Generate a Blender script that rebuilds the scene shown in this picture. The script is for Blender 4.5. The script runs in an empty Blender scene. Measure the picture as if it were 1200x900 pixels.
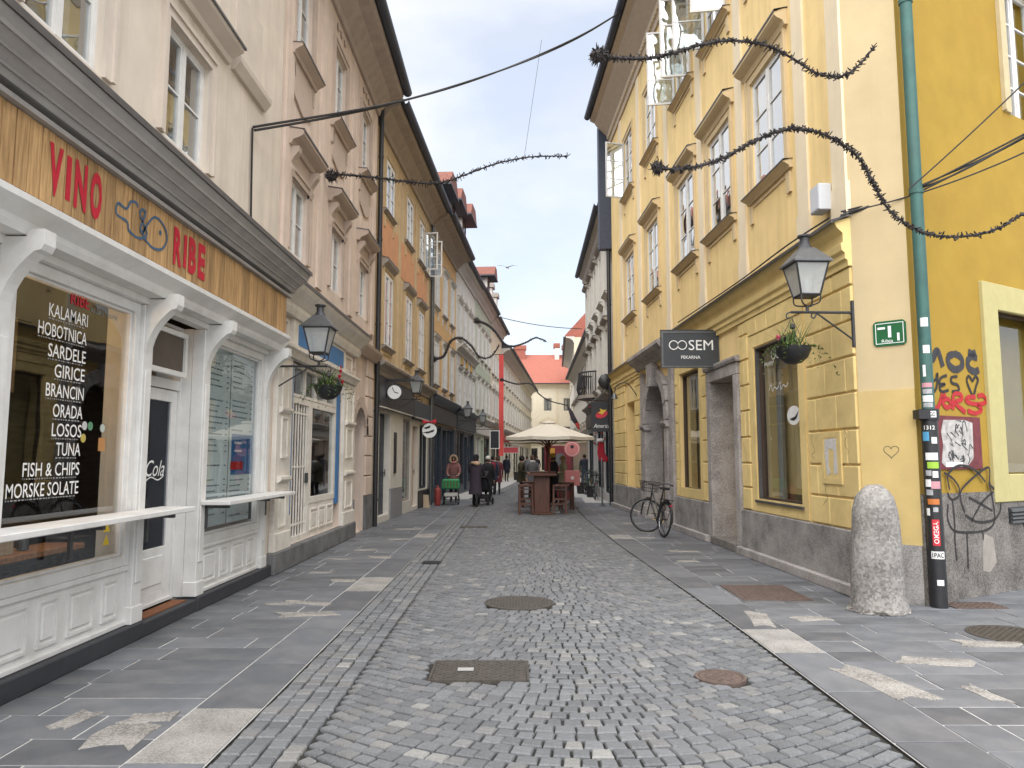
import bpy, bmesh, math, random
from mathutils import Vector, Matrix
RND = random.Random(11)
sc = bpy.context.scene
COL = sc.collection
# ------------------------------------------------------------------ camera, sky, sun, exposure
cam = bpy.data.cameras.new('camera')
cam.sensor_width = 36.0
cam.lens = 867.0 / 1200.0 * 36.0
cam.clip_start = 0.05
cam.clip_end = 3000
camo = bpy.data.objects.new('camera', cam)
COL.objects.link(camo)
camo.location = (0, 0, 1.6)
camo.rotation_euler = (math.radians(95.73), 0, math.radians(0.2))
sc.camera = camo
SUN_EL, SUN_AZ = 58.0, 193.0          # azimuth measured from +Y towards +X
world = bpy.data.worlds.new('World')
sc.world = world
world.use_nodes = True
wn, wl = world.node_tree.nodes, world.node_tree.links
wn.clear()
w_out = wn.new('ShaderNodeOutputWorld')
w_bg = wn.new('ShaderNodeBackground'); w_bg.inputs['Strength'].default_value = 0.05
w_sky = wn.new('ShaderNodeTexSky'); w_sky.sky_type = 'NISHITA'; w_sky.sun_disc = False
w_sky.sun_elevation = math.radians(SUN_EL); w_sky.sun_rotation = math.radians(SUN_AZ)
w_sky.air_density = 1.0; w_sky.dust_density = 0.7; w_sky.ozone_density = 1.6
w_tc = wn.new('ShaderNodeTexCoord')
w_map = wn.new('ShaderNodeMapping'); w_map.inputs['Scale'].default_value = (1.0, 1.0, 1.9)
w_map.inputs['Location'].default_value = (4.1, 3.3, 2.7)
w_n = wn.new('ShaderNodeTexNoise'); w_n.inputs['Scale'].default_value = 2.3; w_n.inputs['Detail'].default_value = 8; w_n.inputs['Roughness'].default_value = 0.52
w_r = wn.new('ShaderNodeValToRGB')
w_r.color_ramp.elements[0].position = 0.39; w_r.color_ramp.elements[0].color = (0.62, 0.62, 0.62, 1)
w_r.color_ramp.elements[1].position = 0.61; w_r.color_ramp.elements[1].color = (1, 1, 1, 1)
w_n2 = wn.new('ShaderNodeTexNoise'); w_n2.inputs['Scale'].default_value = 5.0; w_n2.inputs['Detail'].default_value = 6
w_r2 = wn.new('ShaderNodeValToRGB')
w_r2.color_ramp.elements[0].position = 0.35; w_r2.color_ramp.elements[0].color = (4.05, 4.25, 4.6, 1)
w_r2.color_ramp.elements[1].position = 0.62; w_r2.color_ramp.elements[1].color = (4.55, 4.58, 4.65, 1)
w_mx = wn.new('ShaderNodeMix'); w_mx.data_type = 'RGBA'
wl.new(w_tc.outputs['Generated'], w_map.inputs['Vector'])
wl.new(w_map.outputs['Vector'], w_n.inputs['Vector']); wl.new(w_map.outputs['Vector'], w_n2.inputs['Vector'])
wl.new(w_n.outputs['Fac'], w_r.inputs['Fac']); wl.new(w_n2.outputs['Fac'], w_r2.inputs['Fac'])
wl.new(w_r.outputs['Color'], w_mx.inputs[0]); wl.new(w_sky.outputs['Color'], w_mx.inputs[6]); wl.new(w_r2.outputs['Color'], w_mx.inputs[7])
wl.new(w_mx.outputs[2], w_bg.inputs['Color']); wl.new(w_bg.outputs['Background'], w_out.inputs['Surface'])
sun = bpy.data.lights.new('sun', 'SUN'); sun.energy = 1.5; sun.angle = math.radians(95); sun.color = (1.0, 0.975, 0.95)
suno = bpy.data.objects.new('sun', sun); COL.objects.link(suno)
_e, _a = math.radians(SUN_EL), math.radians(SUN_AZ)
_dir = Vector((math.sin(_a) * math.cos(_e), math.cos(_a) * math.cos(_e), math.sin(_e)))
suno.rotation_euler = _dir.to_track_quat('Z', 'Y').to_euler(); suno.location = (-8, -8, 30)
sc.view_settings.view_transform = 'Standard'; sc.view_settings.look = 'None'
sc.view_settings.exposure = 2.28; sc.view_settings.gamma = 1.0
sc.view_settings.use_curve_mapping = False
sc.render.engine = 'CYCLES'
sc.cycles.max_bounces = 7; sc.cycles.transparent_max_bounces = 12
sc.cycles.caustics_reflective = False; sc.cycles.caustics_refractive = False
try: sc.cycles.use_denoising = True
except Exception: pass

# ------------------------------------------------------------------ materials
MATS = {}
def mat(name, col, rough=0.8, var=0.12, scale=6.0, bump=0.0, bscale=60.0, metal=0.0, spec=0.4, attr=False, objrand=0.0,
        stain=0.0, stain_col=(0.12, 0.1, 0.08), stain_scale=0.9, streak=False, emit=0.0):
    """procedural principled material: base colour broken up by noise, optional stains, per object variation and bump"""
    if name in MATS: return MATS[name]
    m = bpy.data.materials.new(name); m.use_nodes = True
    nt = m.node_tree; n, l = nt.nodes, nt.links
    b = n['Principled BSDF']
    b.inputs['Roughness'].default_value = rough; b.inputs['Metallic'].default_value = metal
    b.inputs['Specular IOR Level'].default_value = spec
    tc = n.new('ShaderNodeTexCoord')
    nz = n.new('ShaderNodeTexNoise'); nz.inputs['Scale'].default_value = scale; nz.inputs['Detail'].default_value = 6; nz.inputs['Roughness'].default_value = 0.6
    l.new(tc.outputs['Object'], nz.inputs['Vector'])
    mr = n.new('ShaderNodeMapRange'); mr.inputs[1].default_value = 0.25; mr.inputs[2].default_value = 0.75
    mr.inputs[3].default_value = 1 - var; mr.inputs[4].default_value = 1 + var
    l.new(nz.outputs['Fac'], mr.inputs[0])
    val = mr.outputs[0]
    if objrand:
        oi = n.new('ShaderNodeObjectInfo'); m2 = n.new('ShaderNodeMapRange')
        m2.inputs[3].default_value = 1 - objrand; m2.inputs[4].default_value = 1 + objrand
        l.new(oi.outputs['Random'], m2.inputs[0])
        mu = n.new('ShaderNodeMath'); mu.operation = 'MULTIPLY'; l.new(val, mu.inputs[0]); l.new(m2.outputs[0], mu.inputs[1]); val = mu.outputs[0]
    hs = n.new('ShaderNodeHueSaturation')
    if attr:
        at = n.new('ShaderNodeAttribute'); at.attribute_name = 'tone'
        l.new(at.outputs['Color'], hs.inputs['Color'])
    else:
        hs.inputs['Color'].default_value = (*col, 1)
    l.new(val, hs.inputs['Value'])
    cout = hs.outputs['Color']
    if stain:
        sn = n.new('ShaderNodeTexNoise'); sn.inputs['Scale'].default_value = stain_scale; sn.inputs['Detail'].default_value = 8; sn.inputs['Roughness'].default_value = 0.65
        if streak:
            mp = n.new('ShaderNodeMapping'); mp.inputs['Scale'].default_value = (4.5, 4.5, 0.3)
            l.new(tc.outputs['Object'], mp.inputs['Vector']); l.new(mp.outputs['Vector'], sn.inputs['Vector'])
        else:
            l.new(tc.outputs['Object'], sn.inputs['Vector'])
        sr = n.new('ShaderNodeMapRange'); sr.inputs[1].default_value = 0.47; sr.inputs[2].default_value = 0.72; sr.inputs[3].default_value = 0; sr.inputs[4].default_value = stain
        l.new(sn.outputs['Fac'], sr.inputs[0])
        mx = n.new('ShaderNodeMix'); mx.data_type = 'RGBA'
        l.new(sr.outputs[0], mx.inputs[0]); l.new(cout, mx.inputs[6]); mx.inputs[7].default_value = (*stain_col, 1)
        cout = mx.outputs[2]
    l.new(cout, b.inputs['Base Color'])
    if emit:
        b.inputs['Emission Strength'].default_value = emit; l.new(cout, b.inputs['Emission Color'])
    if bump:
        bn = n.new('ShaderNodeTexNoise'); bn.inputs['Scale'].default_value = bscale; bn.inputs['Detail'].default_value = 5
        l.new(tc.outputs['Object'], bn.inputs['Vector'])
        bp = n.new('ShaderNodeBump'); bp.inputs['Strength'].default_value = bump; bp.inputs['Distance'].default_value = 0.01
        l.new(bn.outputs['Fac'], bp.inputs['Height']); l.new(bp.outputs['Normal'], b.inputs['Normal'])
    MATS[name] = m
    return m

def granite(name, c1, c2, scale=90.0, rough=0.85, bump=0.5):
    if name in MATS: return MATS[name]
    m = bpy.data.materials.new(name); m.use_nodes = True
    n, l = m.node_tree.nodes, m.node_tree.links
    b = n['Principled BSDF']; b.inputs['Roughness'].default_value = rough
    tc = n.new('ShaderNodeTexCoord')
    v = n.new('ShaderNodeTexVoronoi'); v.inputs['Scale'].default_value = scale; l.new(tc.outputs['Object'], v.inputs['Vector'])
    nz = n.new('ShaderNodeTexNoise'); nz.inputs['Scale'].default_value = 3.0; nz.inputs['Detail'].default_value = 8; l.new(tc.outputs['Object'], nz.inputs['Vector'])
    ad = n.new('ShaderNodeMath'); ad.operation = 'MULTIPLY_ADD'; l.new(v.outputs['Color'], ad.inputs[0]); ad.inputs[1].default_value = 0.55
    l.new(nz.outputs['Fac'], ad.inputs[2])
    cr = n.new('ShaderNodeValToRGB'); cr.color_ramp.elements[0].position = 0.45; cr.color_ramp.elements[1].position = 1.05
    cr.color_ramp.elements[0].color = (*c1, 1); cr.color_ramp.elements[1].color = (*c2, 1)
    l.new(ad.outputs[0], cr.inputs['Fac']); l.new(cr.outputs['Color'], b.inputs['Base Color'])
    bp = n.new('ShaderNodeBump'); bp.inputs['Strength'].default_value = bump; bp.inputs['Distance'].default_value = 0.012
    l.new(ad.outputs[0], bp.inputs['Height']); l.new(bp.outputs['Normal'], b.inputs['Normal'])
    MATS[name] = m
    return m

def wood(name, c1, c2, sc3=(14, 14, 1.2), rough=0.7):
    if name in MATS: return MATS[name]
    m = bpy.data.materials.new(name); m.use_nodes = True
    n, l = m.node_tree.nodes, m.node_tree.links
    b = n['Principled BSDF']; b.inputs['Roughness'].default_value = rough
    tc = n.new('ShaderNodeTexCoord'); mp = n.new('ShaderNodeMapping'); mp.inputs['Scale'].default_value = sc3
    oi = n.new('ShaderNodeObjectInfo'); cm = n.new('ShaderNodeCombineXYZ'); l.new(oi.outputs['Random'], cm.inputs[2])
    mu = n.new('ShaderNodeVectorMath'); mu.operation = 'MULTIPLY_ADD'; l.new(cm.outputs[0], mu.inputs[0]); mu.inputs[1].default_value = (0, 0, 30); l.new(tc.outputs['Object'], mu.inputs[2])
    l.new(mu.outputs[0], mp.inputs['Vector'])
    nz = n.new('ShaderNodeTexNoise'); nz.inputs['Scale'].default_value = 2.2; nz.inputs['Detail'].default_value = 9; nz.inputs['Roughness'].default_value = 0.65
    l.new(mp.outputs['Vector'], nz.inputs['Vector'])
    cr = n.new('ShaderNodeValToRGB'); cr.color_ramp.elements[0].position = 0.32; cr.color_ramp.elements[1].position = 0.66
    cr.color_ramp.elements[0].color = (*c1, 1); cr.color_ramp.elements[1].color = (*c2, 1)
    hs = n.new('ShaderNodeHueSaturation'); mr = n.new('ShaderNodeMapRange'); mr.inputs[3].default_value = 0.72; mr.inputs[4].default_value = 1.15
    l.new(oi.outputs['Random'], mr.inputs[0]); l.new(mr.outputs[0], hs.inputs['Value'])
    l.new(nz.outputs['Fac'], cr.inputs['Fac']); l.new(cr.outputs['Color'], hs.inputs['Color']); l.new(hs.outputs['Color'], b.inputs['Base Color'])
    bp = n.new('ShaderNodeBump'); bp.inputs['Strength'].default_value = 0.25; bp.inputs['Distance'].default_value = 0.004
    l.new(nz.outputs['Fac'], bp.inputs['Height']); l.new(bp.outputs['Normal'], b.inputs['Normal'])
    MATS[name] = m
    return m

def glassmat(name, tint=(0.8, 0.85, 0.86), boost=0.08, gl=(0.9, 0.95, 1.0), ior=1.5, wavy=0.02):
    if name in MATS: return MATS[name]
    m = bpy.data.materials.new(name); m.use_nodes = True
    n, l = m.node_tree.nodes, m.node_tree.links
    n.clear()
    o = n.new('ShaderNodeOutputMaterial'); mx = n.new('ShaderNodeMixShader')
    tr = n.new('ShaderNodeBsdfTransparent'); tr.inputs[0].default_value = (*tint, 1)
    g = n.new('ShaderNodeBsdfGlossy'); g.inputs['Color'].default_value = (*gl, 1); g.inputs['Roughness'].default_value = 0.015
    fr = n.new('ShaderNodeFresnel'); fr.inputs['IOR'].default_value = ior
    ad = n.new('ShaderNodeMath'); ad.operation = 'ADD'; ad.inputs[1].default_value = boost; ad.use_clamp = True
    tc = n.new('ShaderNodeTexCoord'); nz = n.new('ShaderNodeTexNoise'); nz.inputs['Scale'].default_value = 2.5; nz.inputs['Detail'].default_value = 1
    oi = n.new('ShaderNodeObjectInfo'); va = n.new('ShaderNodeVectorMath'); va.operation = 'ADD'
    l.new(tc.outputs['Object'], va.inputs[0]); l.new(oi.outputs['Location'], va.inputs[1]); l.new(va.outputs[0], nz.inputs['Vector'])
    bp = n.new('ShaderNodeBump'); bp.inputs['Strength'].default_value = wavy; bp.inputs['Distance'].default_value = 0.2
    l.new(nz.outputs['Fac'], bp.inputs['Height']); l.new(bp.outputs['Normal'], g.inputs['Normal'])
    ge = n.new('ShaderNodeNewGeometry'); inv = n.new('ShaderNodeMath'); inv.operation = 'SUBTRACT'; inv.inputs[0].default_value = 1.0; l.new(ge.outputs['Backfacing'], inv.inputs[1])
    mu = n.new('ShaderNodeMath'); mu.operation = 'MULTIPLY'      # the inner face of the pane adds no second reflection
    l.new(fr.outputs[0], ad.inputs[0]); l.new(ad.outputs[0], mu.inputs[0]); l.new(inv.outputs[0], mu.inputs[1]); l.new(mu.outputs[0], mx.inputs[0]); l.new(tr.outputs[0], mx.inputs[1]); l.new(g.outputs[0], mx.inputs[2])
    l.new(mx.outputs[0], o.inputs['Surface'])
    MATS[name] = m
    return m

# ------------------------------------------------------------------ geometry helpers
class Fr:
    """facade frame: a runs to the right as seen from the street, d into the wall, z up"""
    def __init__(s, o, r):
        L = math.hypot(*r); s.o = o; s.r = (r[0] / L, r[1] / L); s.n = (-s.r[1], s.r[0]); s.ang = math.atan2(s.r[1], s.r[0])
    def w(s, a, d, z): return (s.o[0] + a * s.r[0] + d * s.n[0], s.o[1] + a * s.r[1] + d * s.n[1], z)
WORLD = Fr((0, 0), (1, 0))

def wloc(o):
    v = Vector((0, 0, 0))
    while o is not None:
        v += Vector(o.location); o = o.parent
    return v

class MB:
    def __init__(s, fr=WORLD): s.v, s.f, s.m, s.fr, s.c = [], [], [], fr, None
    def add(s, vs, fs, mi=0, raw=False):
        b = len(s.v)
        s.v += [tuple(p) if raw else s.fr.w(*p) for p in vs]
        for f in fs: s.f.append([i + b for i in f]); s.m.append(mi)
        return s
    def box(s, a0, a1, d0, d1, z0, z1, mi=0):
        return s.add([(a0, d0, z0), (a1, d0, z0), (a1, d1, z0), (a0, d1, z0), (a0, d0, z1), (a1, d0, z1), (a1, d1, z1), (a0, d1, z1)],
                     [(0, 3, 2, 1), (4, 5, 6, 7), (0, 1, 5, 4), (1, 2, 6, 5), (2, 3, 7, 6), (3, 0, 4, 7)], mi)
    def quad(s, p, mi=0): return s.add(p, [tuple(range(len(p)))], mi)
    def prof(s, pr, a0, a1, mi=0):
        """closed profile [(d,z)...] swept along a"""
        n = len(pr)
        vs = [(a0, d, z) for d, z in pr] + [(a1, d, z) for d, z in pr]
        fs = [(i, (i + 1) % n, n + (i + 1) % n, n + i) for i in range(n)] + [tuple(range(n - 1, -1, -1)), tuple(range(n, 2 * n))]
        return s.add(vs, fs, mi)
    def prism(s, po, d0, d1, mi=0):
        """outline [(a,z)...] swept along d"""
        n = len(po)
        vs = [(a, d0, z) for a, z in po] + [(a, d1, z) for a, z in po]
        fs = [(i, (i + 1) % n, n + (i + 1) % n, n + i) for i in range(n)] + [tuple(range(n - 1, -1, -1)), tuple(range(n, 2 * n))]
        return s.add(vs, fs, mi)
    def slab(s, po, z0, z1, mi=0):
        """outline [(a,d)...] swept along z"""
        n = len(po)
        vs = [(a, d, z0) for a, d in po] + [(a, d, z1) for a, d in po]
        fs = [(i, (i + 1) % n, n + (i + 1) % n, n + i) for i in range(n)] + [tuple(range(n - 1, -1, -1)), tuple(range(n, 2 * n))]
        return s.add(vs, fs, mi)
    def tube(s, pts, r, n=8, mi=0, raw=False):
        P = [Vector(p if raw else s.fr.w(*p)) for p in pts]
        k = len(P); rr = r if isinstance(r, (list, tuple)) else [r] * k
        vs, fs = [], []; ref = None
        for i, p in enumerate(P):
            t = (P[min(i + 1, k - 1)] - P[max(i - 1, 0)])
            if t.length < 1e-9: t = Vector((0, 0, 1))
            t.normalize()
            if ref is None: ref = Vector((0, 0, 1)) if abs(t.z) < 0.9 else Vector((1, 0, 0))
            x = ref - t * ref.dot(t)
            if x.length < 1e-4: x = Vector((0, 1, 0)).cross(t)
            x.normalize(); ref = x; y = t.cross(x)
            for j in range(n):
                a = 2 * math.pi * j / n; vs.append(p + (x * math.cos(a) + y * math.sin(a)) * rr[i])
        for i in range(k - 1):
            for j in range(n): fs.append((i * n + j, i * n + (j + 1) % n, (i + 1) * n + (j + 1) % n, (i + 1) * n + j))
        fs += [tuple(range(n - 1, -1, -1)), tuple(range((k - 1) * n, k * n))]
        return s.add(vs, fs, mi, raw=True)
    def lathe(s, pr, c=(0, 0, 0), n=20, mi=0, sx=1.0, sy=1.0, ph=0.0):
        """profile [(r,z)...] about the vertical through c (frame coordinates)"""
        vs = []; k = len(pr)
        for r, z in pr:
            for j in range(n):
                a = 2 * math.pi * j / n + ph; vs.append((c[0] + r * sx * math.cos(a), c[1] + r * sy * math.sin(a), c[2] + z))
        fs = [(i * n + j, i * n + (j + 1) % n, (i + 1) * n + (j + 1) % n, (i + 1) * n + j) for i in range(k - 1) for j in range(n)]
        fs += [tuple(range(n - 1, -1, -1)), tuple(range((k - 1) * n, k * n))]
        return s.add(vs, fs, mi)
    def mesh(s, name, mats, off=(0, 0, 0), bevel=0.0, smooth=False):
        me = bpy.data.meshes.new(name)
        o = off
        me.from_pydata([(p[0] - o[0], p[1] - o[1], p[2] - o[2]) for p in s.v], [], s.f)
        for i in range(len(mats)): me.materials.append(mats[i])
        if len(mats) > 1: me.polygons.foreach_set('material_index', s.m)
        if s.c is not None:
            ca = me.color_attributes.new('tone', 'FLOAT_COLOR', 'CORNER')
            buf = []
            for poly, c in zip(me.polygons, s.c): buf += [c[0], c[1], c[2], 1.0] * poly.loop_total
            ca.data.foreach_set('color', buf)
        bm = bmesh.new(); bm.from_mesh(me)
        if s.c is None: bmesh.ops.recalc_face_normals(bm, faces=bm.faces)
        if bevel:
            es = [e for e in bm.edges if len(e.link_faces) == 2 and e.calc_face_angle(0) > 0.5]
            bmesh.ops.bevel(bm, geom=es, offset=bevel, segments=1, affect='EDGES', clamp_overlap=True)
        bm.to_mesh(me); bm.free()
        if smooth:
            me.polygons.foreach_set('use_smooth', [True] * len(me.polygons))
            try: me.set_sharp_from_angle(angle=math.radians(45))
            except Exception: pass
        me.update()
        return me
    def build(s, name, mats, parent=None, bevel=0.0, smooth=False, loc=None):
        if not isinstance(mats, (list, tuple)): mats = [mats]
        off = wloc(parent) if parent is not None else Vector(loc or (0, 0, 0))
        o = bpy.data.objects.new(name, s.mesh(name, mats, off, bevel, smooth)); COL.objects.link(o)
        if parent is not None: o.parent = parent
        else: o.location = off
        return o

def tag(o, label=None, cat=None, group=None, kind=None):
    if label: o['label'] = label
    if cat: o['category'] = cat
    if group: o['group'] = group
    if kind: o['kind'] = kind
    return o
def thing(name, label, cat, loc, group=None):
    o = bpy.data.objects.new(name, None); o.empty_display_size = 0.2; COL.objects.link(o); o.location = loc
    return tag(o, label, cat, group)
def inst(name, me, parent, loc=(0, 0, 0), rz=0.0):
    """object sharing mesh data; loc is in the parent's own coordinates"""
    o = bpy.data.objects.new(name, me); COL.objects.link(o); o.parent = parent; o.location = loc; o.rotation_euler = (0, 0, rz)
    return o

_txt = {}
def text_geo(s, bold=0.0):
    """outline geometry of a line of writing: verts (x,y), faces, width; cap height = 1"""
    if (s, bold) in _txt: return _txt[(s, bold)]
    cu = bpy.data.curves.new('t', 'FONT'); cu.body = s; cu.size = 1.0; cu.resolution_u = 3; cu.offset = bold
    o = bpy.data.objects.new('t', cu); COL.objects.link(o)
    me = bpy.data.meshes.new_from_object(o.evaluated_get(bpy.context.evaluated_depsgraph_get()))
    vs = [(v.co.x, v.co.y) for v in me.vertices]; fs = [tuple(p.vertices) for p in me.polygons]
    bpy.data.objects.remove(o); bpy.data.curves.remove(cu); bpy.data.meshes.remove(me)
    x0 = min(v[0] for v in vs); x1 = max(v[0] for v in vs)
    H = 0.69
    r = ([((x - x0) / H, y / H) for x, y in vs], fs, (x1 - x0) / H)
    _txt[(s, bold)] = r
    return r
def put_text(mb, s, a, z, h, d, width=None, right=False, bold=0.0, mi=0, slant=0.0):
    """letters on the plane d, lower left at (a,z), cap height h, squeezed to width"""
    vs, fs, w = text_geo(s, bold)
    k = (width / w) if width else h
    W = w * k
    a0 = a - W if right else a
    mb.add([(a0 + x * k + slant * y * h, d, z + y * h) for x, y in vs], fs, mi)
    return W
def ribbon(mb, pts, w, d, mi=0):
    """flat painted stroke of width w along pts [(a,z)...] on the plane d"""
    n = len(pts); vs = []
    for i, (a, z) in enumerate(pts):
        p, q = pts[max(i - 1, 0)], pts[min(i + 1, n - 1)]
        tx, tz = q[0] - p[0], q[1] - p[1]; L = math.hypot(tx, tz) or 1
        ww = w * (0.85 + 0.3 * RND.random()) / 2
        vs += [(a - tz / L * ww, d, z + tx / L * ww), (a + tz / L * ww, d, z - tx / L * ww)]
    mb.add(vs, [(2 * i, 2 * i + 1, 2 * i + 3, 2 * i + 2) for i in range(n - 1)], mi)
def smooth_path(pts, k=8):
    """Catmull-Rom through points of any dimension"""
    out = []; n = len(pts)
    for i in range(n - 1):
        p0, p1, p2, p3 = pts[max(i - 1, 0)], pts[i], pts[i + 1], pts[min(i + 2, n - 1)]
        for j in range(k):
            t = j / k
            out.append(tuple(0.5 * (2 * b + (c - a) * t + (2 * a - 5 * b + 4 * c - d) * t * t + (3 * b - a - 3 * c + d) * t ** 3) for a, b, c, d in zip(p0, p1, p2, p3)))
    out.append(tuple(pts[-1]))
    return out
def arc(c, r, a0, a1, n=10): return [(c[0] + r * math.cos(math.radians(a0 + (a1 - a0) * i / n)), c[1] + r * math.sin(math.radians(a0 + (a1 - a0) * i / n))) for i in range(n + 1)]
# ------------------------------------------------------------------ palette
SETT = mat('sett_stone', (0.2, 0.2, 0.2), rough=0.6, var=0.25, scale=40, bump=0.4, bscale=120, attr=True, spec=0.35)
BED = mat('joint_sand', (0.026, 0.025, 0.021), rough=0.95, var=0.3, scale=30)
SLAB = mat('slate_slab', (0.122, 0.128, 0.14), rough=0.5, var=0.25, scale=3.5, bump=0.12, bscale=45, objrand=0.26, stain=0.35, stain_col=(0.19, 0.178, 0.162), stain_scale=1.7, spec=0.5)
GROUT = mat('light_grout', (0.44, 0.43, 0.41), rough=0.95, var=0.2, scale=12)
PEBBLE = granite('pebble_patch', (0.12, 0.11, 0.1), (0.36, 0.34, 0.31), 95, 0.9, 0.8)
KERBP = granite('pebble_kerb', (0.15, 0.14, 0.13), (0.34, 0.325, 0.3), 130, 0.85, 0.4)
IRON = mat('cast_iron', (0.1, 0.088, 0.075), rough=0.55, var=0.3, scale=18, metal=0.5, bump=0.3, bscale=60)
RUST = mat('rusty_iron', (0.13, 0.095, 0.08), rough=0.75, var=0.35, scale=14, metal=0.3, bump=0.3)
BLACK = mat('black_metal', (0.018, 0.018, 0.02), rough=0.45, var=0.2, scale=15, spec=0.5)
GREYM = mat('grey_metal', (0.12, 0.125, 0.13), rough=0.4, var=0.2, scale=15, metal=0.6)
ZINC = mat('zinc_sheet', (0.12, 0.115, 0.115), rough=0.5, var=0.2, scale=5, metal=0.5)
WHITE = mat('white_paint', (0.7, 0.69, 0.665), rough=0.5, var=0.07, scale=5, stain=0.4, stain_col=(0.42, 0.39, 0.35), stain_scale=3.0, bump=0.06, bscale=30)
CREAMP = mat('cream_paint', (0.72, 0.68, 0.61), rough=0.6, var=0.08, scale=5, stain=0.4, stain_col=(0.36, 0.31, 0.25), stain_scale=3.2, bump=0.1, bscale=30)
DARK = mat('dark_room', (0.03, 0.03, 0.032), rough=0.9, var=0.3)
GLASS = glassmat('window_glass', boost=0.32, gl=(.95, .96, .97))
SHOPGLASS = glassmat('shop_glass', tint=(0.86, 0.88, 0.88), boost=0.09, wavy=0.004)
CURTAIN = mat('net_curtain', (0.6, 0.6, 0.59), rough=0.9, var=0.2, scale=9)
TILE = mat('red_roof_tile', (0.3, 0.1, 0.07), rough=0.85, var=0.3, scale=9, bump=0.4, bscale=14, stain=0.35, stain_col=(0.16, 0.09, 0.07), stain_scale=2)
BROWNW = wood('brown_table_wood', (0.06, 0.022, 0.014), (0.15, 0.055, 0.032), (10, 10, 1.0), 0.5)

def poly_at(pts, Y):
    for (x0, y0), (x1, y1) in zip(pts, pts[1:]):
        if Y <= y1: return x0 + (x1 - x0) * (Y - y0) / (y1 - y0)
    return pts[-1][0]
def sm(pts, Y, w=1.5): return (poly_at(pts, Y - w) + 2 * poly_at(pts, Y) + poly_at(pts, Y + w)) / 4
LK = [(-1.62, -30), (-1.62, 24), (-1.23, 33), (-0.16, 47), (0.75, 61), (3.3, 92)]
RK = [(2.14, -30), (2.14, 7.5), (1.96, 14), (1.92, 20), (2.05, 26), (2.45, 33), (3.3, 42), (4.4, 61), (5.9, 92)]
LW = [(-3.4, -30), (-3.4, 17.7), (-3.0, 26), (-2.6, 32.3), (-2.1, 38.7), (-1.5, 46.3), (-0.95, 53.3), (2.0, 88)]
lk = lambda Y: sm(LK, Y)
rk = lambda Y: sm(RK, Y)

# ------------------------------------------------------------------ ground, road, pavements
g = MB(); N = 24
g.box(-300, 300, -150, 500, -0.3, -0.08)
tag(g.build('ground', GROUT), kind='structure')
def strip(f0, f1, y0, y1, z, step=1.0):
    mb = MB(); n = int((y1 - y0) / step); vs = []
    for i in range(n + 1):
        y = y0 + (y1 - y0) * i / n; vs += [(f0(y), y, z), (f1(y), y, z)]
    mb.add(vs, [(2 * i, 2 * i + 1, 2 * i + 3, 2 * i + 2) for i in range(n)])
    return mb
road = tag(strip(lk, rk, -12, 92, -0.022).build('road', BED), kind='structure')
pav_l = tag(strip(lambda y: min(poly_at(LW, y), -0.9) - 1.2 if y < 54 else poly_at(LW, y) - 1.2, lk, -12, 92, -0.006).build('pavement_left', GROUT), kind='structure')
pav_r = tag(strip(rk, lambda y: 14.0, -12, 92, -0.006).build('pavement_right', GROUT), kind='structure')

# covers let into the paving: (kind, x, y, half width or radius, half depth)
COVERS = [('r', -0.26, 5.78, 0.345, 0.24), ('c', 0.05, 8.42, 0.36, 0), ('c', 1.51, 5.62, 0.155, 0), ('r', 2.98, 9.05, 0.37, 0.47),
          ('c', 4.52, 6.95, 0.33, 0), ('r', 5.0, 8.28, 0.26, 0.14), ('r', -1.28, 11.6, 0.12, 0.12), ('r', -0.95, 17.5, 0.3, 0.16)]
def in_cover(x, y, m=0.03):
    for k, cx, cy, a, b in COVERS:
        if k == 'c' and math.hypot(x - cx, y - cy) < a + m: return True
        if k == 'r' and abs(x - cx) < a + m and abs(y - cy) < b + m: return True
    return False

SETTS = []      # (x, y, four corners)
P = 0.112
def add_sett(c, ga=0.0055, gb=0.0095):
    cx, cy = sum(p[0] for p in c) / 4, sum(p[1] for p in c) / 4
    if in_cover(cx, cy) or cy < YN: return
    out = []
    ex, ey = (c[1][0] + c[2][0] - c[0][0] - c[3][0]) / 2, (c[1][1] + c[2][1] - c[0][1] - c[3][1]) / 2; le = math.hypot(ex, ey) or 1
    fx, fy = (c[3][0] + c[2][0] - c[0][0] - c[1][0]) / 2, (c[3][1] + c[2][1] - c[0][1] - c[1][1]) / 2; lf = math.hypot(fx, fy) or 1
    if le < .035 or lf < .035: return
    for (px_, py_), su, sv in zip(c, (1, -1, -1, 1), (1, 1, -1, -1)):
        out.append((px_ - cx + su * ex / le * ga + sv * fx / lf * gb, py_ - cy + su * ey / le * ga + sv * fy / lf * gb))
    SETTS.append((cx, cy, out))
YN, YF = 2.6, 64.0
def row_setts(f, sgn, k):
    y = YN + RND.random() * .1
    while y < YF:
        L = P * RND.uniform(0.9, 1.25); e0, e1 = f(y), f(y + L)
        a, b = sgn * (0.012 + P * k), sgn * (0.012 + P * (k + 1))
        c = [(e0 + a, y), (e0 + b, y), (e1 + b, y + L), (e1 + a, y + L)]
        add_sett(c if sgn > 0 else [c[1], c[0], c[3], c[2]], .005, .0065); y += L
for k in range(4): row_setts(lk, 1, k)
for k in range(0): row_setts(rk, -1, k)
H_ = 0.12; B_ = 0.66
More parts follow.
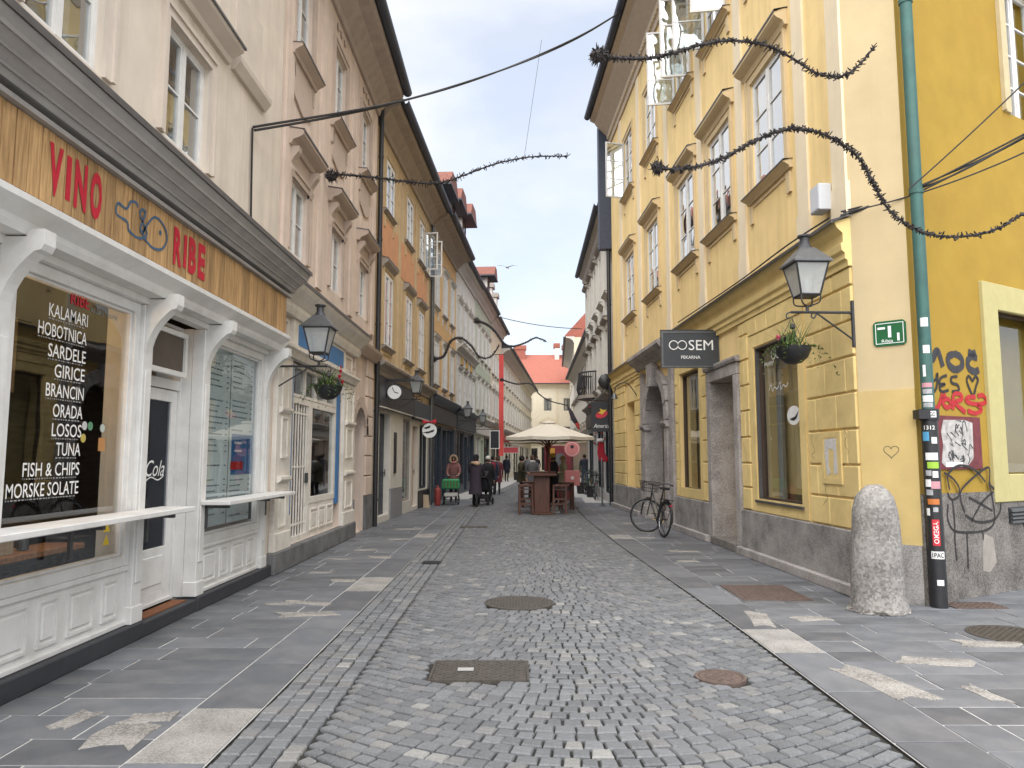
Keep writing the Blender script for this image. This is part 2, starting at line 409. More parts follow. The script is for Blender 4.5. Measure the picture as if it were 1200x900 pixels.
for k in range(int((YF - YN) / H_)):
    y0 = YN + k * H_ + 0.3
    xl, xr = lk(y0) + 0.008 + 4 * P, rk(y0) - 0.014; cw = xr - xl
    g_ = lambda x: y0 - 4 * B_ * ((x - xl) / cw) * (1 - (x - xl) / cw)
    def up(x):
        s_ = -4 * B_ / cw * (1 - 2 * (x - xl) / cw); x2 = min(max(x - H_ * s_ / (1 + s_ * s_), xl), xr); return (x2, g_(x2) + H_)
    cuts = [xl]; x = xl + P * RND.uniform(.4, 1)
    while x < xr - .06:
        cuts.append(x); s_ = 4 * B_ / cw * (1 - 2 * (x - xl) / cw); x += P * RND.uniform(.88, 1.2) / math.hypot(1, s_ * .75)
    cuts.append(xr)
    for p, q in zip(cuts, cuts[1:]): add_sett([(p, g_(p)), (q, g_(q)), up(q), up(p)])
def sett_tone():
    r = RND.random()
    if r < 0.03: v = RND.uniform(0.19, 0.26); return (v * 1.02, v, v * 0.95)
    if r < 0.2: v = RND.uniform(0.15, 0.19); return (v * 1.0, v, v * 0.99)
    v = RND.uniform(0.12, 0.172); return (v * 0.97, v, v * 1.04)
def sett_geo(x, y, c):
    j = lambda: RND.uniform(-0.005, 0.005)
    zt = RND.uniform(-0.005, 0.004); tx, ty = RND.uniform(-0.025, 0.025), RND.uniform(-0.025, 0.025)
    cs = [(u + j(), v + j()) for u, v in c]
    vs = []
    for k, z in ((1.0, -0.035), (0.99, -0.009), (0.87, 0.0)):
        for u, v in cs: vs.append((x + u * k, y + v * k, z + zt + (u * k * tx + v * k * ty if z > -0.03 else 0)))
    fs = [(8, 9, 10, 11)] + [(4 * r + i, 4 * r + (i + 1) % 4, 4 * r + 4 + (i + 1) % 4, 4 * r + 4 + i) for r in (0, 1) for i in range(4)]
    return vs, fs
def frame_ok(x, y): return y > 3.98 and abs(x) < 0.692 * y * 1.02
near = sorted([q for q in SETTS if frame_ok(q[0], q[1])], key=lambda q: q[1])[:296]
nearset = set(id(q) for q in near)
rest = MB(); rest.c = []
for q in SETTS:
    vs, fs = sett_geo(*q); t = sett_tone()
    if id(q) in nearset:
        mb = MB(); mb.c = [t] * len(fs); mb.add([(v[0] - q[0], v[1] - q[1], v[2]) for v in vs], fs, raw=True)
        o = bpy.data.objects.new('cobblestone', mb.mesh('cobblestone', [SETT])); COL.objects.link(o); o.parent = road; o.location = (q[0], q[1], 0)
    else:
        rest.add(vs, fs, raw=True); rest.c += [t] * len(fs)
tag(rest.build('cobblestones', SETT, road), kind='stuff')

# flagstones
def flag(parent, pts, z=0.0, m=SLAB, name='paving_slab', gap=0.0085, th=0.012):
    cx = sum(p[0] for p in pts) / len(pts); cy = sum(p[1] for p in pts) / len(pts)
    vs = []
    zz = z + RND.uniform(-0.0025, 0.0025)
    for g_, z_ in ((gap, zz - th), (gap, zz - 0.002), (gap + 0.003, zz)):
        for x, y in pts:
            vs.append((x - cx - math.copysign(g_, x - cx), y - cy - math.copysign(g_, y - cy), z_))
    n = len(pts)
    fs = [tuple(range(2 * n, 3 * n))] + [(n * r + i, n * r + (i + 1) % n, n * r + n + (i + 1) % n, n * r + n + i) for r in (0, 1) for i in range(n)]
    mb = MB(); mb.add(vs, fs, raw=True)
    o = bpy.data.objects.new(name, mb.mesh(name, [m])); COL.objects.link(o); o.parent = parent; o.location = (cx, cy, 0)
    return o
def flag_rows(parent, fx0, fx1, y0, y1, rh, lens, skip=None, tilt=0.0):
    y = y0; r = 0
    while y < y1:
        h = rh * RND.uniform(0.85, 1.2)
        x0, x1 = fx0(y + h / 2), fx1(y + h / 2)
        x = x0; cuts = [x0]
        x += RND.uniform(0.35, 1.0) * lens
        while x < x1 - 0.22: cuts.append(x); x += lens * RND.uniform(0.7, 1.3)
        cuts.append(x1)
        for a, b in zip(cuts, cuts[1:]):
            if skip and skip((a + b) / 2, y + h / 2, a, b, y, y + h): continue
            s0, s1 = (RND.uniform(-0.03, 0.03) if a != x0 else 0), (RND.uniform(-0.03, 0.03) if b != x1 else 0)
            flag(parent, [(a, y), (b, y), (b + 0, y + h), (a + 0, y + h)])
        y += h; r += 1
KW = 0.44
flag_rows(pav_l, lambda y: poly_at(LW, y) - 0.05, lambda y: lk(y) - KW, 3.0, 29.0, 0.33, 0.72)
def kerb(parent, f, sgn, y0, y1, patches):
    y = y0; k = 0
    while y < y1:
        L = RND.uniform(0.8, 1.25); m = KERBP if k in patches else SLAB
        pts = [(f(y), y), (f(y) + sgn * KW, y), (f(y + L) + sgn * KW, y + L), (f(y + L), y + L)]
        if sgn < 0: pts = pts[::-1]
        flag(parent, pts, 0.002, m, 'kerb_stone'); y += L; k += 1
kerb(pav_l, lk, -1, 3.2, 30, (1, 6, 12))
kerb(pav_r, rk, 1, 3.2, 30, (3, 12))
FRX = lambda y: 4.05 - 0.039 * (y - 8.7)
def skip_r(cx, cy, a, b, y0, y1):
    for k, x, y, p, q in COVERS[3:6]:
        q = q or p
        if k == 'r' and p > 0.3 and abs(cx - x) < p + (b - a) * 0.28 and abs(cy - y) < q + 0.05: return True
    return False
flag_rows(pav_r, lambda y: rk(y) + KW, lambda y: (FRX(y) + 0.05 if y > 11.5 else 9.5), 3.2, 27.0, 0.35, 0.78, None)
# light pebble repairs with outlines of their own
def patch(parent, cx, cy, rx, ry, rot=0.0, n=8):
    pts = []; sk = RND.uniform(-.5, .5)
    per = [(-1, -1), (-.3, -1), (.4, -1), (1, -1), (1, .2), (1, 1), (.3, 1), (-.4, 1), (-1, 1), (-1, 0)]
    for pu, pv in per:
        u, v = rx * (pu * RND.uniform(.72, 1.08) + sk * pv * .4), ry * pv * RND.uniform(.6, 1.08)
        pts.append((cx + u * math.cos(rot) - v * math.sin(rot), cy + u * math.sin(rot) + v * math.cos(rot)))
    o = flag(parent, pts, 0.0065, PEBBLE, 'repair_patch', 0.0)
for q in [(-2.28, 4.45, .17, .2), (-2.25, 4.75, .16, .1), (-2.7, 4.72, .09, .18), (-2.15, 7.8, .3, .16), (-2.3, 8.4, .28, .1),
          (-2.6, 8.35, .16, .06), (-2.25, 9.9, .18, .12), (-2.7, 10.6, .18, .1), (-2.2, 12.2, .2, .16), (-2.6, 13.2, .2, .14), (-2.3, 14.9, .25, .14), (-2.8, 12.0, .2, .08), (-2.4, 17, .3, .15)]:
    patch(pav_l, *q, rot=RND.uniform(-0.3, 0.3))
for q in [(2.62, 5.5, .17, .42), (3.3, 6.05, .3, .14), (2.45, 7.6, .12, .4), (2.95, 7.6, .2, .12), (3.2, 5.25, .07, .2), (4.1, 6.6, .3, .12), (4.2, 6.0, .14, .08),
          (2.7, 11.8, .18, .14), (2.9, 13.0, .25, .12), (2.65, 15.2, .22, .14), (3.0, 16.2, .2, .1), (2.9, 18.4, .3, .14)]:
    patch(pav_r, *q, rot=RND.uniform(-0.25, 0.25))

def cover_plate(k, x, y, a, b, label, m, framed=True, pat='studs'):
    t = thing('manhole_cover', label, 'manhole cover', (x, y, 0))
    zt = 0.008
    mb = MB()
    if k == 'r':
        mb.box(x - a, x + a, y - b, y + b, -0.02, zt); pl = mb.build('plate', m, t)
        f = MB(); w = 0.022
        for q in ((x - a - w, x - a - 0.003, y - b - w, y + b + w), (x + a + 0.003, x + a + w, y - b - w, y + b + w), (x - a, x + a, y - b - w, y - b - 0.003), (x - a, x + a, y + b + 0.003, y + b + w)):
            f.box(q[0], q[1], q[2], q[3], -0.02, zt + 0.002)
        f.build('rim', m, t)
    else:
        mb.lathe([(a, -0.02), (a, zt)], (x, y, 0), 32); pl = mb.build('plate', m, t)
        f = MB(); f.lathe([(a + 0.005, -0.02), (a + 0.005, zt + .001), (a + 0.03, zt + .001), (a + 0.03, -0.02)], (x, y, 0), 32); f.build('rim', m, t)
    s = MB(); st = 0.034
    nx, ny = int(2 * a / st), int(2 * (b or a) / st)
    for i in range(nx):
        for j in range(ny):
            px_, py_ = x - a + (i + 0.5) * 2 * a / nx, y - (b or a) + (j + 0.5) * 2 * (b or a) / ny
            if k == 'c' and math.hypot(px_ - x, py_ - y) > a - 0.02: continue
            if pat == 'grid' or (i + j) % 2 == 0: s.box(px_ - .011, px_ + .011, py_ - .011, py_ + .011, zt - .001, zt + .005)
    s.build('tread_pattern', m, pl)
    return t
LBL = ['rectangular studded iron hatch set in the cobbles in the foreground', 'large round iron manhole cover in the middle of the cobbled road',
       'small round rusty cover near the right edge of the cobbles', 'wide brown iron hatch in the right pavement beside the yellow wall',
       'round iron manhole cover at the right edge of the picture', 'rusty rectangular drain grating at the foot of the black drainpipe',
       'small square gully in the cobbles along the left kerb', 'flat dark hatch in the cobbles ahead of the bar stools']
for cv, lb, mm in zip(COVERS, LBL, [IRON, IRON, RUST, RUST, IRON, RUST, BLACK, IRON]): cover_plate(*cv, lb, mm)
pl_ = MB(); pl_.box(-0.43, -0.31, 5.74, 5.82, 0.012, 0.0145); 
tag(pl_.build('maker_plate', mat('pale_plate', (.35, .35, .34), .5), bpy.data.objects['manhole_cover']))
# ------------------------------------------------------------------ building kit
def wall_cells(mb, s0, s1, z0, z1, ops, th=0.3, mi=0, d=0.0, depth=8.0):
    xs = sorted(set([s0, s1] + [v for o in ops for v in o[:2] if s0 < v < s1])); zs = sorted(set([z0, z1] + [v for o in ops for v in o[2:4] if z0 < v < z1]))
    for a, b in zip(xs, xs[1:]):
        for c, e in zip(zs, zs[1:]):
            x, z = (a + b) / 2, (c + e) / 2
            if any(o[0] < x < o[1] and o[2] < z < o[3] for o in ops): continue
            mb.quad([(a, d, c), (b, d, c), (b, d, e), (a, d, e)], mi)
    for a, b, c, e in [o[:4] for o in ops]:
        a, b, c, e = max(a, s0), min(b, s1), max(c, z0), min(e, z1)
        for q in ([(a, d, c), (a, d, e), (a, d + th, e), (a, d + th, c)], [(b, d, c), (b, d + th, c), (b, d + th, e), (b, d, e)],
                  [(a, d, e), (b, d, e), (b, d + th, e), (a, d + th, e)], [(a, d, c), (a, d + th, c), (b, d + th, c), (b, d, c)]): mb.quad(q, mi)
    mb.quad([(s0, d, z0), (s0, d, z1), (s0, depth, z1), (s0, depth, z0)], mi); mb.quad([(s1, d, z0), (s1, depth, z0), (s1, depth, z1), (s1, d, z1)], mi)
    mb.quad([(s0, depth, z0), (s0, depth, z1), (s1, depth, z1), (s1, depth, z0)], mi)

def ring(mb, x0, x1, z0, z1, w, y0, y1, mi=0):
    mb.box(x0, x0 + w, y0, y1, z0, z1, mi); mb.box(x1 - w, x1, y0, y1, z0, z1, mi)
    mb.box(x0 + w, x1 - w, y0, y1, z1 - w, z1, mi); mb.box(x0 + w, x1 - w, y0, y1, z0, z0 + w, mi)

WT = {}
def make_win(key, w, h, cols=2, rows=3, rec=0.1, frame=None, surr=None, sw=0.14, sp=0.035, sill=None, hood=None, hoodz=0.28, consoles=False, curtain=0.5, apron=False, glass=None, fw=0.05, hk=1.0, sk=1.0):
    frame = frame or WHITE; T = {'w': w, 'h': h}
    m = MB(); ring(m, -w / 2, w / 2, 0, h, fw, rec, rec + 0.07)
    m.box(-0.035, 0.035, rec - 0.012, rec + 0.05, fw, h - fw)
    bars = 0.022
    cw = (w - 2 * fw) / cols
    zz = [fw + (h - 2 * fw) * i / rows for i in range(rows + 1)]
    for i in range(1, rows): m.box(-w / 2 + fw, w / 2 - fw, rec + 0.008, rec + 0.042, zz[i] - bars / 2, zz[i] + bars / 2)
    for sx in (-1, 1):   # sash rims
        ring(m, min(0.036 * sx, sx * (w / 2 - fw)), max(0.036 * sx, sx * (w / 2 - fw)), fw, h - fw, 0.03, rec + 0.004, rec + 0.046)
    T['frame'] = m.mesh('window', [frame])
    p = MB(); p.box(-cw / 2 + 0.01, cw / 2 - 0.01, 0, 0.006, 0, (h - 2 * fw) / rows - 0.012); T['pane'] = p.mesh('pane', [glass or GLASS])
    T['panes'] = [(-w / 2 + fw + cw * (i + 0.5), rec + 0.025, zz[j] + 0.006) for i in range(cols) for j in range(rows)]
    if curtain:
        c = MB(); n = 14; cc = w / 2 - fw
        for side in (-1, 1):
            pts = []
            for i in range(n + 1):
                x = side * (cc - (cc * 0.62) * i / n); pts.append((x, rec + 0.2 + 0.02 * math.sin(i * 2.2)))
            vs = [(x, y, 0.05) for x, y in pts] + [(x, y, h - 0.03) for x, y in pts]
            c.add(vs, [(i, i + 1, n + 2 + i, n + 1 + i) for i in range(n)])
        T['curtain'] = c.mesh('curtain', [CURTAIN])
    if surr:
        s = MB(); a, b = w / 2 + 0.002, w / 2 + sw
        for q in ((-b, -a, 0, h + sw), (a, b, 0, h + sw), (-a, a, h + 0.002, h + sw)): s.box(q[0], q[1], -sp, 0.02, q[2], q[3])
        a2 = b + 0.0; b2 = b - 0.045
        for q in ((-a2, -b2, 0, h + sw - .045), (b2, a2, 0, h + sw - .045), (-a2, a2, h + sw - 0.045, h + sw + 0.004)): s.box(q[0], q[1], -sp - 0.022, -sp + 0.001, q[2], q[3])
        T['surround'] = s.mesh('surround', [surr])
    if sill:
        s = MB(); b = w / 2 + (sw if surr else 0.06) + 0.05
        s.prof([(0.02, -0.16 * sk), (-0.06 * sk, -0.16 * sk), (-0.08 * sk, -0.11 * sk), (-0.15 * sk, -0.07 * sk), (-0.19 * sk, -0.05 * sk), (-0.19 * sk, -0.012), (-0.17 * sk, 0.0), (0.1, 0.012)], -b, b)
        T['sill'] = s.mesh('sill', [sill])
        s = MB(); s.prof([(0.0, 0.004), (-0.205 * sk, -0.008), (-0.205 * sk, -0.03), (-0.205 * sk + .007, -0.03), (-0.205 * sk + .007, 0.0), (0.0, 0.014)], -b - 0.01, b + 0.01); T['flashing'] = s.mesh('flashing', [ZINC])
    if apron:
        s = MB(); b = w / 2 + (sw if surr else 0.06)
        ring(s, -b + 0.02, b - 0.02, -0.75, -0.17, 0.09, -0.03, 0.02)
        T['apron'] = s.mesh('apron', [surr])
    elif sill and surr:
        s = MB(); b = w / 2 + sw
        for sx in (-1, 1): s.box(sx * b - (0.13 if sx > 0 else 0), sx * b + (0.13 if sx < 0 else 0), -0.035, 0.02, -0.46, -0.16)
        s.box(-b + .13, b - .13, -.02, .02, -.2, -.158)
        T['apron'] = s.mesh('apron', [surr])
    if hood:
        s = MB(); b = w / 2 + sw + 0.1 * hk; z = h + sw + hoodz
        k = hk
        s.prof([(0.02, z - 0.16), (-0.07 * k, z - 0.16), (-0.1 * k, z - 0.1), (-0.2 * k, z - 0.06), (-0.26 * k, z - 0.02), (-0.26 * k, z + 0.03), (-0.24 * k, z + 0.05), (0.02, z + 0.09)], -b, b)
        if hoodz > 0.15: s.box(-b + 0.12, b - 0.12, -0.03, 0.02, h + sw + 0.006, z - 0.155)
        if consoles:
            for sx in (-1, 1):
                x = sx * (w / 2 + sw * 0.55)
                s.prof([(0.01, z - 0.62), (-0.05, z - 0.6), (-0.075, z - 0.5), (-0.05, z - 0.42), (-0.09, z - 0.34), (-0.16, z - 0.25), (-0.17, z - 0.165), (0.01, z - 0.165)], x - 0.075, x + 0.075)
        T['hood'] = s.mesh('hood', [hood])
        s = MB(); s.prof([(0.0, z + 0.09), (-0.275 * k, z + 0.052), (-0.275 * k, z + 0.02), (-0.265 * k, z + 0.02), (-0.265 * k, z + 0.062), (0.0, z + 0.105)], -b - .01, b + .01); T['hood_flashing'] = s.mesh('hood_flashing', [ZINC])
    WT[key] = T
    sh = MB(); ring(sh, 0, w / 2 - 0.02, 0.03, h - 0.03, 0.045, -0.02, 0.02)
    for i in range(1, rows): sh.box(0.045, w / 2 - 0.065, -0.012, 0.012, zz[i] - 0.012, zz[i] + 0.012)
    sh.box(0.045, w / 2 - 0.065, -0.003, 0.003, 0.075, h - 0.075, 1)
    T['sash'] = sh.mesh('open_sash', [frame, glass or GLASS])
    return T
def put_win(parent, fr, s, z, T, skip=(), opened=None, name='window'):
    if isinstance(T, str): T = WT[T]
    o = inst(name, T['frame'], parent, Vector(fr.w(s, 0, z)) - wloc(parent), fr.ang)
    for p in T['panes']: inst('pane', T['pane'], o, p)
    for k in ('surround', 'sill', 'flashing', 'apron', 'hood', 'hood_flashing', 'curtain'):
        if k in T and k not in skip: inst(k, T[k], o)
    if opened:
        for side, ang in opened:
            q = inst('open_sash', T['sash'], o, (side * T['w'] / 2, -0.03, 0), math.radians(ang) if side < 0 else math.radians(180 - ang))
    return o
def eaves(parent, fr, s0, s1, ze, ov, soffit_m, roof_m, gut_m=None, rise=3.2, run=4.5, profile=None):
    m = MB(fr)
    m.prof(profile or [(0.05, ze - 0.55), (-0.06, ze - 0.55), (-0.09, ze - 0.42), (-0.2, ze - 0.3), (-ov * 0.55, ze - 0.16), (-ov + 0.06, ze - 0.1), (-ov, ze - 0.04), (-ov, ze + 0.02), (0.05, ze + 0.1)], s0, s1)
    m.build('eaves_cornice', soffit_m, parent)
    r = MB(fr); k = rise / run
    r.prof([(-ov - 0.08, ze + 0.03), (-ov - 0.08, ze + 0.09), (run, ze + rise), (8.2, ze + rise * 0.6), (8.2, ze - 0.05), (0.1, ze - 0.05), (0.04, ze + 0.02)], s0 - 0.02, s1 + 0.02)
    r.build('roof', roof_m, parent)
    g = MB(fr); pr = [(-ov - 0.1 + 0.11 * math.cos(a), ze + 0.06 + 0.11 * math.sin(a)) for a in [math.pi * (1 + i / 8) for i in range(9)]]
    pr += [(p[0] * 1.0 + 0.0, p[1] + 0.012) for p in pr[::-1]]
    g.prof(pr, s0, s1); g.build('gutter', gut_m or mat('slate_blue_gutter', (.04, .05, .075), .5, .2, 8), parent)
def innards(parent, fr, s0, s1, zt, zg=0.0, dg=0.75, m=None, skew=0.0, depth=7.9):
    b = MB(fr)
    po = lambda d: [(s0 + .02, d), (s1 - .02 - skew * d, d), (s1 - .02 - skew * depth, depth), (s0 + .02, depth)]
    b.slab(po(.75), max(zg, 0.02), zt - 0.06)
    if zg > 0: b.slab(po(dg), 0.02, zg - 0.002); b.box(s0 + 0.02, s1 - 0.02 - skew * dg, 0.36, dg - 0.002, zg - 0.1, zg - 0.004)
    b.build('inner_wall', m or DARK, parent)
def downpipe(parent, fr, s, d, z0, z1, r, m, collars=True, name='downpipe'):
    t = MB(fr); t.tube([(s, d, z0), (s, d, z1)], r, 12); o = t.build(name, m, parent, smooth=True)
    if collars:
        z = z0 + 0.6
        while z < z1:
            c = MB(fr); c.tube([(s, d, z), (s, d, z + 0.05)], r * 1.16, 12); c.build('collar', m, o); z += 2.1
    return o
def shopbay(parent, fr, s0, s1, z0, z1, m, th=0.1, cols=1, rows=1, d=0.05, fw=0.07, name='shop_window', glass=None):
    b = MB(fr); ring(b, s0, s1, z0, z1, fw, d, d + th)
    for i in range(1, cols): x = s0 + fw + (s1 - s0 - 2 * fw) * i / cols; b.box(x - .025, x + .025, d + .01, d + th - .01, z0 + fw, z1 - fw)
    for i in range(1, rows): z = z0 + fw + (z1 - z0 - 2 * fw) * i / rows; b.box(s0 + fw, s1 - fw, d + .012, d + th - .012, z - .025, z + .025)
    o = b.build(name, m, parent)
    cw, ch = (s1 - s0 - 2 * fw) / cols, (z1 - z0 - 2 * fw) / rows
    for i in range(cols):
        for j in range(rows):
            p = MB(fr); x, z = s0 + fw + i * cw, z0 + fw + j * ch
            p.box(x + .008, x + cw - .008, d + th * .5, d + th * .5 + .006, z + .008, z + ch - .008); p.build('pane', glass or SHOPGLASS, o)
    return o
def door(parent, fr, s0, s1, z0, z1, m, d=0.12, panels=2, glazed=False):
    b = MB(fr); b.box(s0, s1, d, d + 0.06, z0, z1)
    o = b.build('door', m, parent)
    w = s1 - s0; h = (z1 - z0) / panels
    for i in range(panels):
        p = MB(fr)
        a = (s0 + 0.1, s1 - 0.1, z0 + i * h + 0.1, z0 + (i + 1) * h - 0.06)
        if glazed and i == panels - 1: p.box(a[0], a[1], d - 0.006, d - 0.001, a[2], a[3]); p.build('pane', SHOPGLASS, o)
        else: p.box(a[0], a[1], d - 0.02, d + 0.01, a[2], a[3]); p.build('panel', m, o, bevel=0.012)
    k = MB(fr); k.tube([(s1 - 0.06, d - 0.05, z0 + 1.0), (s1 - 0.06, d - 0.05, z0 + 1.16)], 0.012, 6); k.box(s1 - .07, s1 - .05, d - .05, d, z0 + 1.07, z0 + 1.09); k.build('handle', GREYM, o)
    return o
def moulding(parent, fr, s0, s1, z, pr, m, name='moulding'):
    b = MB(fr); b.prof([(d, z + h) for d, h in pr], s0, s1); return b.build(name, m, parent)
CORN = [(0.02, -0.3), (-0.06, -0.3), (-0.08, -0.2), (-0.16, -0.12), (-0.26, -0.06), (-0.28, 0.0), (-0.26, 0.03), (0.02, 0.08)]
FL = Fr((-3.4, 0), (0, 1))
# ------------------------------------------------------------------ left: beige house with the fish restaurant
BEIGE = mat('beige_render', (0.66, 0.58, 0.49), rough=0.9, var=0.09, scale=2.2, bump=0.2, bscale=70, stain=0.5, stain_col=(0.4, 0.34, 0.27), stain_scale=0.8, streak=True)
BEIGE2 = mat('beige_trim', (0.6, 0.525, 0.45), rough=0.9, var=0.08, scale=3)
HOODM = mat('grey_painted_hood', (0.33, 0.315, 0.3), rough=0.6, var=0.12, scale=3, stain=0.3, stain_col=(0.17, 0.16, 0.15), stain_scale=2.4)
PLANK = wood('sign_plank', (0.28, 0.155, 0.062), (0.58, 0.365, 0.165), (16, 16, 1.3))
RED = mat('red_letter', (0.5, 0.012, 0.035), rough=0.6, var=0.1)
NAVY = mat('blue_line_paint', (0.05, 0.11, 0.19), rough=0.6, var=0.1)
VINYL = mat('white_vinyl', (0.8, 0.8, 0.78), rough=0.5, var=0.02)
DPLINTH = mat('dark_plinth', (0.035, 0.037, 0.043), rough=0.5, var=0.25, scale=8)
MENU = mat('pale_menu_sheet', (0.74, 0.81, 0.81), rough=0.7, var=0.06, scale=3)
INK = mat('menu_ink', (0.2, 0.24, 0.26), rough=0.8, var=0.05)
BLUEP = mat('blue_panel', (0.05, 0.17, 0.38), rough=0.6, var=0.15, scale=4)
REDP = mat('red_print', (0.55, 0.03, 0.03), rough=0.6, var=0.1)
OAK = wood('oak_counter', (0.28, 0.12, 0.05), (0.5, 0.25, 0.12), (1.2, 12, 12))
INTW = wood('interior_boards', (0.035, 0.036, 0.042), (0.1, 0.095, 0.09), (1.0, 1.0, 9))
LAMPW = mat('warm_bulb', (1.0, 0.62, 0.22), emit=14.0)

make_win('b1', 1.0, 1.2, 2, 2, 0.06, surr=BEIGE2, sw=0.13, curtain=0.4)
b1 = thing('restaurant_house', 'beige rendered house with a white wooden fish restaurant front and plank sign', 'house', (-3.4, 6.5, 0))
w = MB(FL)
ops = [(4.79 - .5, 4.79 + 1.0 - .5 + .5, 4.72, 5.92), (6.85, 7.85, 4.72, 5.92), (9.0, 9.9, 7.4, 8.9)]
ops = [(4.79, 5.79, 4.72, 5.92), (6.85, 7.85, 4.72, 5.92), (2.6, 3.6, 4.72, 5.92), (6.85, 7.85, 7.5, 8.9)]
wall_cells(w, 1.5, 10.34, 0.0, 10.5, ops + [(3.1, 10.16, -0.1, 3.27)])
w.build('wall', BEIGE, b1)
for s in (5.29, 7.35, 3.1): put_win(b1, FL, s, 4.72, 'b1')
innards(b1, FL, 1.5, 10.34, 10.5, 3.25, 3.6)
eaves(b1, FL, 1.5, 10.34, 10.55, 0.7, BEIGE2, mat('slate_blue_edge', (.04, .05, .075), .5, .2, 8))
for s in (5.29, 7.35):
    m = MB(FL); m.prof([(0.0, 6.22), (-0.05, 6.22), (-0.07, 6.28), (-0.2, 6.36), (-0.22, 6.42), (0.0, 6.47)], s - 0.95, s + 0.95); m.build('window_hood', BEIGE2, b1)
    m = MB(FL); m.prof([(0.0, 6.47), (-0.235, 6.425), (-0.235, 6.395), (-.225, 6.395), (-.225, 6.435), (0, 6.485)], s - 0.96, s + 0.96); m.build('hood_flashing', ZINC, b1)
    m = MB(FL); ring(m, s - .72, s + .72, 6.52, 7.3, 0.1, -0.03, 0.01); m.build('apron_panel', BEIGE2, b1)
m = MB(FL); m.prof([(0.0, 6.24), (-0.05, 6.24), (-0.12, 6.34), (-0.13, 6.4), (0.0, 6.43)], 8.42, 9.55); m.build('string_course', BEIGE2, b1)
m = MB(FL); m.box(8.5, 9.4, -0.025, 0.01, 6.5, 7.35); m.build('apron_panel', BEIGE2, b1)
# hood over the shop front
def zhood(s0, s1):
    m = MB(FL)
    m.prof([(0.0, 3.826), (-0.3, 3.826), (-0.3, 3.838), (-0.2, 3.842), (-0.2, 3.872), (-0.34, 3.878), (-0.36, 3.925), (-0.376, 3.92), (-0.378, 3.94), (-0.428, 3.985), (-0.444, 3.978), (-0.446, 3.998), (-0.5, 4.045), (-0.522, 4.04), (-0.525, 4.07), (-0.545, 4.1), (-0.56, 4.12), (-0.56, 4.16), (-0.5, 4.2), (0.0, 4.42)], s0, s1)
    return m.build('shop_hood', HOODM, b1, bevel=0.0)
zhood(2.0, 6.3); zhood(6.302, 10.1)
m = MB(FL); m.prof([(0.0, 4.43), (-0.5, 4.212), (-0.58, 4.172), (-0.58, 4.12), (-0.572, 4.12), (-0.572, 4.18), (-0.5, 4.222), (0.0, 4.445)], 2.0, 10.12); m.build('hood_flashing', ZINC, b1)
m = MB(FL); m.prof([(-0.28, 3.79), (-0.335, 3.79), (-0.335, 3.825), (-0.28, 3.82)], 2.0, 10.02); m.build('sign_moulding', HOODM, b1)
# plank fascia, lettering
m = MB(FL); m.box(2.0, 9.98, -0.27, 0.0, 3.28, 3.79); fas = m.build('sign_fascia', wood('fascia_back', (.09, .05, .025), (.14, .08, .04)), b1)
s = 2.0; bw = 0.128
while s < 9.9:
    m = MB(FL); m.box(s + 0.004, min(s + bw - 0.004, 9.98), -0.283 - RND.uniform(0, 0.006), -0.268, 3.29, 3.785); m.build('plank', PLANK, fas); s += bw
def letters(word, a, z, h, wd, gap, m, d, parent, bold=0.012):
    for ch in word:
        mb = MB(FL); ww = wd * (0.35 if ch == 'I' else 1.0)
        if ch == 'I': mb.box(a, a + ww, d, d + 0.002, z, z + h)
        else: put_text(mb, ch, a, z, h, d, ww, bold=bold)
        mb.build('letter', m, parent); a += ww + gap
letters('VINO', 4.76, 3.385, 0.315, 0.15, 0.045, RED, -0.291, fas, .045)
letters('RIBE', 6.58, 3.385, 0.315, 0.165, 0.045, RED, -0.291, fas, .045)
m = MB(FL)
bottle = smooth_path([(5.92, 3.66), (5.9, 3.69), (5.81, 3.67), (5.75, 3.59), (5.62, 3.59), (5.61, 3.5), (5.77, 3.49), (5.8, 3.43), (5.93, 3.41), (6.04, 3.44), (6.09, 3.5), (6.0, 3.58), (5.96, 3.63), (6.0, 3.67), (6.05, 3.66), (6.01, 3.57), (5.98, 3.5), (6.01, 3.47)], 5)
fish = smooth_path([(6.01, 3.47), (6.08, 3.56), (6.2, 3.67), (6.33, 3.67), (6.43, 3.61), (6.44, 3.52), (6.35, 3.43), (6.2, 3.4), (6.08, 3.43), (6.03, 3.47), (6.06, 3.54)], 5)
ribbon(m, bottle, 0.022, -0.291); ribbon(m, fish, 0.022, -0.2915)
ribbon(m, arc((6.32, 3.57), 0.012, 0, 360, 8), 0.02, -0.292); m.build('bottle_and_fish_drawing', NAVY, fas)
# cornice below the fascia
m = MB(FL); m.prof([(0.0, 3.06), (-0.2, 3.06), (-0.22, 3.1), (-0.22, 3.14), (-0.3, 3.2), (-0.325, 3.22), (-0.325, 3.26), (-0.3, 3.278), (0.0, 3.278)], 2.0, 10.02); m.build('lower_cornice', WHITE, b1)
m = MB(FL); m.box(2.0, 9.97, -0.06, 0.06, 3.0, 3.058); m.build('lintel', WHITE, b1)
PIL = [4.78, 6.72, 8.04, 10.06]
for s in PIL:
    m = MB(FL); m.box(s - 0.085, s + 0.085, -0.035, 0.1, 0.15, 2.998); m.box(s - 0.1, s + 0.1, -0.05, 0.1, 0.149, 0.3); m.box(s - 0.055, s + 0.055, -0.05, -0.034, 0.5, 2.4)
    m.build('pilaster', WHITE, b1, bevel=0.006)
    m = MB(FL); cur = [(-0.036 - 0.22 * t * t, 2.45 + 0.5 * t ** 0.75) for t in [i / 8 for i in range(9)]]
    m.prof(cur + [(-0.3, 2.96), (-0.32, 3.0), (-0.32, 3.1), (-0.2, 3.1), (-0.2, 3.05), (-0.036, 3.05)], s - 0.062, s + 0.062); m.build('console', WHITE, b1, bevel=0.004)
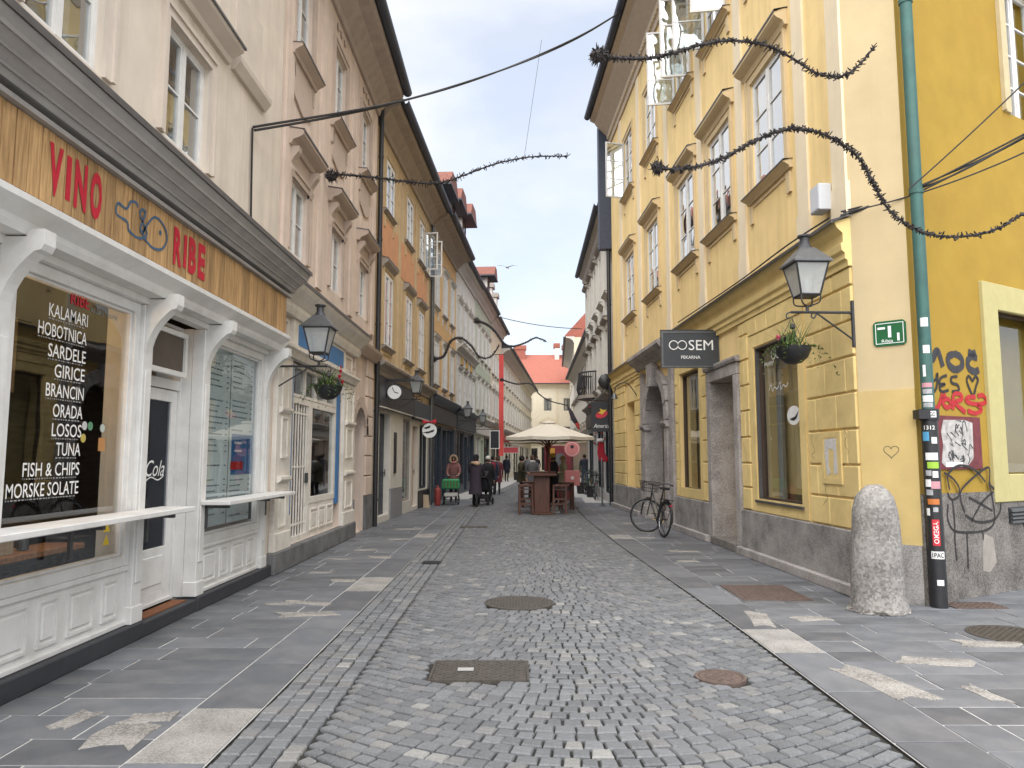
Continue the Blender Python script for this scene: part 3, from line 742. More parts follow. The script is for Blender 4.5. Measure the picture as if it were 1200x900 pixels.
# plinth, aprons with raised panels
for a, b in ((3.0, 6.8), (7.95, 10.3)):
    m = MB(FL); m.box(a, b, -0.075, 0.2, 0.0, 0.148); m.build('plinth', DPLINTH, b1, bevel=0.01)
m = MB(FL); m.box(6.8, 7.95, -0.07, 1.0, 0.0, 0.13); m.build('door_step', DPLINTH, b1, bevel=0.01)
m = MB(FL); m.box(6.95, 7.85, 0.0, 0.2, 0.131, 0.14); m.build('door_mat', mat('brown_mat', (.2, .08, .035), .95, bump=.4), b1)
def apron(a, b, n):
    m = MB(FL); m.box(a, b, 0.02, 0.1, 0.149, 0.66); o = m.build('apron', WHITE, b1)
    m = MB(FL); m.box(a, b, -0.005, 0.03, 0.62, 0.665); m.build('rail', WHITE, o, bevel=0.006)
    m = MB(FL); m.box(a, b, -0.005, 0.03, 0.15, 0.19); m.build('rail', WHITE, o, bevel=0.006)
    ww = (b - a - 0.1) / n
    k = a + 0.05
    for i in range(n):
        f = 0.62 if i % 2 else 1.0
        m = MB(FL); x0, x1 = k + .03, k + ww - .03
        if i % 2: x0 += ww * .14; x1 -= ww * .14
        ring(m, x0, x1, 0.24, 0.58, 0.022, 0.004, 0.03); m.build('panel_moulding', WHITE, o)
        m = MB(FL); m.box(x0 + .045, x1 - .045, 0.006, 0.03, 0.285, 0.535); m.build('panel', WHITE, o, bevel=0.012); k += ww
apron(4.87, 6.63, 4); apron(8.13, 9.97, 4); apron(3.1, 4.69, 4)
def bigwin(a, b, z0, z1, fw=0.09):
    m = MB(FL); ring(m, a, b, z0, z1, fw, 0.0, 0.1); ring(m, a + fw, b - fw, z0 + fw, z1 - fw, 0.025, 0.03, 0.09); o = m.build('shop_window', WHITE, b1, bevel=0.005)
    m = MB(FL); m.box(a + fw + 0.01, b - fw - 0.01, 0.06, 0.068, z0 + fw + 0.01, z1 - fw - 0.01); m.build('pane', SHOPGLASS, o)
    return o
sw0 = bigwin(3.1, 4.69, 0.667, 2.998)
sw1 = bigwin(4.87, 6.63, 0.667, 2.998)
sw2 = bigwin(8.13, 9.97, 0.667, 2.998)
# white vinyl lettering on the big pane
lines = [('KALAMARI', 5.4, 2.655), ('HOBOTNICA', 5.29, 2.505), ('SARDELE', 5.42, 2.355), ('GIRICE', 5.51, 2.21), ('BRANCIN', 5.42, 2.06), ('ORADA', 5.52, 1.91), ('LOSOS', 5.52, 1.765), ('TUNA', 5.585, 1.62), ('FISH & CHIPS', 5.22, 1.47), ('MORSKE SOLATE', 5.06, 1.325)]
for t, a, z in lines:
    m = MB(FL); put_text(m, t, a, z, 0.098, 0.056, 5.9 - a, bold=0.004); m.build('lettering', VINYL, sw1)
    m = MB(FL); k = a
    while k < 5.86:
        L = RND.uniform(0.006, 0.03); m.box(k, k + L, 0.056, 0.0565, z - 0.022, z - 0.013); k += L + 0.014
    m.build('small_print', mat('faint_vinyl', (.3, .3, .3), .6), sw1)
m = MB(FL); put_text(m, 'RIBE', 5.66, 2.8, 0.095, 0.056, 0.25, bold=0.012); m.build('lettering', RED, sw1)
m = MB(FL); put_text(m, 'na žaru / ocvrte', 5.94, 2.79, 0.05, 0.056, 0.4); m.build('lettering', INK, sw1)
for k, (a, z, c) in enumerate([(6.02, 1.86, (.1, .25, .14)), (5.94, 1.86, (.5, .5, .5)), (6.2, 1.85, (.45, .5, .45)), (5.93, 1.76, (.5, .4, .1)), (6.2, 1.72, (.45, .22, .08))]):
    m = MB(FL)
    if k == 4: m.box(a - .05, a + .05, .056, .057, z - .06, z + .05)
    else: m.prism(arc((a, z), 0.036, 0, 330, 11), .056, .057)
    m.build('window_sticker', mat('sticker_%s' % 'abcde'[k], c, .6), sw1)
for z in (0.98, 0.87):
    m = MB(FL); m.prism([(6.3, z), (6.4, z), (6.35, z + .085)], .056, .057); m.build('warning_sticker', mat('yellow_sticker', (.7, .5, .03), .6), sw1)
# shelves
for a, b, z in ((3.6, 7.12, 1.1), (7.98, 10.35, 1.1)):
    m = MB(FL); m.box(a, b, -0.36, -0.04, z, z + 0.045); o = m.build('shelf', WHITE, b1, bevel=0.006)
    for s in (a + 0.15, (a + b) / 2 + .3, b - 0.3):
        m = MB(FL); m.box(s - .02, s + .02, -0.3, -0.03, z - .04, z - .002); m.box(s - .02, s + .02, -.06, -.036, z - .26, z - .002); m.build('shelf_bracket', GREYM, o)
# door and transom
for a, b in ((6.735, 6.808), (7.952, 8.03)):
    m = MB(FL); m.box(a, b, .101, .36, .149, 2.999); m.build('door_lining', WHITE, b1)
m = MB(FL); ring(m, 6.81, 7.95, 0.14, 3.0, 0.03, 0.2, 0.3); m.box(6.84, 7.92, 0.205, 0.295, 2.32, 2.42); df = m.build('door_frame', WHITE, b1)
m = MB(FL); a, b = 6.835, 7.915
ring(m, a, b, 0.15, 2.31, 0.12, 0.225, 0.27); m.box(a + .12, b - .12, .225, .27, 0.27, 0.7)
dl = m.build('door', WHITE, b1, bevel=0.004)
m = MB(FL); m.box(a + .19, b - .19, 0.212, 0.23, 0.33, 0.62); m.build('panel', WHITE, dl, bevel=0.015)
m = MB(FL); m.box(a + .12, b - .12, 0.245, 0.252, 0.7, 2.19); m.build('pane', glassmat('dim_door_glass', tint=(.7, .72, .75), boost=0, gl=(.35, .37, .42)), dl)
m = MB(FL); m.box(a + .122, b - .122, 0.262, 0.275, 0.7, 2.19); m.build('drinks_board', mat('black_board', (.02, .022, .027), .5), dl)
m = MB(FL); put_text(m, 'Cola', 7.32, 1.42, 0.16, 0.2435, 0.4, slant=0.35); ribbon(m, smooth_path([(7.2, 1.4), (7.3, 1.36), (7.45, 1.41), (7.6, 1.38), (7.72, 1.42)]), .012, .2434); m.build('lettering', VINYL, dl)
m = MB(FL); m.box(a + .11, a + .13, .19, .22, 1.0, 1.5); m.build('handle', GREYM, dl)
m = MB(FL); m.box(6.9, 7.86, 0.25, 0.257, 2.43, 2.92); m.build('pane', SHOPGLASS, df)
m = MB(FL); ring(m, 6.95, 7.75, 2.44, 2.9, 0.05, 0.06, 0.12); m.build('menu_case', WHITE, b1)
m = MB(FL); m.box(7.0, 7.7, 0.085, 0.1, 2.49, 2.85); m.build('menu_case_sheet', mat('dark_sheet', (.1, .08, .065), .7), b1)
# menu sheets in the second window
for a, b in ((8.26, 9.02), (9.05, 9.84)):
    m = MB(FL); m.box(a, b, 0.085, 0.09, 0.82, 2.9); sh = m.build('menu_sheet', MENU, sw2)
    m = MB(FL); z = 2.8
    while z > 0.9:
        if a > 9 and 1.35 < z < 1.95: z -= 0.05; continue
        if RND.random() < 0.12: z -= 0.1
        L = RND.uniform(0.25, 0.5); k = a + 0.06
        while k < a + 0.06 + L:
            ww = RND.uniform(.03, .09); m.box(k, k + ww, 0.083, 0.0845, z, z + 0.016); k += ww + 0.015
        m.box(b - .12, b - .06, 0.083, 0.0845, z, z + .014); z -= 0.066
    m.build('menu_print', INK, sh if False else sw2)
m = MB(FL); m.box(9.12, 9.83, 0.078, 0.0825, 1.4, 1.9); m.build('blue_offer_sheet', BLUEP, sw2)
m = MB(FL); m.box(9.1, 9.5, 0.073, 0.0765, 1.46, 1.56); m.build('red_offer_strip', REDP, sw2)
m = MB(FL)
for z in (1.68, 1.78): m.box(9.2, 9.45, .075, .0775, z, z + .025)
m.build('offer_print', VINYL, sw2)
# room behind the glass
m = MB(FL); m.box(3.1, 10.1, 2.2, 2.25, 0.02, 3.1); m.build('room_back_wall', INTW, b1)
m = MB(FL); m.box(3.1, 6.75, 1.2, 2.19, 2.2, 2.9); m.build('room_bulkhead', mat('tan_bulkhead', (.5, .36, .2), .8), b1)
m = MB(FL); m.box(3.1, 10.1, 0.15, 2.19, 0.02, 0.14); m.build('room_floor', mat('room_floor_grey', (.12, .11, .1), .6), b1)
m = MB(FL); m.box(5.2, 6.55, 0.35, 0.7, 0.82, 0.87); m.build('counter', OAK, b1, bevel=.006)
m = MB(FL); m.box(3.1, 6.6, 0.8, 1.1, 0.15, 0.78); m.build('bench', mat('blue_bench', (.05, .07, .11), .6), b1)
for s, d in ((5.95, .5),):
    m = MB(FL); m.lathe([(.02, 0), (.045, .01), (.04, .08), (.025, .13), (.03, .17), (.02, .2)], (s, d, .872), 12); tag(m.build('pepper_mill', GREYM, loc=FL.w(s, d, .87)), 'small metal mill on the wooden counter behind the restaurant window', 'mill')
m = MB(FL); m.box(5.6, 5.75, .44, .56, .872, .98); tag(m.build('napkin_box', wood('pale_box', (.4, .3, .2), (.6, .48, .33)), loc=FL.w(5.67, .5, .87)), 'pale wooden box on the counter behind the restaurant window', 'box')
m = MB(FL); m.lathe([(.035, 0), (.035, .14), (.014, .2), (.014, .26)], (5.4, .5, .872), 12); tag(m.build('bottle', mat('bottle_glass', (.25, .28, .28), .15), loc=FL.w(5.4, .5, .87)), 'clear bottle on the counter behind the restaurant window', 'bottle')
for s, d, z in ((4.98, 1.05, 2.62), (5.2, 1.0, 2.3)):
    t = thing('pendant_lamp', 'glowing warm bulb hanging inside the restaurant, %s one' % ('upper' if z > 2.5 else 'lower'), 'lamp', FL.w(s, d, z), 'bulbs in the restaurant')
    m = MB(FL); m.lathe([(.01, -.05), (.045, -.02), (.05, .02), (.02, .06)], (s, d, z), 14); m.build('bulb', LAMPW, t, smooth=True)
    m = MB(FL); m.tube([(s, d, z + .06), (s, d, 3.1)], .006, 5); m.build('cord', BLACK, t)
    L = bpy.data.lights.new('bulb_light', 'POINT'); L.energy = 3; L.color = (1, .62, .28); L.shadow_soft_size = .05
    lo = bpy.data.objects.new('bulb_light', L); COL.objects.link(lo); lo.parent = t; lo.location = (0.09, 0, 0)

# ------------------------------------------------------------------ left: pink-beige house with the white panelled shop front
PINK = mat('pink_beige_render', (0.64, 0.525, 0.44), rough=0.9, var=0.1, scale=2.5, bump=0.2, bscale=70, stain=0.5, stain_col=(0.36, 0.29, 0.24), stain_scale=1.0, streak=True)
PINKT = mat('pink_beige_trim', (0.5, 0.4, 0.33), rough=0.9, var=0.12, scale=4, stain=0.35, stain_col=(0.24, 0.2, 0.17), stain_scale=2)
make_win('b2', 0.92, 1.16, 2, 2, 0.06, surr=PINKT, sw=0.14, hood=PINKT, hoodz=0.42, consoles=True, curtain=0.3)
make_win('b2u', 0.92, 1.5, 2, 3, 0.06, surr=PINKT, sw=0.13, sill=PINKT, apron=False, curtain=0.3)
b2 = thing('pink_house', 'pink beige house with console hoods over its windows and a cream panelled shop front', 'house', (-3.4, 14, 0))
C2 = [11.3, 13.75, 16.2]
w = MB(FL); ops = [(c - .46, c + .46, 4.72, 5.88) for c in C2] + [(c - .46, c + .46, 7.9, 9.4) for c in C2] + [(11.1, 14.45, .3, 3.2), (15.55, 16.75, 0.0, 2.75)]
wall_cells(w, 10.36, 17.62, 0, 10.5, ops); w.build('wall', PINK, b2)
for c in C2:
    put_win(b2, FL, c, 4.72, 'b2'); put_win(b2, FL, c, 7.9, 'b2u')
    m = MB(FL); m.prism(smooth_path([(c - .5, 7.68), (c - .5, 7.2), (c - .3, 7.1), (c, 7.02), (c + .3, 7.1), (c + .5, 7.2), (c + .5, 7.68)], 4), -.035, .01); m.build('apron_ornament', PINKT, b2)
    for sx in (-.28, 0, .28):
        m = MB(FL); m.lathe([(.0, -.09), (.06, -.05), (.075, 0), (.06, .05), (0, .09)], (c + sx, -.03, 9.85), 8, sy=.5); m.build('rosette', PINKT, b2)
for s in (10.62, 12.52, 14.98, 17.3):
    m = MB(FL); m.box(s - .16, s + .16, -0.04, 0.01, 4.5, 9.95); m.build('pilaster_strip', PINKT if False else PINK, b2)
innards(b2, FL, 10.36, 17.62, 10.5, 3.3, 2.2)
eaves(b2, FL, 10.36, 17.62, 10.6, 0.64, mat('mauve_soffit', (.4, .34, .31), .85, .15, 4), mat('slate_blue_edge', (.04, .05, .075)))
downpipe(b2, FL, 17.66, -0.1, 0.0, 10.3, 0.06, BLACK)
m = MB(FL); m.prof([(0.0, 3.72), (-0.1, 3.72), (-0.14, 3.82), (-0.12, 3.9), (-0.3, 4.05), (-0.34, 4.1), (-0.34, 4.16), (0.0, 4.3)], 10.36, 15.6); m.build('shop_cornice', CREAMP, b2)
m = MB(FL); m.prof([(0.0, 4.305), (-0.355, 4.165), (-0.355, 4.12), (-.347, 4.12), (-.347, 4.178), (0, 4.32)], 10.36, 15.62); m.build('flashing', ZINC, b2)
m = MB(FL); m.prof([(0.0, 3.85), (-0.1, 3.85), (-0.25, 4.0), (-0.27, 4.06), (0.0, 4.15)], 15.63, 17.55); m.build('cornice', PINKT, b2)
m = MB(FL); m.box(11.05, 14.5, -0.06, 0.02, 3.28, 3.71); sg = m.build('name_board', CREAMP, b2)
m = MB(FL); m.box(11.3, 14.3, -0.068, -0.059, 3.34, 3.66); m.build('blue_sign_panel', BLUEP, sg)
m = MB(FL); m.prof([(0, 3.1), (-.1, 3.1), (-.14, 3.18), (-.18, 3.21), (-.18, 3.25), (0, 3.27)], 10.4, 15.4); m.build('shop_ledge', CREAMP, b2)
for a, b in ((10.38, 11.08), (14.48, 15.45)):
    m = MB(FL); m.box(a, b, -0.06, 0.05, 0.3, 3.09); m.box(a - .02, b + .02, -.09, .05, .3, .55); o = m.build('shop_pilaster', CREAMP, b2, bevel=.006)
    for z0, z1 in ((.62, 1.15), (1.6, 2.2), (2.3, 2.95)):
        m = MB(FL); ring(m, a + .2, b - .2, z0, z1, .03, -.08, -.055); m.build('panel_moulding', CREAMP, o)
    for z in (1.25, 2.24): 
        m = MB(FL); m.prof([(-.05, z), (-.1, z + .02), (-.12, z + .05), (-.12, z + .09), (-.05, z + .1)], a + .1, b - .1); m.build('cap_moulding', CREAMP, o)
    m = MB(FL); ring(m, a + .15, b - .15, 3.34, 3.66, .04, -.03, .01); m.build('upper_panel', CREAMP, o)
m = MB(FL); m.box(10.3, 15.5, -0.12, 0.2, 0.0, 0.299); m.build('plinth', granite('grey_plinth', (.06, .06, .062), (.2, .2, .2), 160), b2, bevel=.015)
for a, b in ((11.12, 11.32), (14.18, 14.4)):
    m = MB(FL); m.box(a, b, 0.0, 0.05, 0.75, 3.05); m.build('blue_strip', BLUEP, b2)
shopbay(b2, FL, 12.4, 14.16, 0.85, 2.55, CREAMP, cols=1, d=.02, fw=.1)
m = MB(FL); m.box(12.42, 14.14, .03, .1, .3, .849); o = m.build('apron', CREAMP, b2)
for i in range(3):
    m = MB(FL); ring(m, 12.52 + i * .54, 12.96 + i * .54, .4, .76, .03, .01, .035); m.build('panel_moulding', CREAMP, o)
    m = MB(FL); m.box(12.58 + i * .54, 12.9 + i * .54, .015, .04, .46, .7); m.build('panel', CREAMP, o, bevel=.012)
shopbay(b2, FL, 11.36, 14.16, 2.56, 3.07, CREAMP, cols=4, d=.02, fw=.05, name='transom_window')
m = MB(FL); ring(m, 11.35, 12.38, .3, 2.55, .09, .02, .1); o = m.build('gate_frame', CREAMP, b2)
for i in range(6):
    m = MB(FL); m.tube([(11.5 + i * .145, .05, .36), (11.5 + i * .145, .05, 2.46)], .016, 6); m.build('gate_bar', CREAMP, o)
for z in (.55, 1.45, 2.3):
    m = MB(FL); m.box(11.44, 12.29, .04, .07, z, z + .03); m.build('gate_rail', CREAMP, o)
m = MB(FL); m.box(12.2, 12.27, .0, .04, 1.2, 1.36); m.build('gate_lock', GREYM, o)
# arched doorway with rusticated quoins
m = MB(FL)
ac = (16.15, 2.1)
outer = [(15.55, 2.75)] + [(15.55, 2.1)] + arc(ac, 0.6, 180, 0, 12) + [(16.75, 2.75)]
m.prism([(15.551, 2.749), (15.551, 2.1)] + arc(ac, 0.598, 180, 90, 8) + [(16.15, 2.749)], 0.0, .28); m.prism([(16.15, 2.749)] + arc(ac, 0.598, 90, 0, 8) + [(16.749, 2.1), (16.749, 2.749)], 0.0, .28)
m.build('arch_spandrel', PINK, b2)
m = MB(FL)
for i in range(9):
    a0, a1 = 180 - i * 20 - 1, 180 - (i + 1) * 20 + 1
    m.prism(arc(ac, .6, a0, a1, 3) + arc(ac, .84, a1, a0, 3), -.05, .01)
m.build('arch_stones', PINKT, b2)
for s0, s1 in ((15.47, 15.54), (16.77, 17.5)):
    z = 0.75
    while z < 3.6:
        m = MB(FL); m.box(s0, s1, -.05, .01, z + .012, z + .44); m.build('quoin_block', PINK, b2, bevel=.015); z += .45
for s0, s1 in ((15.47, 15.54), (16.77, 17.55)):
    m = MB(FL); m.box(s0, s1, -.07, .01, 0, .745); m.build('stone_base', granite('grey_plinth', (.1, .1, .1), (.3, .3, .29)), b2)
door(b2, FL, 15.56, 16.74, 0.02, 2.72, mat('dark_wood_door', (.035, .022, .016), .6), d=.28, panels=3)
# ------------------------------------------------------------------ right: yellow corner house
FR = Fr((4.05, 8.7), (0.039, -1)); FC = Fr((4.05, 8.7), (0.45, -0.4)); FS = Fr((4.5, 8.3), (0.855, 0.518))
YEL = mat('yellow_render', (0.8, 0.6, 0.28), rough=0.9, var=0.09, scale=1.8, bump=0.2, bscale=60, stain=0.45, stain_col=(0.5, 0.36, 0.15), stain_scale=0.9, streak=True)
YELB = mat('yellow_blocks', (0.75, 0.575, 0.25), rough=0.88, var=0.1, scale=3, bump=0.25, bscale=60, objrand=0.06, stain=0.45, stain_col=(0.42, 0.31, 0.13), stain_scale=1.6)
CREAMS = mat('cream_strip', (0.74, 0.63, 0.45), rough=0.9, var=0.06, scale=2, bump=0.1, stain=0.2, stain_col=(0.45, 0.36, 0.22), stain_scale=1.1, streak=True)
YTRIM = mat('ochre_trim', (0.6, 0.47, 0.28), rough=0.9, var=0.1, scale=3)
MUST = mat('mustard_render', (0.34, 0.218, 0.03), rough=0.9, var=0.1, scale=3, bump=0.3, bscale=90, stain=0.3, stain_col=(0.36, 0.2, 0.03), stain_scale=0.8)
PLIN = granite('pebbledash_plinth', (0.11, 0.103, 0.096), (0.38, 0.36, 0.34), 110, 0.9, 0.9)
PLIN2 = granite('rough_grey_plinth', (0.075, 0.068, 0.06), (0.24, 0.22, 0.2), 70, 0.95, 0.9)
STONEF = granite('portal_stone', (0.2, 0.18, 0.17), (0.42, 0.39, 0.37), 60, 0.85, 0.3)
SLATEB = mat('slate_blue_edge', (.04, .05, .075), .5, .2, 8)
SKYGLASS = glassmat('bright_window_glass', boost=0.52, wavy=.05, gl=(.97, .97, .97))
make_win('r1', 1.28, 1.88, 2, 3, 0.02, surr=YTRIM, sw=0.17, sp=0.03, sill=YTRIM, hood=YTRIM, hoodz=0.14, hk=.78, sk=.75, curtain=0.6, fw=0.06, glass=SKYGLASS)
make_win('r1u', 1.28, 1.85, 2, 3, 0.02, surr=YTRIM, sw=0.15, sp=0.03, sill=YTRIM, sk=.75, curtain=0.6, fw=0.06, glass=SKYGLASS)
r1 = thing('yellow_corner_house', 'long yellow house with rusticated ground floor, cream strips and white windows', 'house', FR.w(-8, 0, 0))
CR = [-2.42, -4.78, -7.12, -10.35, -13.4]
GOPS = [(-3.3, -1.62, .94, 3.38), (-5.6, -4.15, 0.0, 3.1), (-7.95, -6.45, .92, 3.46), (-11.3, -9.0, 0.0, 3.6), (-14.3, -13.1, .12, 3.3)]
w = MB(FR)
wall_cells(w, -16.6, 0.0, 0, 13.55, GOPS + [(c - .64, c + .64, 5.88, 7.76) for c in CR] + [(c - .64, c + .64, 9.75, 11.6) for c in CR], th=0.35, depth=0.4)
w.build('wall', YEL, r1)
for i, c in enumerate(CR):
    put_win(r1, FR, c, 5.88, 'r1')
    put_win(r1, FR, c, 9.75, 'r1u', opened=([(-1, -100), (1, -80)] if i in (1, 2) else ([(-1, -75)] if i == 4 else None)))
innards(r1, FR, -16.6, 0.0, 13.5, 3.9, 2.6, skew=0.62)
eaves(r1, FR, -16.6, 0.3, 13.6, 0.72, mat('brown_eaves', (0.52, 0.42, 0.31), .85, .1), SLATEB, profile=[(0.05, 12.65), (-0.05, 12.65), (-0.07, 12.8), (-0.13, 12.86), (-0.14, 12.98), (-0.26, 13.1), (-0.5, 13.34), (-0.56, 13.44), (-0.72, 13.52), (-0.72, 13.6), (0.05, 13.7)])
m = MB(FR)
s = -16.5
while s < 0.1: m.box(s, s + .09, -.13, -.06, 12.82, 12.95); s += .19
tag(m.build('dentil_row', YTRIM, r1), kind='stuff')
for s in (-0.18, -1.2, -3.6, -5.95, -8.7, -11.9, -14.7):
    m = MB(FR); m.box(s - .17, s + .17, -.035, .01, 4.72, 12.6); m.box(s - .2, s + .2, -.05, .01, 4.5, 4.95); m.build('pilaster_strip', CREAMS, r1)
# cornice band above the ground floor
m = MB(FR); m.prof([(0.01, 3.9), (-.05, 3.9), (-.055, 3.97), (-.085, 3.99), (-.085, 4.06), (-.12, 4.09), (-.13, 4.17), (-.1, 4.19), (-.1, 4.3), (-.17, 4.37), (-.2, 4.44), (0.01, 4.5)], -16.6, 0.0); m.build('ground_floor_cornice', YELB, r1)
m = MB(FR); m.prof([(0, 4.505), (-.255, 4.447), (-.255, 4.41), (-.247, 4.41), (-.247, 4.458), (0, 4.52)], -16.6, .04); m.build('flashing', ZINC, r1)
# rusticated blocks, each its own
ZR = [0.75, 1.12, 1.52, 1.95, 2.39, 2.82, 3.25, 3.67, 3.9]
def blocks(a, b, z0=0.75, z1=3.9, L=0.56):
    for i, (p, q) in enumerate(zip(ZR, ZR[1:])):
        if q <= z0 + .05 or p >= z1 - .05: continue
        x = a; first = True
        while x < b - .03:
            ln = L * (0.5 if (first and i % 2) else 1) * RND.uniform(.95, 1.05); e = x + ln
            if b - e < .16: e = b
            first = False
            m = MB(FR); m.box(x + .009, min(e, b) - .009, -.03, .02, p + .012, q - .012); m.build('block', YELB, r1, bevel=.012); x = e
blocks(-1.35, -0.01); blocks(-3.98, -3.56, L=.5); blocks(-6.25, -5.92, L=.5); blocks(-8.35, -8.15, L=.3); blocks(-13.0, -12.1); blocks(-16.5, -14.5)
for (a, b), top in (((-3.3, -1.62), 3.38), ((-7.95, -6.45), 3.46)):
    m = MB(FR); ring(m, a - .22, b + .2, .76, top + .22, .2, -.02, .03); m.build('shop_window_surround', YELB, r1)
    n = 5
    for i in range(n):     # flat arch stones fanning out
        x0, x1 = a - .2 + (b - a + .4) * i / n, a - .2 + (b - a + .4) * (i + 1) / n
        k0, k1 = (i / n - .5) * .26, ((i + 1) / n - .5) * .26
        if 3.9 - (top + .23) > .1:
            m = MB(FR); m.prism([(x0 + .006, top + .23), (x1 - .006, top + .23), (x1 + k1 - .006, 3.895), (x0 + k0 + .006, 3.895)], -.034, .02); m.build('arch_stone', YELB, r1, bevel=.01)
BRF = mat('brown_window_frame', (.07, .045, .03), .5)
sA = shopbay(r1, FR, -3.3, -1.62, .94, 3.38, BRF, cols=1, d=.06, fw=.045, th=.08)
sB = shopbay(r1, FR, -7.95, -6.45, .92, 3.46, BRF, cols=1, d=.06, fw=.045, th=.08)
m = MB(FR); ring(m, -3.3, -1.62, .94, 3.38, .02, .0, .06); m.box(-3.36, -1.56, -.05, .06, .9, .935); m.build('metal_sill', ZINC, r1)
# things seen in the shop windows
LINEN = mat('linen_curtain', (.4, .38, .34), .9, .12, 6)
for a, b, d0 in ((-3.2, -2.95, .3), (-2.05, -1.7, .3)):
    m = MB(FR); n = 16
    pts = [(a + (b - a) * i / n, d0 + .03 * math.sin(i * 1.9)) for i in range(n + 1)]
    m.add([(x, y, .95) for x, y in pts] + [(x, y, 2.75) for x, y in pts], [(i, i + 1, n + 2 + i, n + 1 + i) for i in range(n)]); m.build('shop_curtain', LINEN, r1)
m = MB(FR); m.box(-8.0, -1.3, 1.6, 1.65, .1, 3.85); m.build('room_back_wall', mat('shop_room_wall', (.15, .145, .14), .9, .2, 3), r1)
m = MB(FR); m.box(-3.25, -1.65, .4, .9, .1, 1.05); m.build('shop_counter', mat('shop_counter_grey', (.3, .28, .26), .6), r1)
WLOGO = mat('white_logo', (.75, .75, .73), .6)
m = MB(FR); m.prism([(-2.05 + .23 * math.cos(a), 2.22 + .14 * math.sin(a)) for a in [i * .314 for i in range(20)]], .082, .085); m.build('oval_logo', WLOGO, sA)
m = MB(FR); m.prism([(-2.2, 2.17), (-2.0, 2.2), (-1.86, 2.28), (-1.95, 2.17), (-2.05, 2.14)], .079, .081); m.build('oval_logo_mark', BLACK, sA)
m = MB(FR); ribbon(m, smooth_path([(-2.95, 2.66), (-2.86, 2.74), (-2.8, 2.64), (-2.72, 2.7), (-2.62, 2.66), (-2.5, 2.75), (-2.48, 2.64), (-2.38, 2.7), (-2.28, 2.66), (-2.2, 2.72)]), .014, .082); m.build('script_reflection', WLOGO, sA)  # white strokes painted on the pane for mirrored script reflected in the glass
m = MB(FR); put_text(m, 'PEKARNA', -3.1, 3.05, .07, .082, .4); m.build('lettering', WLOGO, sA)
m = MB(FR)
for k in (0, .17): ribbon(m, arc((-2.72 + k, 3.22), .085, 0, 360, 20), .016, .082)
m.build('ring_logo', WLOGO, sA)
# plinth with low kerb, in stretches between the openings
for a, b in ((-4.0, 0.0), (-8.4, -5.75), (-16.6, -12.1)):
    m = MB(FR); m.box(a, b, -.07, .02, .0, .745); m.build('plinth', PLIN, r1, bevel=.01)
    m = MB(FR); m.box(a, b, -.16, -.071, .0, .13); m.build('plinth_kerb', STONEF, r1, bevel=.01)
# stone doorway
for a, b, z0, z1 in ((-5.78, -5.55, 0, 3.05), (-4.2, -3.98, 0, 3.05), (-5.78, -3.98, 3.052, 3.27)):
    m = MB(FR); m.box(a, b, -.075, .5, z0, z1); m.build('door_jamb' if z0 == 0 else 'door_lintel', STONEF, r1, bevel=.012)
m = MB(FR); m.prof([(.02, 3.27), (-.1, 3.27), (-.12, 3.32), (-.12, 3.36), (.02, 3.38)], -5.84, -3.92); m.build('door_cap', STONEF, r1)
m = MB(FR); m.box(-5.55, -4.2, -.12, .9, 0, .14); m.build('door_step', PLIN2, r1, bevel=.01)
m = MB(FR); m.box(-5.59, -4.16, .56, .6, .14, 3.05); m.build('recess_wall', mat('grey_recess', (.28, .26, .24), .9), r1)
door(r1, FR, -5.45, -4.25, .15, 2.6, mat('brown_shop_door', (.09, .06, .045), .55), d=.49, panels=2, glazed=True)
# arched stone portal
ac = (-10.15, 2.5); R0, R1_ = 1.03, 1.35
m = MB(FR)
m.prism([(-11.295, 3.595), (-11.295, 2.5), (-11.19, 2.5)] + arc(ac, 1.045, 180, 90, 10) + [(-10.15, 3.595)], .0, .37); m.prism([(-10.15, 3.595)] + arc(ac, 1.045, 90, 0, 10) + [(-9.11, 2.5), (-9.005, 2.5), (-9.005, 3.595)], .0, .37); m.build('portal_spandrel', STONEF, r1)
for a0, a1 in [(180 - i * 20, 160 - i * 20) for i in range(9)]:
    m = MB(FR); m.prism(arc(ac, 1.05, a0 - .6, a1 + .6, 4) + arc(ac, 1.36, a1 + .6, a0 - .6, 4), -.12, .01); m.build('portal_stone', STONEF, r1, bevel=.012)
for a, b in ((-11.52, -11.19), (-9.11, -8.78)):
    m = MB(FR); m.box(a, b, -.12, .37, .0, 2.5); m.box(a - .03, b + .03, -.16, .3, 0, .35); m.build('portal_pillar', STONEF, r1, bevel=.012)
    m = MB(FR); m.prof([(.02, 2.342), (-.14, 2.342), (-.18, 2.4), (-.2, 2.44), (-.2, 2.49), (.02, 2.5)], a - .06, b + .06); m.build('portal_capital', STONEF, r1)
for a, b in ((-11.95, -11.55), (-8.75, -8.4)):
    m = MB(FR); m.box(a, b, -.08, .02, 0, 3.95); m.build('portal_pier', STONEF, r1, bevel=.012)
m = MB(FR); m.prism([(-10.35, 3.4), (-9.95, 3.4), (-9.85, 4.0), (-10.45, 4.0)], -.24, .0); m.build('portal_keystone', STONEF, r1, bevel=.02)
m = MB(FR); m.prof([(.02, 4.0), (-.15, 4.0), (-.2, 4.1), (-.36, 4.2), (-.42, 4.28), (-.42, 4.36), (.02, 4.42)], -12.0, -8.35); m.build('portal_cornice', STONEF, r1)
door(r1, FR, -11.15, -9.12, .02, 3.5, mat('portal_door_brown', (.05, .03, .022), .55), d=.375, panels=4)
m = MB(FR); m.box(-14.28, -13.12, .5, .55, .12, 3.3); m.build('doorway_back', mat('dark_doorway', (.05, .04, .03), .8), r1)
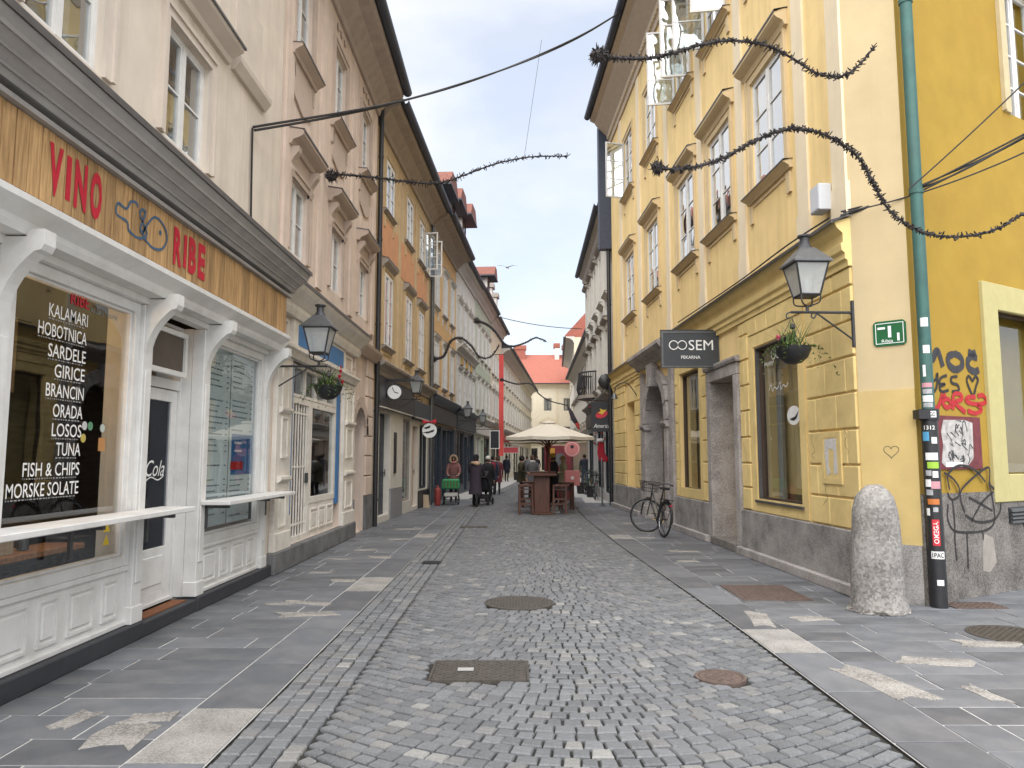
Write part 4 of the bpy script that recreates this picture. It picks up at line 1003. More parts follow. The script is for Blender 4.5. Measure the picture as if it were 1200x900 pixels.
# slate covered end wall rising under the eaves
m = MB(FR); m.box(-16.95, -16.61, -.42, 1.0, 8.9, 13.4); m.build('slate_fire_wall', mat('slate_blue_cladding', (.045, .055, .085), .55, .2, 8), r1)
downpipe(r1, FR, -16.75, -.1, 0, 8.9, .07, BLACK)
# chamfered corner
w = MB(FC); L = 0.6
w.box(0.0, L, 0, .4, 2.38, 13.55); w.build('corner_face', mat('corner_cream_render', (.53, .42, .245), .9, .08, 2, bump=.15, stain=.4, stain_col=(.46, .36, .23), stain_scale=1.0, streak=True), r1)
w = MB(FC); w.box(.0, L, -.012, .4, .64, 2.38); w.build('corner_lower_face', mat('worn_ochre_render', (.54, .4, .165), .9, .1, 2.5, bump=.2, stain=.4, stain_col=(.42, .32, .16), stain_scale=1.2), r1)
w = MB(FC); w.box(.0, L - .002, -.05, .4, .0, .64); w.build('corner_plinth', PLIN, r1)
# meter box with torn paper
m = MB(FR); ring(m, -.93, -.4, 1.28, 1.93, .07, -.05, -.03); m.build('meter_frame', YELB, r1)
m = MB(FR); m.box(-.86, -.47, -.045, -.029, 1.35, 1.86); mt = m.build('meter_door', YELB, r1)
m = MB(FR); m.prism([(-.82, 1.84), (-.52, 1.85), (-.5, 1.42), (-.6, 1.4), (-.58, 1.7), (-.72, 1.73), (-.74, 1.5), (-.68, 1.42), (-.78, 1.38), (-.83, 1.6)], -.049, -.0462); m.build('torn_paper', mat('torn_paper', (.6, .58, .55), .9, .15, 20), mt)
for k in range(4):
    m = MB(FR); x, z = [(-1.2, 1.75), (-.28, 1.8), (-3.8, 1.7), (-.9, 1.15)][k]
    ribbon(m, smooth_path([(x + RND.uniform(-.07, .07), z + .16 - .045 * i) for i in range(8)], 4), .007, -.0325); m.build('pencil_scribble', mat('grey_scribble', (.16, .13, .07), .8), r1)
m = MB(FC); hp = []
for i in range(25):
    t = i / 24 * 2 * math.pi; hp.append((.33 + .005 * 16 * math.sin(t) ** 3, 1.68 + .0048 * (13 * math.cos(t) - 5 * math.cos(2 * t) - 2 * math.cos(3 * t) - math.cos(4 * t))))
ribbon(m, hp, .009, -.014); m.build('heart_scribble', mat('grey_scribble', (.16, .13, .07), .8), r1)
# house number plate
t = thing('house_number_plate', 'green enamel house number plate with a white figure 1 on the corner', 'plate', FC.w(.37, -.01, 3.04))
def octo(a0, a1, z0, z1, c): return [(a0 + c, z0), (a1 - c, z0), (a1, z0 + c), (a1, z1 - c), (a1 - c, z1), (a0 + c, z1), (a0, z1 - c), (a0, z0 + c)]
m = MB(FC); m.prism(octo(.2, .55, 2.89, 3.18, .03), -.016, -.001); m.build('plate', mat('enamel_green', (.012, .1, .035), .3), t)
m = MB(FC); ring(m, .225, .525, 2.915, 3.155, .007, -.018, -.0162); m.build('white_border', VINYL, t)
m = MB(FC); put_text(m, '1', .36, 2.985, .135, -.0185, .034, bold=.0); put_text(m, 'Ribja', .29, 2.93, .035, -.0185, .12); m.build('lettering', VINYL, t)
m = MB(FC); m.box(.25, .33, -.019, -.0172, 3.085, 3.11); m.build('sticker', VINYL, t)
m = MB(FC); m.box(.455, .48, -.019, -.0172, 2.94, 3.03); m.build('sticker', VINYL, t)
# rough stone guarding the corner
t = thing('corner_guard_stone', 'tall weathered granite guard stone with a rounded top at the yellow corner', 'stone', (3.84, 8.0, 0))
m = MB(); rnd = random.Random(3)
prof_ = [(.29, 0), (.29, .08), (.262, .16), (.262, .4), (.248, .7), (.232, .95), (.215, 1.08), (.19, 1.18), (.145, 1.26), (.08, 1.3), (.02, 1.312)]
m.lathe(prof_, (3.84, 8.0, 0), 28, sy=.85)
m.v = [(x + (x - 3.84) * rnd.uniform(-.07, .07), y + (y - 8.0) * rnd.uniform(-.07, .07), z + rnd.uniform(-.015, .015) * (z > .1)) for x, y, z in m.v]
m.build('stone', granite('guard_stone', (.13, .12, .11), (.33, .312, .29), 40, .95, 1.4), t, smooth=True)
m = MB(); m.lathe([(.31, 0.0), (.3, .03), (.26, .05)], (3.84, 8.0, .006), 22, sy=.85); m.v = [(x + rnd.uniform(-.03, .03), y + rnd.uniform(-.03, .03), z) for x, y, z in m.v]; m.build('mortar_foot', granite('mortar_foot', (.05, .045, .04), (.3, .28, .26), 40), t)

# ------------------------------------------------------------------ right: mustard side house with graffiti
mu = thing('mustard_house', 'mustard rendered house round the corner with graffiti beside its cream window', 'house', FS.w(3, 0, 0))
make_win('mu', 1.0, 2.0, 2, 4, 0.12, surr=mat('stone_cream', (.5, .42, .26), .9, .1), sw=.2, sp=.03, curtain=.4)
w = MB(FS); wall_cells(w, 0.0, 9.0, 0, 12.5, [(1.85, 3.6, 1.25, 3.55), (2.6, 3.6, 6.25, 8.25), (2.6, 3.6, 10, 11.7)], th=.4, depth=.42); w.build('wall', MUST, mu)
m = MB(FS); m.box(1.2, 9.0, .75, 1.0, 4.2, 12.4); m.box(1.2, 9, .42, 1.0, 4.0, 4.19); m.build('inner_wall', DARK, mu)
put_win(mu, FS, 3.1, 6.25, 'mu')
m = MB(FS); m.prof([(.42, 12.5), (-.1, 12.5), (-.4, 12.8), (-.4, 12.9), (.42, 13.0)], 0, 9); m.build('eaves_cornice', YTRIM, mu)
m = MB(FS); m.box(0.0, 9.0, -.03, .02, 0, 1.2); 
m = MB(FS)
for a, b, z1 in ((0.0, 1.5, 1.2), (1.5, 3.95, 1.05), (3.95, 9.0, 1.2)): m.box(a, b - .001, -.03, .015, 0, z1)
m = MB(FS); m.prism([(0, 0), (9, 0), (9, 1.2), (3.95, 1.2), (3.95, 1.06), (1.5, 1.06), (1.5, 1.2), (0, 1.2)], -.03, .012); m.build('plinth', PLIN2, mu)
CRW = mat('pale_green_cream_surround', (.44, .39, .18), .8, .08)
m = MB(FS); ring(m, 1.5, 3.95, 1.065, 3.8, .34, -.05, .02); m.build('window_surround', CRW, mu, bevel=.01)
shopbay(mu, FS, 1.85, 3.6, 1.26, 3.54, BRF, cols=1, rows=1, d=.2, fw=.05)
m = MB(FS); m.box(1.2, 6, 1.5, 1.55, .1, 4.0); m.box(1.2, 1.25, .42, 1.5, .1, 4.0); m.build('room_back_wall', mat('amber_room_wall', (.28, .13, .05), .8, .3, 2), mu)
m = MB(FS); m.box(1.5, 4.5, .5, .9, .2, 1.35); m.build('bar_counter', BROWNW, mu)
for k in range(3):
    m = MB(FS); m.box(1.9 + k * .45, 2.25 + k * .45, 1.3, 1.45, 1.55, 2.35); m.build('lit_shelf', mat('amber_light', (1.0, .5, .1), .6, emit=.7), mu)
m = MB(FS); m.box(1.95, 2.05, .45, .55, 1.36, 1.55); m.build('napkin_holder', GREYM, mu)
m = MB(FS); m.box(1.8, 2.6, -.04, .0, .8, 1.0)
o = m.build('vent', BLACK, mu)
for k in range(4):
    m = MB(FS); m.prof([(-.045, .82 + k * .045), (-.07, .81 + k * .045), (-.07, .83 + k * .045), (-.045, .85 + k * .045)], 1.82, 2.58); m.build('vent_slat', GREYM, o)
def dr(x, y): return (.28 + (x - 1085) * .0172, 2.89 - (y - 405) * .00935)
def z4(x, y): return dr(860 + x / 3.53, 220 + y / 3.53)
def z6(x, y): return dr(860 + x / 3.53, 440 + y / 3.53)
SPRAYB = mat('black_spray', (.025, .022, .022), .7, .2); SPRAYR = mat('red_spray', (.4, .015, .02), .6, .15); SPRAYG = mat('dark_grey_spray', (.035, .035, .04), .7, .2)
def graff(strokes, f, wdt, m_, d, k=6, name='graffiti'):
    mb = MB(FS)
    for st in strokes: ribbon(mb, smooth_path([f(*p) for p in st], k), wdt, d)
    mb.build(name, m_, mu)
graff([[(783, 725), (788, 672), (812, 715), (838, 668), (858, 738)], [(915, 672), (885, 690), (885, 725), (912, 745), (942, 725), (942, 688), (915, 672)], [(1015, 680), (990, 675), (970, 700), (975, 732), (1000, 745), (1020, 732)], [(975, 655), (993, 663), (1010, 652)]], z4, .085, SPRAYG, -.006)
graff([[(793, 772), (800, 800), (822, 800), (832, 770), (828, 820), (815, 850), (795, 845)], [(872, 775), (845, 790), (838, 815), (862, 815), (838, 830), (848, 850), (876, 840)], [(918, 775), (893, 782), (892, 805), (918, 815), (920, 838), (890, 845)],
       [(985, 790), (972, 768), (960, 785), (968, 820), (985, 855), (1000, 815), (1012, 780), (1000, 768), (985, 792)]], z4, .035, SPRAYB, -.008)
graff([[(790, 85), (800, 125), (822, 148), (842, 100), (848, 82)], [(862, 85), (845, 110), (858, 140), (882, 132), (872, 105), (850, 108)], [(890, 150), (895, 85), (925, 78), (932, 100), (900, 118), (945, 158)], [(995, 85), (958, 90), (955, 110), (1010, 118), (1045, 100), (1030, 75), (1005, 80)], [(1000, 120), (1020, 140), (990, 160), (955, 150)], [(1085, 75), (1072, 110), (1062, 148)], [(1063, 172), (1067, 180)]], z6, .055, SPRAYR, -.01)
graff([[(845, 500), (840, 440), (870, 405), (910, 395), (965, 420), (1005, 470)], [(905, 600), (890, 540), (905, 490), (1020, 405), (1025, 480), (1060, 520), (1070, 590), (1035, 640), (960, 645), (905, 610)], [(825, 425), (860, 450), (885, 490), (880, 530), (850, 540), (835, 510)],
       [(925, 535), (975, 565), (1030, 600)], [(1040, 515), (985, 560), (930, 640)], [(835, 560), (830, 620), (850, 670), (900, 685), (990, 685), (1035, 650), (1035, 560), (1020, 470)], [(855, 545), (858, 640), (855, 720), (858, 800)], [(908, 690), (907, 760), (905, 840)], [(978, 690), (985, 760), (980, 850)], [(1125, 640), (1170, 660), (1195, 740)]], z6, .03, SPRAYB, -.034)
m = MB(FS); m.prism([z6(*p) for p in ((985, 700), (1025, 720), (1035, 830), (1000, 870), (970, 860), (975, 760))][::-1], -.0345, -.0315); m.build('pale_paint_smear', mat('pale_smear', (.3, .27, .24), .9, .2), mu)
t = thing('torn_poster', 'torn black and white poster on a dark red board between graffiti', 'poster', FS.w(.8, -.01, 1.8))
m = MB(FS); m.box(.36, 1.3, -.02, -.001, 1.47, 2.09); m.build('board', mat('dark_red_board', (.14, .03, .035), .7, .3, 10), t)
m = MB(FS); m.prism([(.42, 1.55), (.5, 1.5), (.98, 1.52), (1.1, 1.6), (1.12, 2.02), (.95, 2.05), (.5, 2.04), (.44, 1.9), (.47, 1.75)], -.023, -.0205); m.build('paper', mat('poster_paper', (.42, .4, .38), .8, .45, 13), t)
m = MB(FS)
for k in range(26):
    x, z = RND.uniform(.55, 1.05), RND.uniform(1.56, 1.98); ribbon(m, smooth_path([(x + RND.uniform(-.07, .07), z + RND.uniform(-.07, .07)) for _ in range(3)], 4), RND.uniform(.008, .022), -.0235 - k * .00002)
m.build('poster_ink', BLACK, t)
m = MB(FS); m.box(.5, .85, -.026, -.0242, 1.5, 1.555); m.build('paper_strip', VINYL, t)
# drainpipe in the corner between the two houses
t = thing('corner_drainpipe', 'green copper drainpipe with a black lower end covered in stickers', 'drainpipe', (4.6, 8.14, 0))
COP = mat('green_copper', (.05, .125, .11), .6, .25, 4, metal=.2, stain=.35, stain_col=(.1, .1, .08), stain_scale=3, streak=True)
PX, PY = 4.585, 8.2
m = MB(); m.tube([(PX, PY, 2.13), (PX, PY, 12.8)], .066, 16); m.build('copper_pipe', COP, t, smooth=True)
m = MB(); m.tube([(PX, PY, .0), (PX, PY, 2.12)], .085, 18); m.build('iron_pipe', BLACK, t, smooth=True)
m = MB(); m.tube([(PX, PY, 2.02), (PX, PY, 2.14)], .105, 18); m.box(PX - .16, PX + .05, PY - .1, PY + .03, 2.03, 2.13); m.build('pipe_clamp', BLACK, t)
for z in (4.6, 6.9, 9.2):
    m = MB(); m.tube([(PX, PY, z), (PX, PY, z + .05)], .076, 16); m.build('collar', COP, t)
STK = [mat('sticker_white', (.7, .7, .68), .5), mat('sticker_grey', (.35, .35, .36), .5, .3, 30), mat('sticker_black', (.03, .03, .03), .5), mat('sticker_red', (.5, .03, .04), .5), mat('sticker_blue', (.08, .3, .5), .5), mat('sticker_orange', (.5, .16, .04), .5), mat('sticker_pink', (.5, .25, .28), .5), mat('sticker_green', (.3, .5, .05), .5)]
def pipe_sticker(z, h, wd, off, mi, r=.0865, text=None, vert=False):
    base = math.atan2(-PY, -PX) + off     # facing the street crossing
    n = 5; a0, a1 = base - wd / 2 / r, base + wd / 2 / r
    vs = []
    for i in range(n + 1):
        a = a0 + (a1 - a0) * i / n; vs += [(PX + r * math.cos(a), PY + r * math.sin(a), z), (PX + r * math.cos(a), PY + r * math.sin(a), z + h)]
    mb = MB(); mb.add(vs, [(2 * i, 2 * i + 2, 2 * i + 3, 2 * i + 1) for i in range(n)]); o = mb.build('sticker', STK[mi], t)
    if text:
        g, fs, W = text_geo(text, .02)
        if vert: mp = lambda x, y: ((y - .5) * -.0 + (.5 - y) * wd * .62, z + h * .08 + x / W * h * .84)
        else: mp = lambda x, y: ((x / W - .5) * wd * .85, z + h * .2 + y * h * .6)
        rr = r + .0012; pts = []
        for x, y in g:
            u, zz = mp(x, y); a = base + u / rr; pts.append((PX + rr * math.cos(a), PY + rr * math.sin(a), zz))
        mb = MB(); mb.add(pts, fs, raw=True); mb.build('lettering', STK[0 if mi in (2, 3) else 2], o)
rs = random.Random(5); z = 2.62
pipe_sticker(3.06, .1, .08, .1, 0, .0672); pipe_sticker(2.76, .09, .07, .2, 0, .0672); pipe_sticker(2.5, .13, .03, -.3, 0, .0672)
for z, h, wd, mi in ((2.38, .05, .11, 6), (2.31, .05, .1, 1), (2.22, .07, .11, 0), (2.16, .05, .1, 1)): pipe_sticker(z, h, wd, 0, mi, .0672)
for z, h, wd, off, mi, tx, ve in ((1.9, .07, .13, 0, 2, '1312', False), (1.79, .1, .07, -.5, 4, None, False), (1.76, .07, .06, .5, 0, None, False), (1.58, .08, .13, .1, 0, None, False), (1.49, .07, .12, .2, 7, None, False), (1.41, .06, .06, -.4, 1, None, False), (1.39, .07, .06, .4, 0, None, False),
                                  (1.29, .08, .06, -.5, 0, None, False), (1.27, .08, .1, .4, 6, None, False), (1.2, .06, .07, -.4, 1, None, False), (1.1, .06, .12, 0, 5, None, False), (.98, .08, .04, -.7, 0, None, False), (1.02, .05, .05, .2, 1, None, False), (.66, .28, .075, .1, 3, 'OMEGA', True), (.52, .08, .14, .2, 0, '1PAC', False), (.24, .06, .07, .3, 0, None, False)):
    pipe_sticker(z, h, wd, off, mi, .0868, tx, ve)
pipe_sticker(2.045, .07, .16, 0, 0, .1062, 'DRUGO', False)
# ------------------------------------------------------------------ houses further along the street
def house(name, label, fr, L, ze, wm, tm, floors, shop, ov=.65, roof_m=None, soff=None, base=True, gz=3.6, rise=3.2, gm=None):
    t = thing(name, label, 'house', fr.w(L / 2, 0, 0))
    ops = []
    for z, key, cs in floors:
        T = WT[key]; ops += [(c - T['w'] / 2, c + T['w'] / 2, z, z + T['h']) for c in cs]
    for k in shop:
        if k[0] in ('shop', 'door'): ops.append((k[1], k[2], k[3], k[4]))
    w = MB(fr); wall_cells(w, 0, L, 2.85, ze, [o for o in ops if o[3] > 2.9]); w.build('wall', wm, t)
    w = MB(fr); wall_cells(w, 0, L, 0, 2.85, [o for o in ops if o[2] < 2.85]); w.build('ground_floor_wall', gm or wm, t)
    innards(t, fr, 0, L, ze, gz, 1.6)
    for z, key, cs in floors:
        for c in cs: put_win(t, fr, c, z, key)
    for k in shop:
        if k[0] == 'shop': shopbay(t, fr, k[1], k[2], k[3], k[4], k[5], cols=k[6], rows=k[7], d=.04)
        elif k[0] == 'door': door(t, fr, k[1], k[2], k[3], k[4], k[5], d=.15, panels=3, glazed=(len(k) > 6))
        elif k[0] == 'fascia':
            m = MB(fr); m.box(k[1], k[2], -.1, .01, k[3], k[4]); m.build('sign_fascia', k[5], t, bevel=.01)
        elif k[0] == 'corn':
            moulding(t, fr, k[1], k[2], k[3], CORN, k[4], 'cornice')
        elif k[0] == 'pil':
            m = MB(fr); m.box(k[1], k[2], -.05, .01, k[3], k[4]); m.build('pilaster_strip', k[5], t)
        elif k[0] == 'base':
            m = MB(fr); m.box(k[1], k[2], -.04, .01, 0, k[3]); m.build('plinth', k[4], t)
    eaves(t, fr, 0, L, ze + .05, ov, soff or tm, roof_m or TILE, rise=rise)
    return t
def fr2(p, q):
    return Fr(p, (q[0] - p[0], q[1] - p[1])), math.hypot(q[0] - p[0], q[1] - p[1])
DKF = mat('black_shop_paint', (.022, .024, .028), .45, .2); STEELB = mat('blue_black_paint', (.03, .042, .06), .45, .2)
OCHRE = mat('ochre_render', (.52, .395, .235), .9, .14, 2.5, bump=.15, stain=.45, stain_col=(.3, .18, .08), stain_scale=1.2, streak=True)
ORNG = mat('faded_orange_render', (.58, .29, .15), .9, .12, 3, bump=.1, stain=.4, stain_col=(.42, .28, .16), stain_scale=1.3, streak=True)
GTRIM = mat('grey_stone_trim', (.33, .29, .25), .9, .15, 5)
PALE = mat('pale_render', (.6, .57, .51), .9, .1, 3); PALET = mat('pale_trim', (.55, .52, .47), .9, .15, 5)
GREENR = mat('pale_green_render', (.42, .46, .35), .9, .1, 3); CREAMR = mat('cream_render', (.62, .54, .4), .9, .1, 3); CREAMR2 = mat('light_cream_render', (.66, .6, .47), .9, .08, 3)
ORNG2 = mat('orange_yellow_render', (.62, .39, .17), .9, .12, 3, stain=.3, stain_col=(.5, .3, .15), stain_scale=1.4)
GREYR = mat('grey_white_render', (.55, .54, .525), .9, .15, 4); BROWNR = mat('brown_beige_render', (.38, .29, .22), .9, .12, 3); SLATE = mat('slate_roof', (.05, .055, .07), .6, .2, 9)
make_win('b3', .95, 1.9, 2, 3, -.045, surr=OCHRE, sw=.12, sp=.03, sill=GTRIM, hood=GTRIM, hoodz=.16, curtain=.5, hk=.62, sk=.6, fw=.065)
make_win('b3u', .95, 1.35, 2, 3, -.045, surr=OCHRE, sw=.12, sp=.03, sill=GTRIM, curtain=.5, sk=.5, fw=.065)
make_win('f', .85, 1.55, 2, 2, -.055, surr=PALET, sw=.13, sp=.04, sill=PALET, hood=PALET, hoodz=.12, curtain=.5, hk=.5, sk=.5, fw=.065)
make_win('fu', .85, 1.3, 2, 2, -.055, surr=PALET, sw=.12, sp=.04, sill=PALET, curtain=.5, sk=.5, fw=.065)
make_win('fd', .8, 1.5, 2, 2, .08, frame=GREYM, surr=GTRIM, sw=.1, sp=.03, curtain=.3)

f, L = fr2((-3.4, 17.72), (-3.0, 26.0))
b3 = house('ochre_house', 'ochre and faded orange house with a black clock shop sign', f, L, 10.4, OCHRE, GTRIM,
      [(4.45, 'b3', (1.35, 4.1, 6.25)), (8.0, 'b3u', (1.35, 4.1, 6.25))],
      [('door', .7, 1.9, .15, 2.75, STEELB), ('shop', 3.6, 4.9, .35, 2.75, GTRIM, 1, 1), ('door', 5.2, 6.1, .1, 2.6, mat('orange_door', (.45, .2, .06), .6)), ('shop', 6.4, 7.9, .6, 2.7, DKF, 2, 1),
       ('fascia', .25, 4.9, 2.86, 3.62, DKF), ('fascia', 4.95, 8.1, 2.8, 3.4, STEELB), ('corn', 0, L, 3.95, GTRIM), ('base', 2.0, 3.5, .8, mat('plinth_grey', (.24, .24, .25), .8)), ('base', 6.2, 8.2, .55, DKF)], ov=.55, gm=PALE, roof_m=SLATE, soff=mat('weathered_soffit', (.34, .28, .23), .85, .15, 4))
for s in (0.3, 2.7, 5.2, 7.5):
    m = MB(f); m.box(s - .14, s + .14, -.04, .01, 4.0, 9.6); m.build('pilaster_strip', OCHRE, b3)
for a, b in ((.46, 2.54), (2.86, 5.04), (5.36, 7.34)):
    m = MB(f); m.box(a, b, -.012, .01, 6.75, 7.8); m.build('orange_panel', ORNG, b3)
m = MB(f); m.box(1.95, 3.55, -.02, .01, .8, 2.85); m.build('light_pier', PALE, b3)
m = MB(f); m.box(2.35, 2.6, -.05, -.02, 1.2, 2.3); m.build('menu_plate', BLACK, b3)
m = MB(f); m.prof([(-.1, 2.84), (-.16, 2.84), (-.16, 2.87), (-.1, 2.87)], .25, 8.1); m.build('sign_edge', PALET, b3)
m = MB(f); put_text(m, 'URAR', 1.1, 3.0, .16, -.104, .7); m.build('lettering', GREYM, b3)
downpipe(b3, f, 8.1, -.1, 0, 9.9, .07, GREYM)
m = MB(f); m.box(5.6, 5.95, -.3, -.22, 7.75, 9.3)
put_win(b3, f, 7.25, 7.9, 'b3u', opened=[(-1, -95), (1, -95)])

f4, L4 = fr2((-3.0, 26.02), (-2.6, 32.3))
b4 = house('orange_house', 'narrow orange house with red tiled dormers and a dark shop front', f4, L4, 10.35, ORNG2, PALET, [(4.3, 'f', (1.1, 3.1, 5.0)), (7.2, 'f', (1.1, 3.1, 5.0))],
      [('shop', .5, 2.6, .5, 2.8, STEELB, 3, 1), ('door', 2.9, 3.9, .1, 2.7, DKF), ('shop', 4.1, 5.9, .5, 2.8, STEELB, 2, 1), ('fascia', .2, 6.1, 2.9, 3.5, DKF), ('corn', 0, L4, 3.85, STEELB)], gm=STEELB, roof_m=SLATE, soff=mat('weathered_soffit', (.24, .19, .15)))
def dormer(par, fx, s, zb, zt, wd=.62):
    m = MB(fx); m.box(s - wd, s + wd, -.12, 2.4, zb, zt); o = m.build('dormer', PALE, par)
    m = MB(fx); m.prism([(s - wd - .4, zt), (s + wd + .4, zt), (s + wd + .35, zt + .1), (s + wd - .1, zt + .6), (s - wd + .1, zt + .6), (s - wd - .35, zt + .1)], -.6, 2.8); m.build('dormer_roof', mat('dark_red_tile', (.19, .075, .055), .85, .3, 9, bump=.4, bscale=14), o)
    m = MB(fx); m.box(s - wd - .42, s + wd + .42, -.62, 2.8, zt - .07, zt - .002); m.build('dormer_eave', SLATE, o)
    m = MB(fx); ring(m, s - .36, s + .36, zt - .95, zt - .15, .07, -.17, -.11); m.build('dormer_window', BROWNW, o)
    m = MB(fx); m.box(s - .29, s + .29, -.135, -.125, zt - .88, zt - .22); m.build('pane', GLASS, o)
dormer(b4, f4, 1.6, 10.3, 11.8); dormer(b4, f4, 4.4, 10.3, 12.2)
f5, L5 = fr2((-2.6, 32.32), (-2.1, 38.7))
b5 = house('ornate_white_house', 'pale house with gilded stucco panels and a black framed upper shop', f5, L5, 10.5, PALE, PALET, [(3.9, 'f', (1.0, 2.6, 4.2, 5.6)), (7.0, 'f', (1.0, 2.6, 4.2, 5.6))],
      [('shop', .4, 2.5, .4, 2.8, DKF, 2, 1), ('door', 2.8, 3.7, .1, 2.6, STEELB), ('shop', 4.0, 6.0, .4, 2.8, STEELB, 2, 1), ('fascia', .1, 6.3, 2.9, 3.5, STEELB), ('corn', 0, L5, 3.75, STEELB), ('corn', 0, L5, 6.6, PALET)], gm=STEELB, ov=.4)
for s in (1.8, 3.4, 4.9):
    m = MB(f5); m.prism([(s - .3, 5.9), (s + .3, 5.9), (s + .2, 6.25), (s, 6.4), (s - .2, 6.25)], -.06, .01); m.build('gilded_stucco', mat('gilt_stucco', (.5, .32, .1), .7, .3, 10), b5, bevel=.02)
    m = MB(f5); m.lathe([(0, -.3), (.1, -.2), (.14, 0), (.1, .2), (0, .3)], (s, -.05, 9.0), 8, sy=.4); m.build('stucco_rosette', PALET, b5)
f6, L6 = fr2((-2.1, 38.72), (-1.5, 46.3))
b6 = house('green_house', 'pale green house with a dark cornice along the left row', f6, L6, 10.6, GREENR, PALET, [(4.2, 'f', (1.1, 2.9, 4.7, 6.5)), (7.1, 'f', (1.1, 2.9, 4.7, 6.5))],
      [('shop', .4, 2.6, .4, 2.8, CREAMP, 2, 1), ('door', 2.9, 3.9, .1, 2.6, DKF), ('shop', 4.2, 7.0, .4, 2.8, DKF, 3, 1), ('fascia', .2, 7.2, 2.9, 3.4, PALET), ('corn', 0, L6, 3.8, PALET)], roof_m=SLATE, ov=.42)
f7, L7 = fr2((-1.5, 46.32), (-0.95, 53.3))
b7 = house('stucco_house', 'cream house with crowded stucco ornament beside the red banner', f7, L7, 10.5, CREAMR, PALET, [(4.2, 'f', (1.0, 2.6, 4.2, 5.8)), (7.0, 'fu', (1.0, 2.6, 4.2, 5.8))],
      [('shop', .4, 3.0, .4, 2.8, DKF, 2, 1), ('shop', 3.4, 6.4, .4, 2.8, DKF, 3, 1), ('fascia', .2, 6.8, 2.9, 3.4, DKF), ('corn', 0, L7, 3.9, PALET)], roof_m=SLATE, ov=.42)
for k in range(12):
    s = .4 + k * .55
    m = MB(f7); m.lathe([(0, -.22), (.13, -.12), (.17, 0), (.1, .15), (0, .25)], (s, -.06, 6.35 if k % 2 else 6.1), 7, sy=.5); m.build('stucco_rosette', PALET, b7)
dormer(b5, f5, 1.4, 10.4, 12.7); dormer(b6, f6, 5.0, 10.5, 12.4, .5)
for fx, par, s, zz in ((f6, b6, 6.8, 10.5), (f7, b7, 2.4, 10.4), (f7, b7, 5.4, 10.4)):
    m = MB(fx); m.box(s, s + .7, .2, .9, zz, zz + 2.6); o = m.build('chimney', PALET, par)
    m = MB(fx); m.box(s - .12, s + .82, .08, 1.02, zz + 2.6, zz + 2.9); m.build('chimney_cap', GTRIM, o)
f8, L8 = fr2((-0.95, 53.32), (2.0, 88.0))
CS = [1.4 + 2.45 * i for i in range(14)]
b8 = house('long_cream_house', 'long light cream house running to the end of the street', f8, L8, 9.5, CREAMR2, PALET, [(4.3, 'f', CS), (7.1, 'fu', CS)],
      [('shop', 2.45 * i + .5, 2.45 * i + 2.3, .4, 2.7, DKF if i % 3 else CREAMP, 1, 1) for i in range(13)] + [('corn', 0, L8, 3.7, PALET), ('fascia', 1, 8, 2.85, 3.25, mat('red_sign_board', (.4, .05, .06), .6))], roof_m=SLATE)
f9 = Fr((0.5, 93.5), (1, 0.02)); L9 = 9.0
e9 = house('end_house', 'cream yellow house with a red tiled roof closing the end of the street', f9, L9, 10.9, CREAMR2, CREAMR, [(4.0, 'fd', (1.2, 3.7, 6.2, 8.0)), (7.6, 'fd', (1.2, 3.7, 6.2, 8.0))],
      [('shop', 1.0, 2.4, .1, 2.9, GREYM, 1, 1), ('shop', 2.9, 4.6, .1, 3.0, DKF, 2, 1), ('door', 5.3, 6.4, .1, 2.8, DKF), ('shop', 6.8, 8.6, .4, 2.8, DKF, 2, 1), ('corn', 0, L9, 3.5, CREAMR), ('pil', .1, .5, 3.5, 10.4, CREAMR), ('pil', 4.7, 5.1, 3.5, 10.4, CREAMR)], roof_m=TILE, rise=4.4)
m = MB(f9); m.prism([(2.6, 6.1), (4.8, 6.1), (4.5, 6.5), (3.7, 6.8), (2.9, 6.5)], -.12, .01); m.build('pediment', CREAMR, e9)
m = MB(f9); m.prism([(4.4, 10.9), (9.5, 10.9), (9.5, 13.2), (7.4, 15.2), (4.4, 12.0)], 3.5, 8); m.build('gable_wall', mat('orange_gable', (.58, .3, .1), .9), e9)
for s, wd, h, c in ((4.9, .45, 16.9, PALE), (6.0, .55, 16.7, TILE), (8.4, 1.2, 16.9, ORNG2), (-.4, 1.1, 16.6, TILE)):
    m = MB(f9); m.box(s, s + wd * 1.3, 3.6, 4.6, 12.5, h - .7); o = m.build('chimney', c, e9)
    m = MB(f9); m.box(s - .12, s + wd * 1.3 + .12, 3.5, 4.7, h - .699, h - .1); m.build('chimney_cap', TILE, o, bevel=.05)

def frR(near, far):
    L = math.hypot(near[0] - far[0], near[1] - far[1]); return Fr(far, (near[0] - far[0], near[1] - far[1])), L
g2, G2 = frR((3.42, 25.75), (3.6, 36.5))
make_win('r2', .8, 1.9, 2, 3, .05, frame=WHITE, surr=PALE, sw=.16, sp=.09, sill=PALE, hood=GTRIM, hoodz=.14, curtain=.4)
r2 = house('grey_ornate_house', 'narrow grey house with deep stucco window frames and a black iron balcony', g2, G2, 10.6, GREYR, PALET, [(4.4, 'r2', (1.2, 3.4, 5.6, 7.8, 9.8)), (7.6, 'r2', (1.2, 3.4, 5.6, 7.8, 9.8))],
      [('shop', .5, 3.0, .4, 2.8, DKF, 2, 1), ('door', 3.4, 4.4, .1, 2.6, DKF), ('shop', 4.9, 7.4, .4, 2.8, DKF, 2, 1), ('shop', 7.9, 10.3, .3, 2.9, DKF, 2, 1), ('fascia', .2, 10.6, 3.0, 3.6, DKF), ('corn', 0, G2, 3.95, GTRIM)] + [('pil', s - .2, s + .2, 4, 10.2, PALE) for s in (.1, 2.3, 4.5, 6.7, 8.8, 10.5)], ov=.36, roof_m=SLATE)
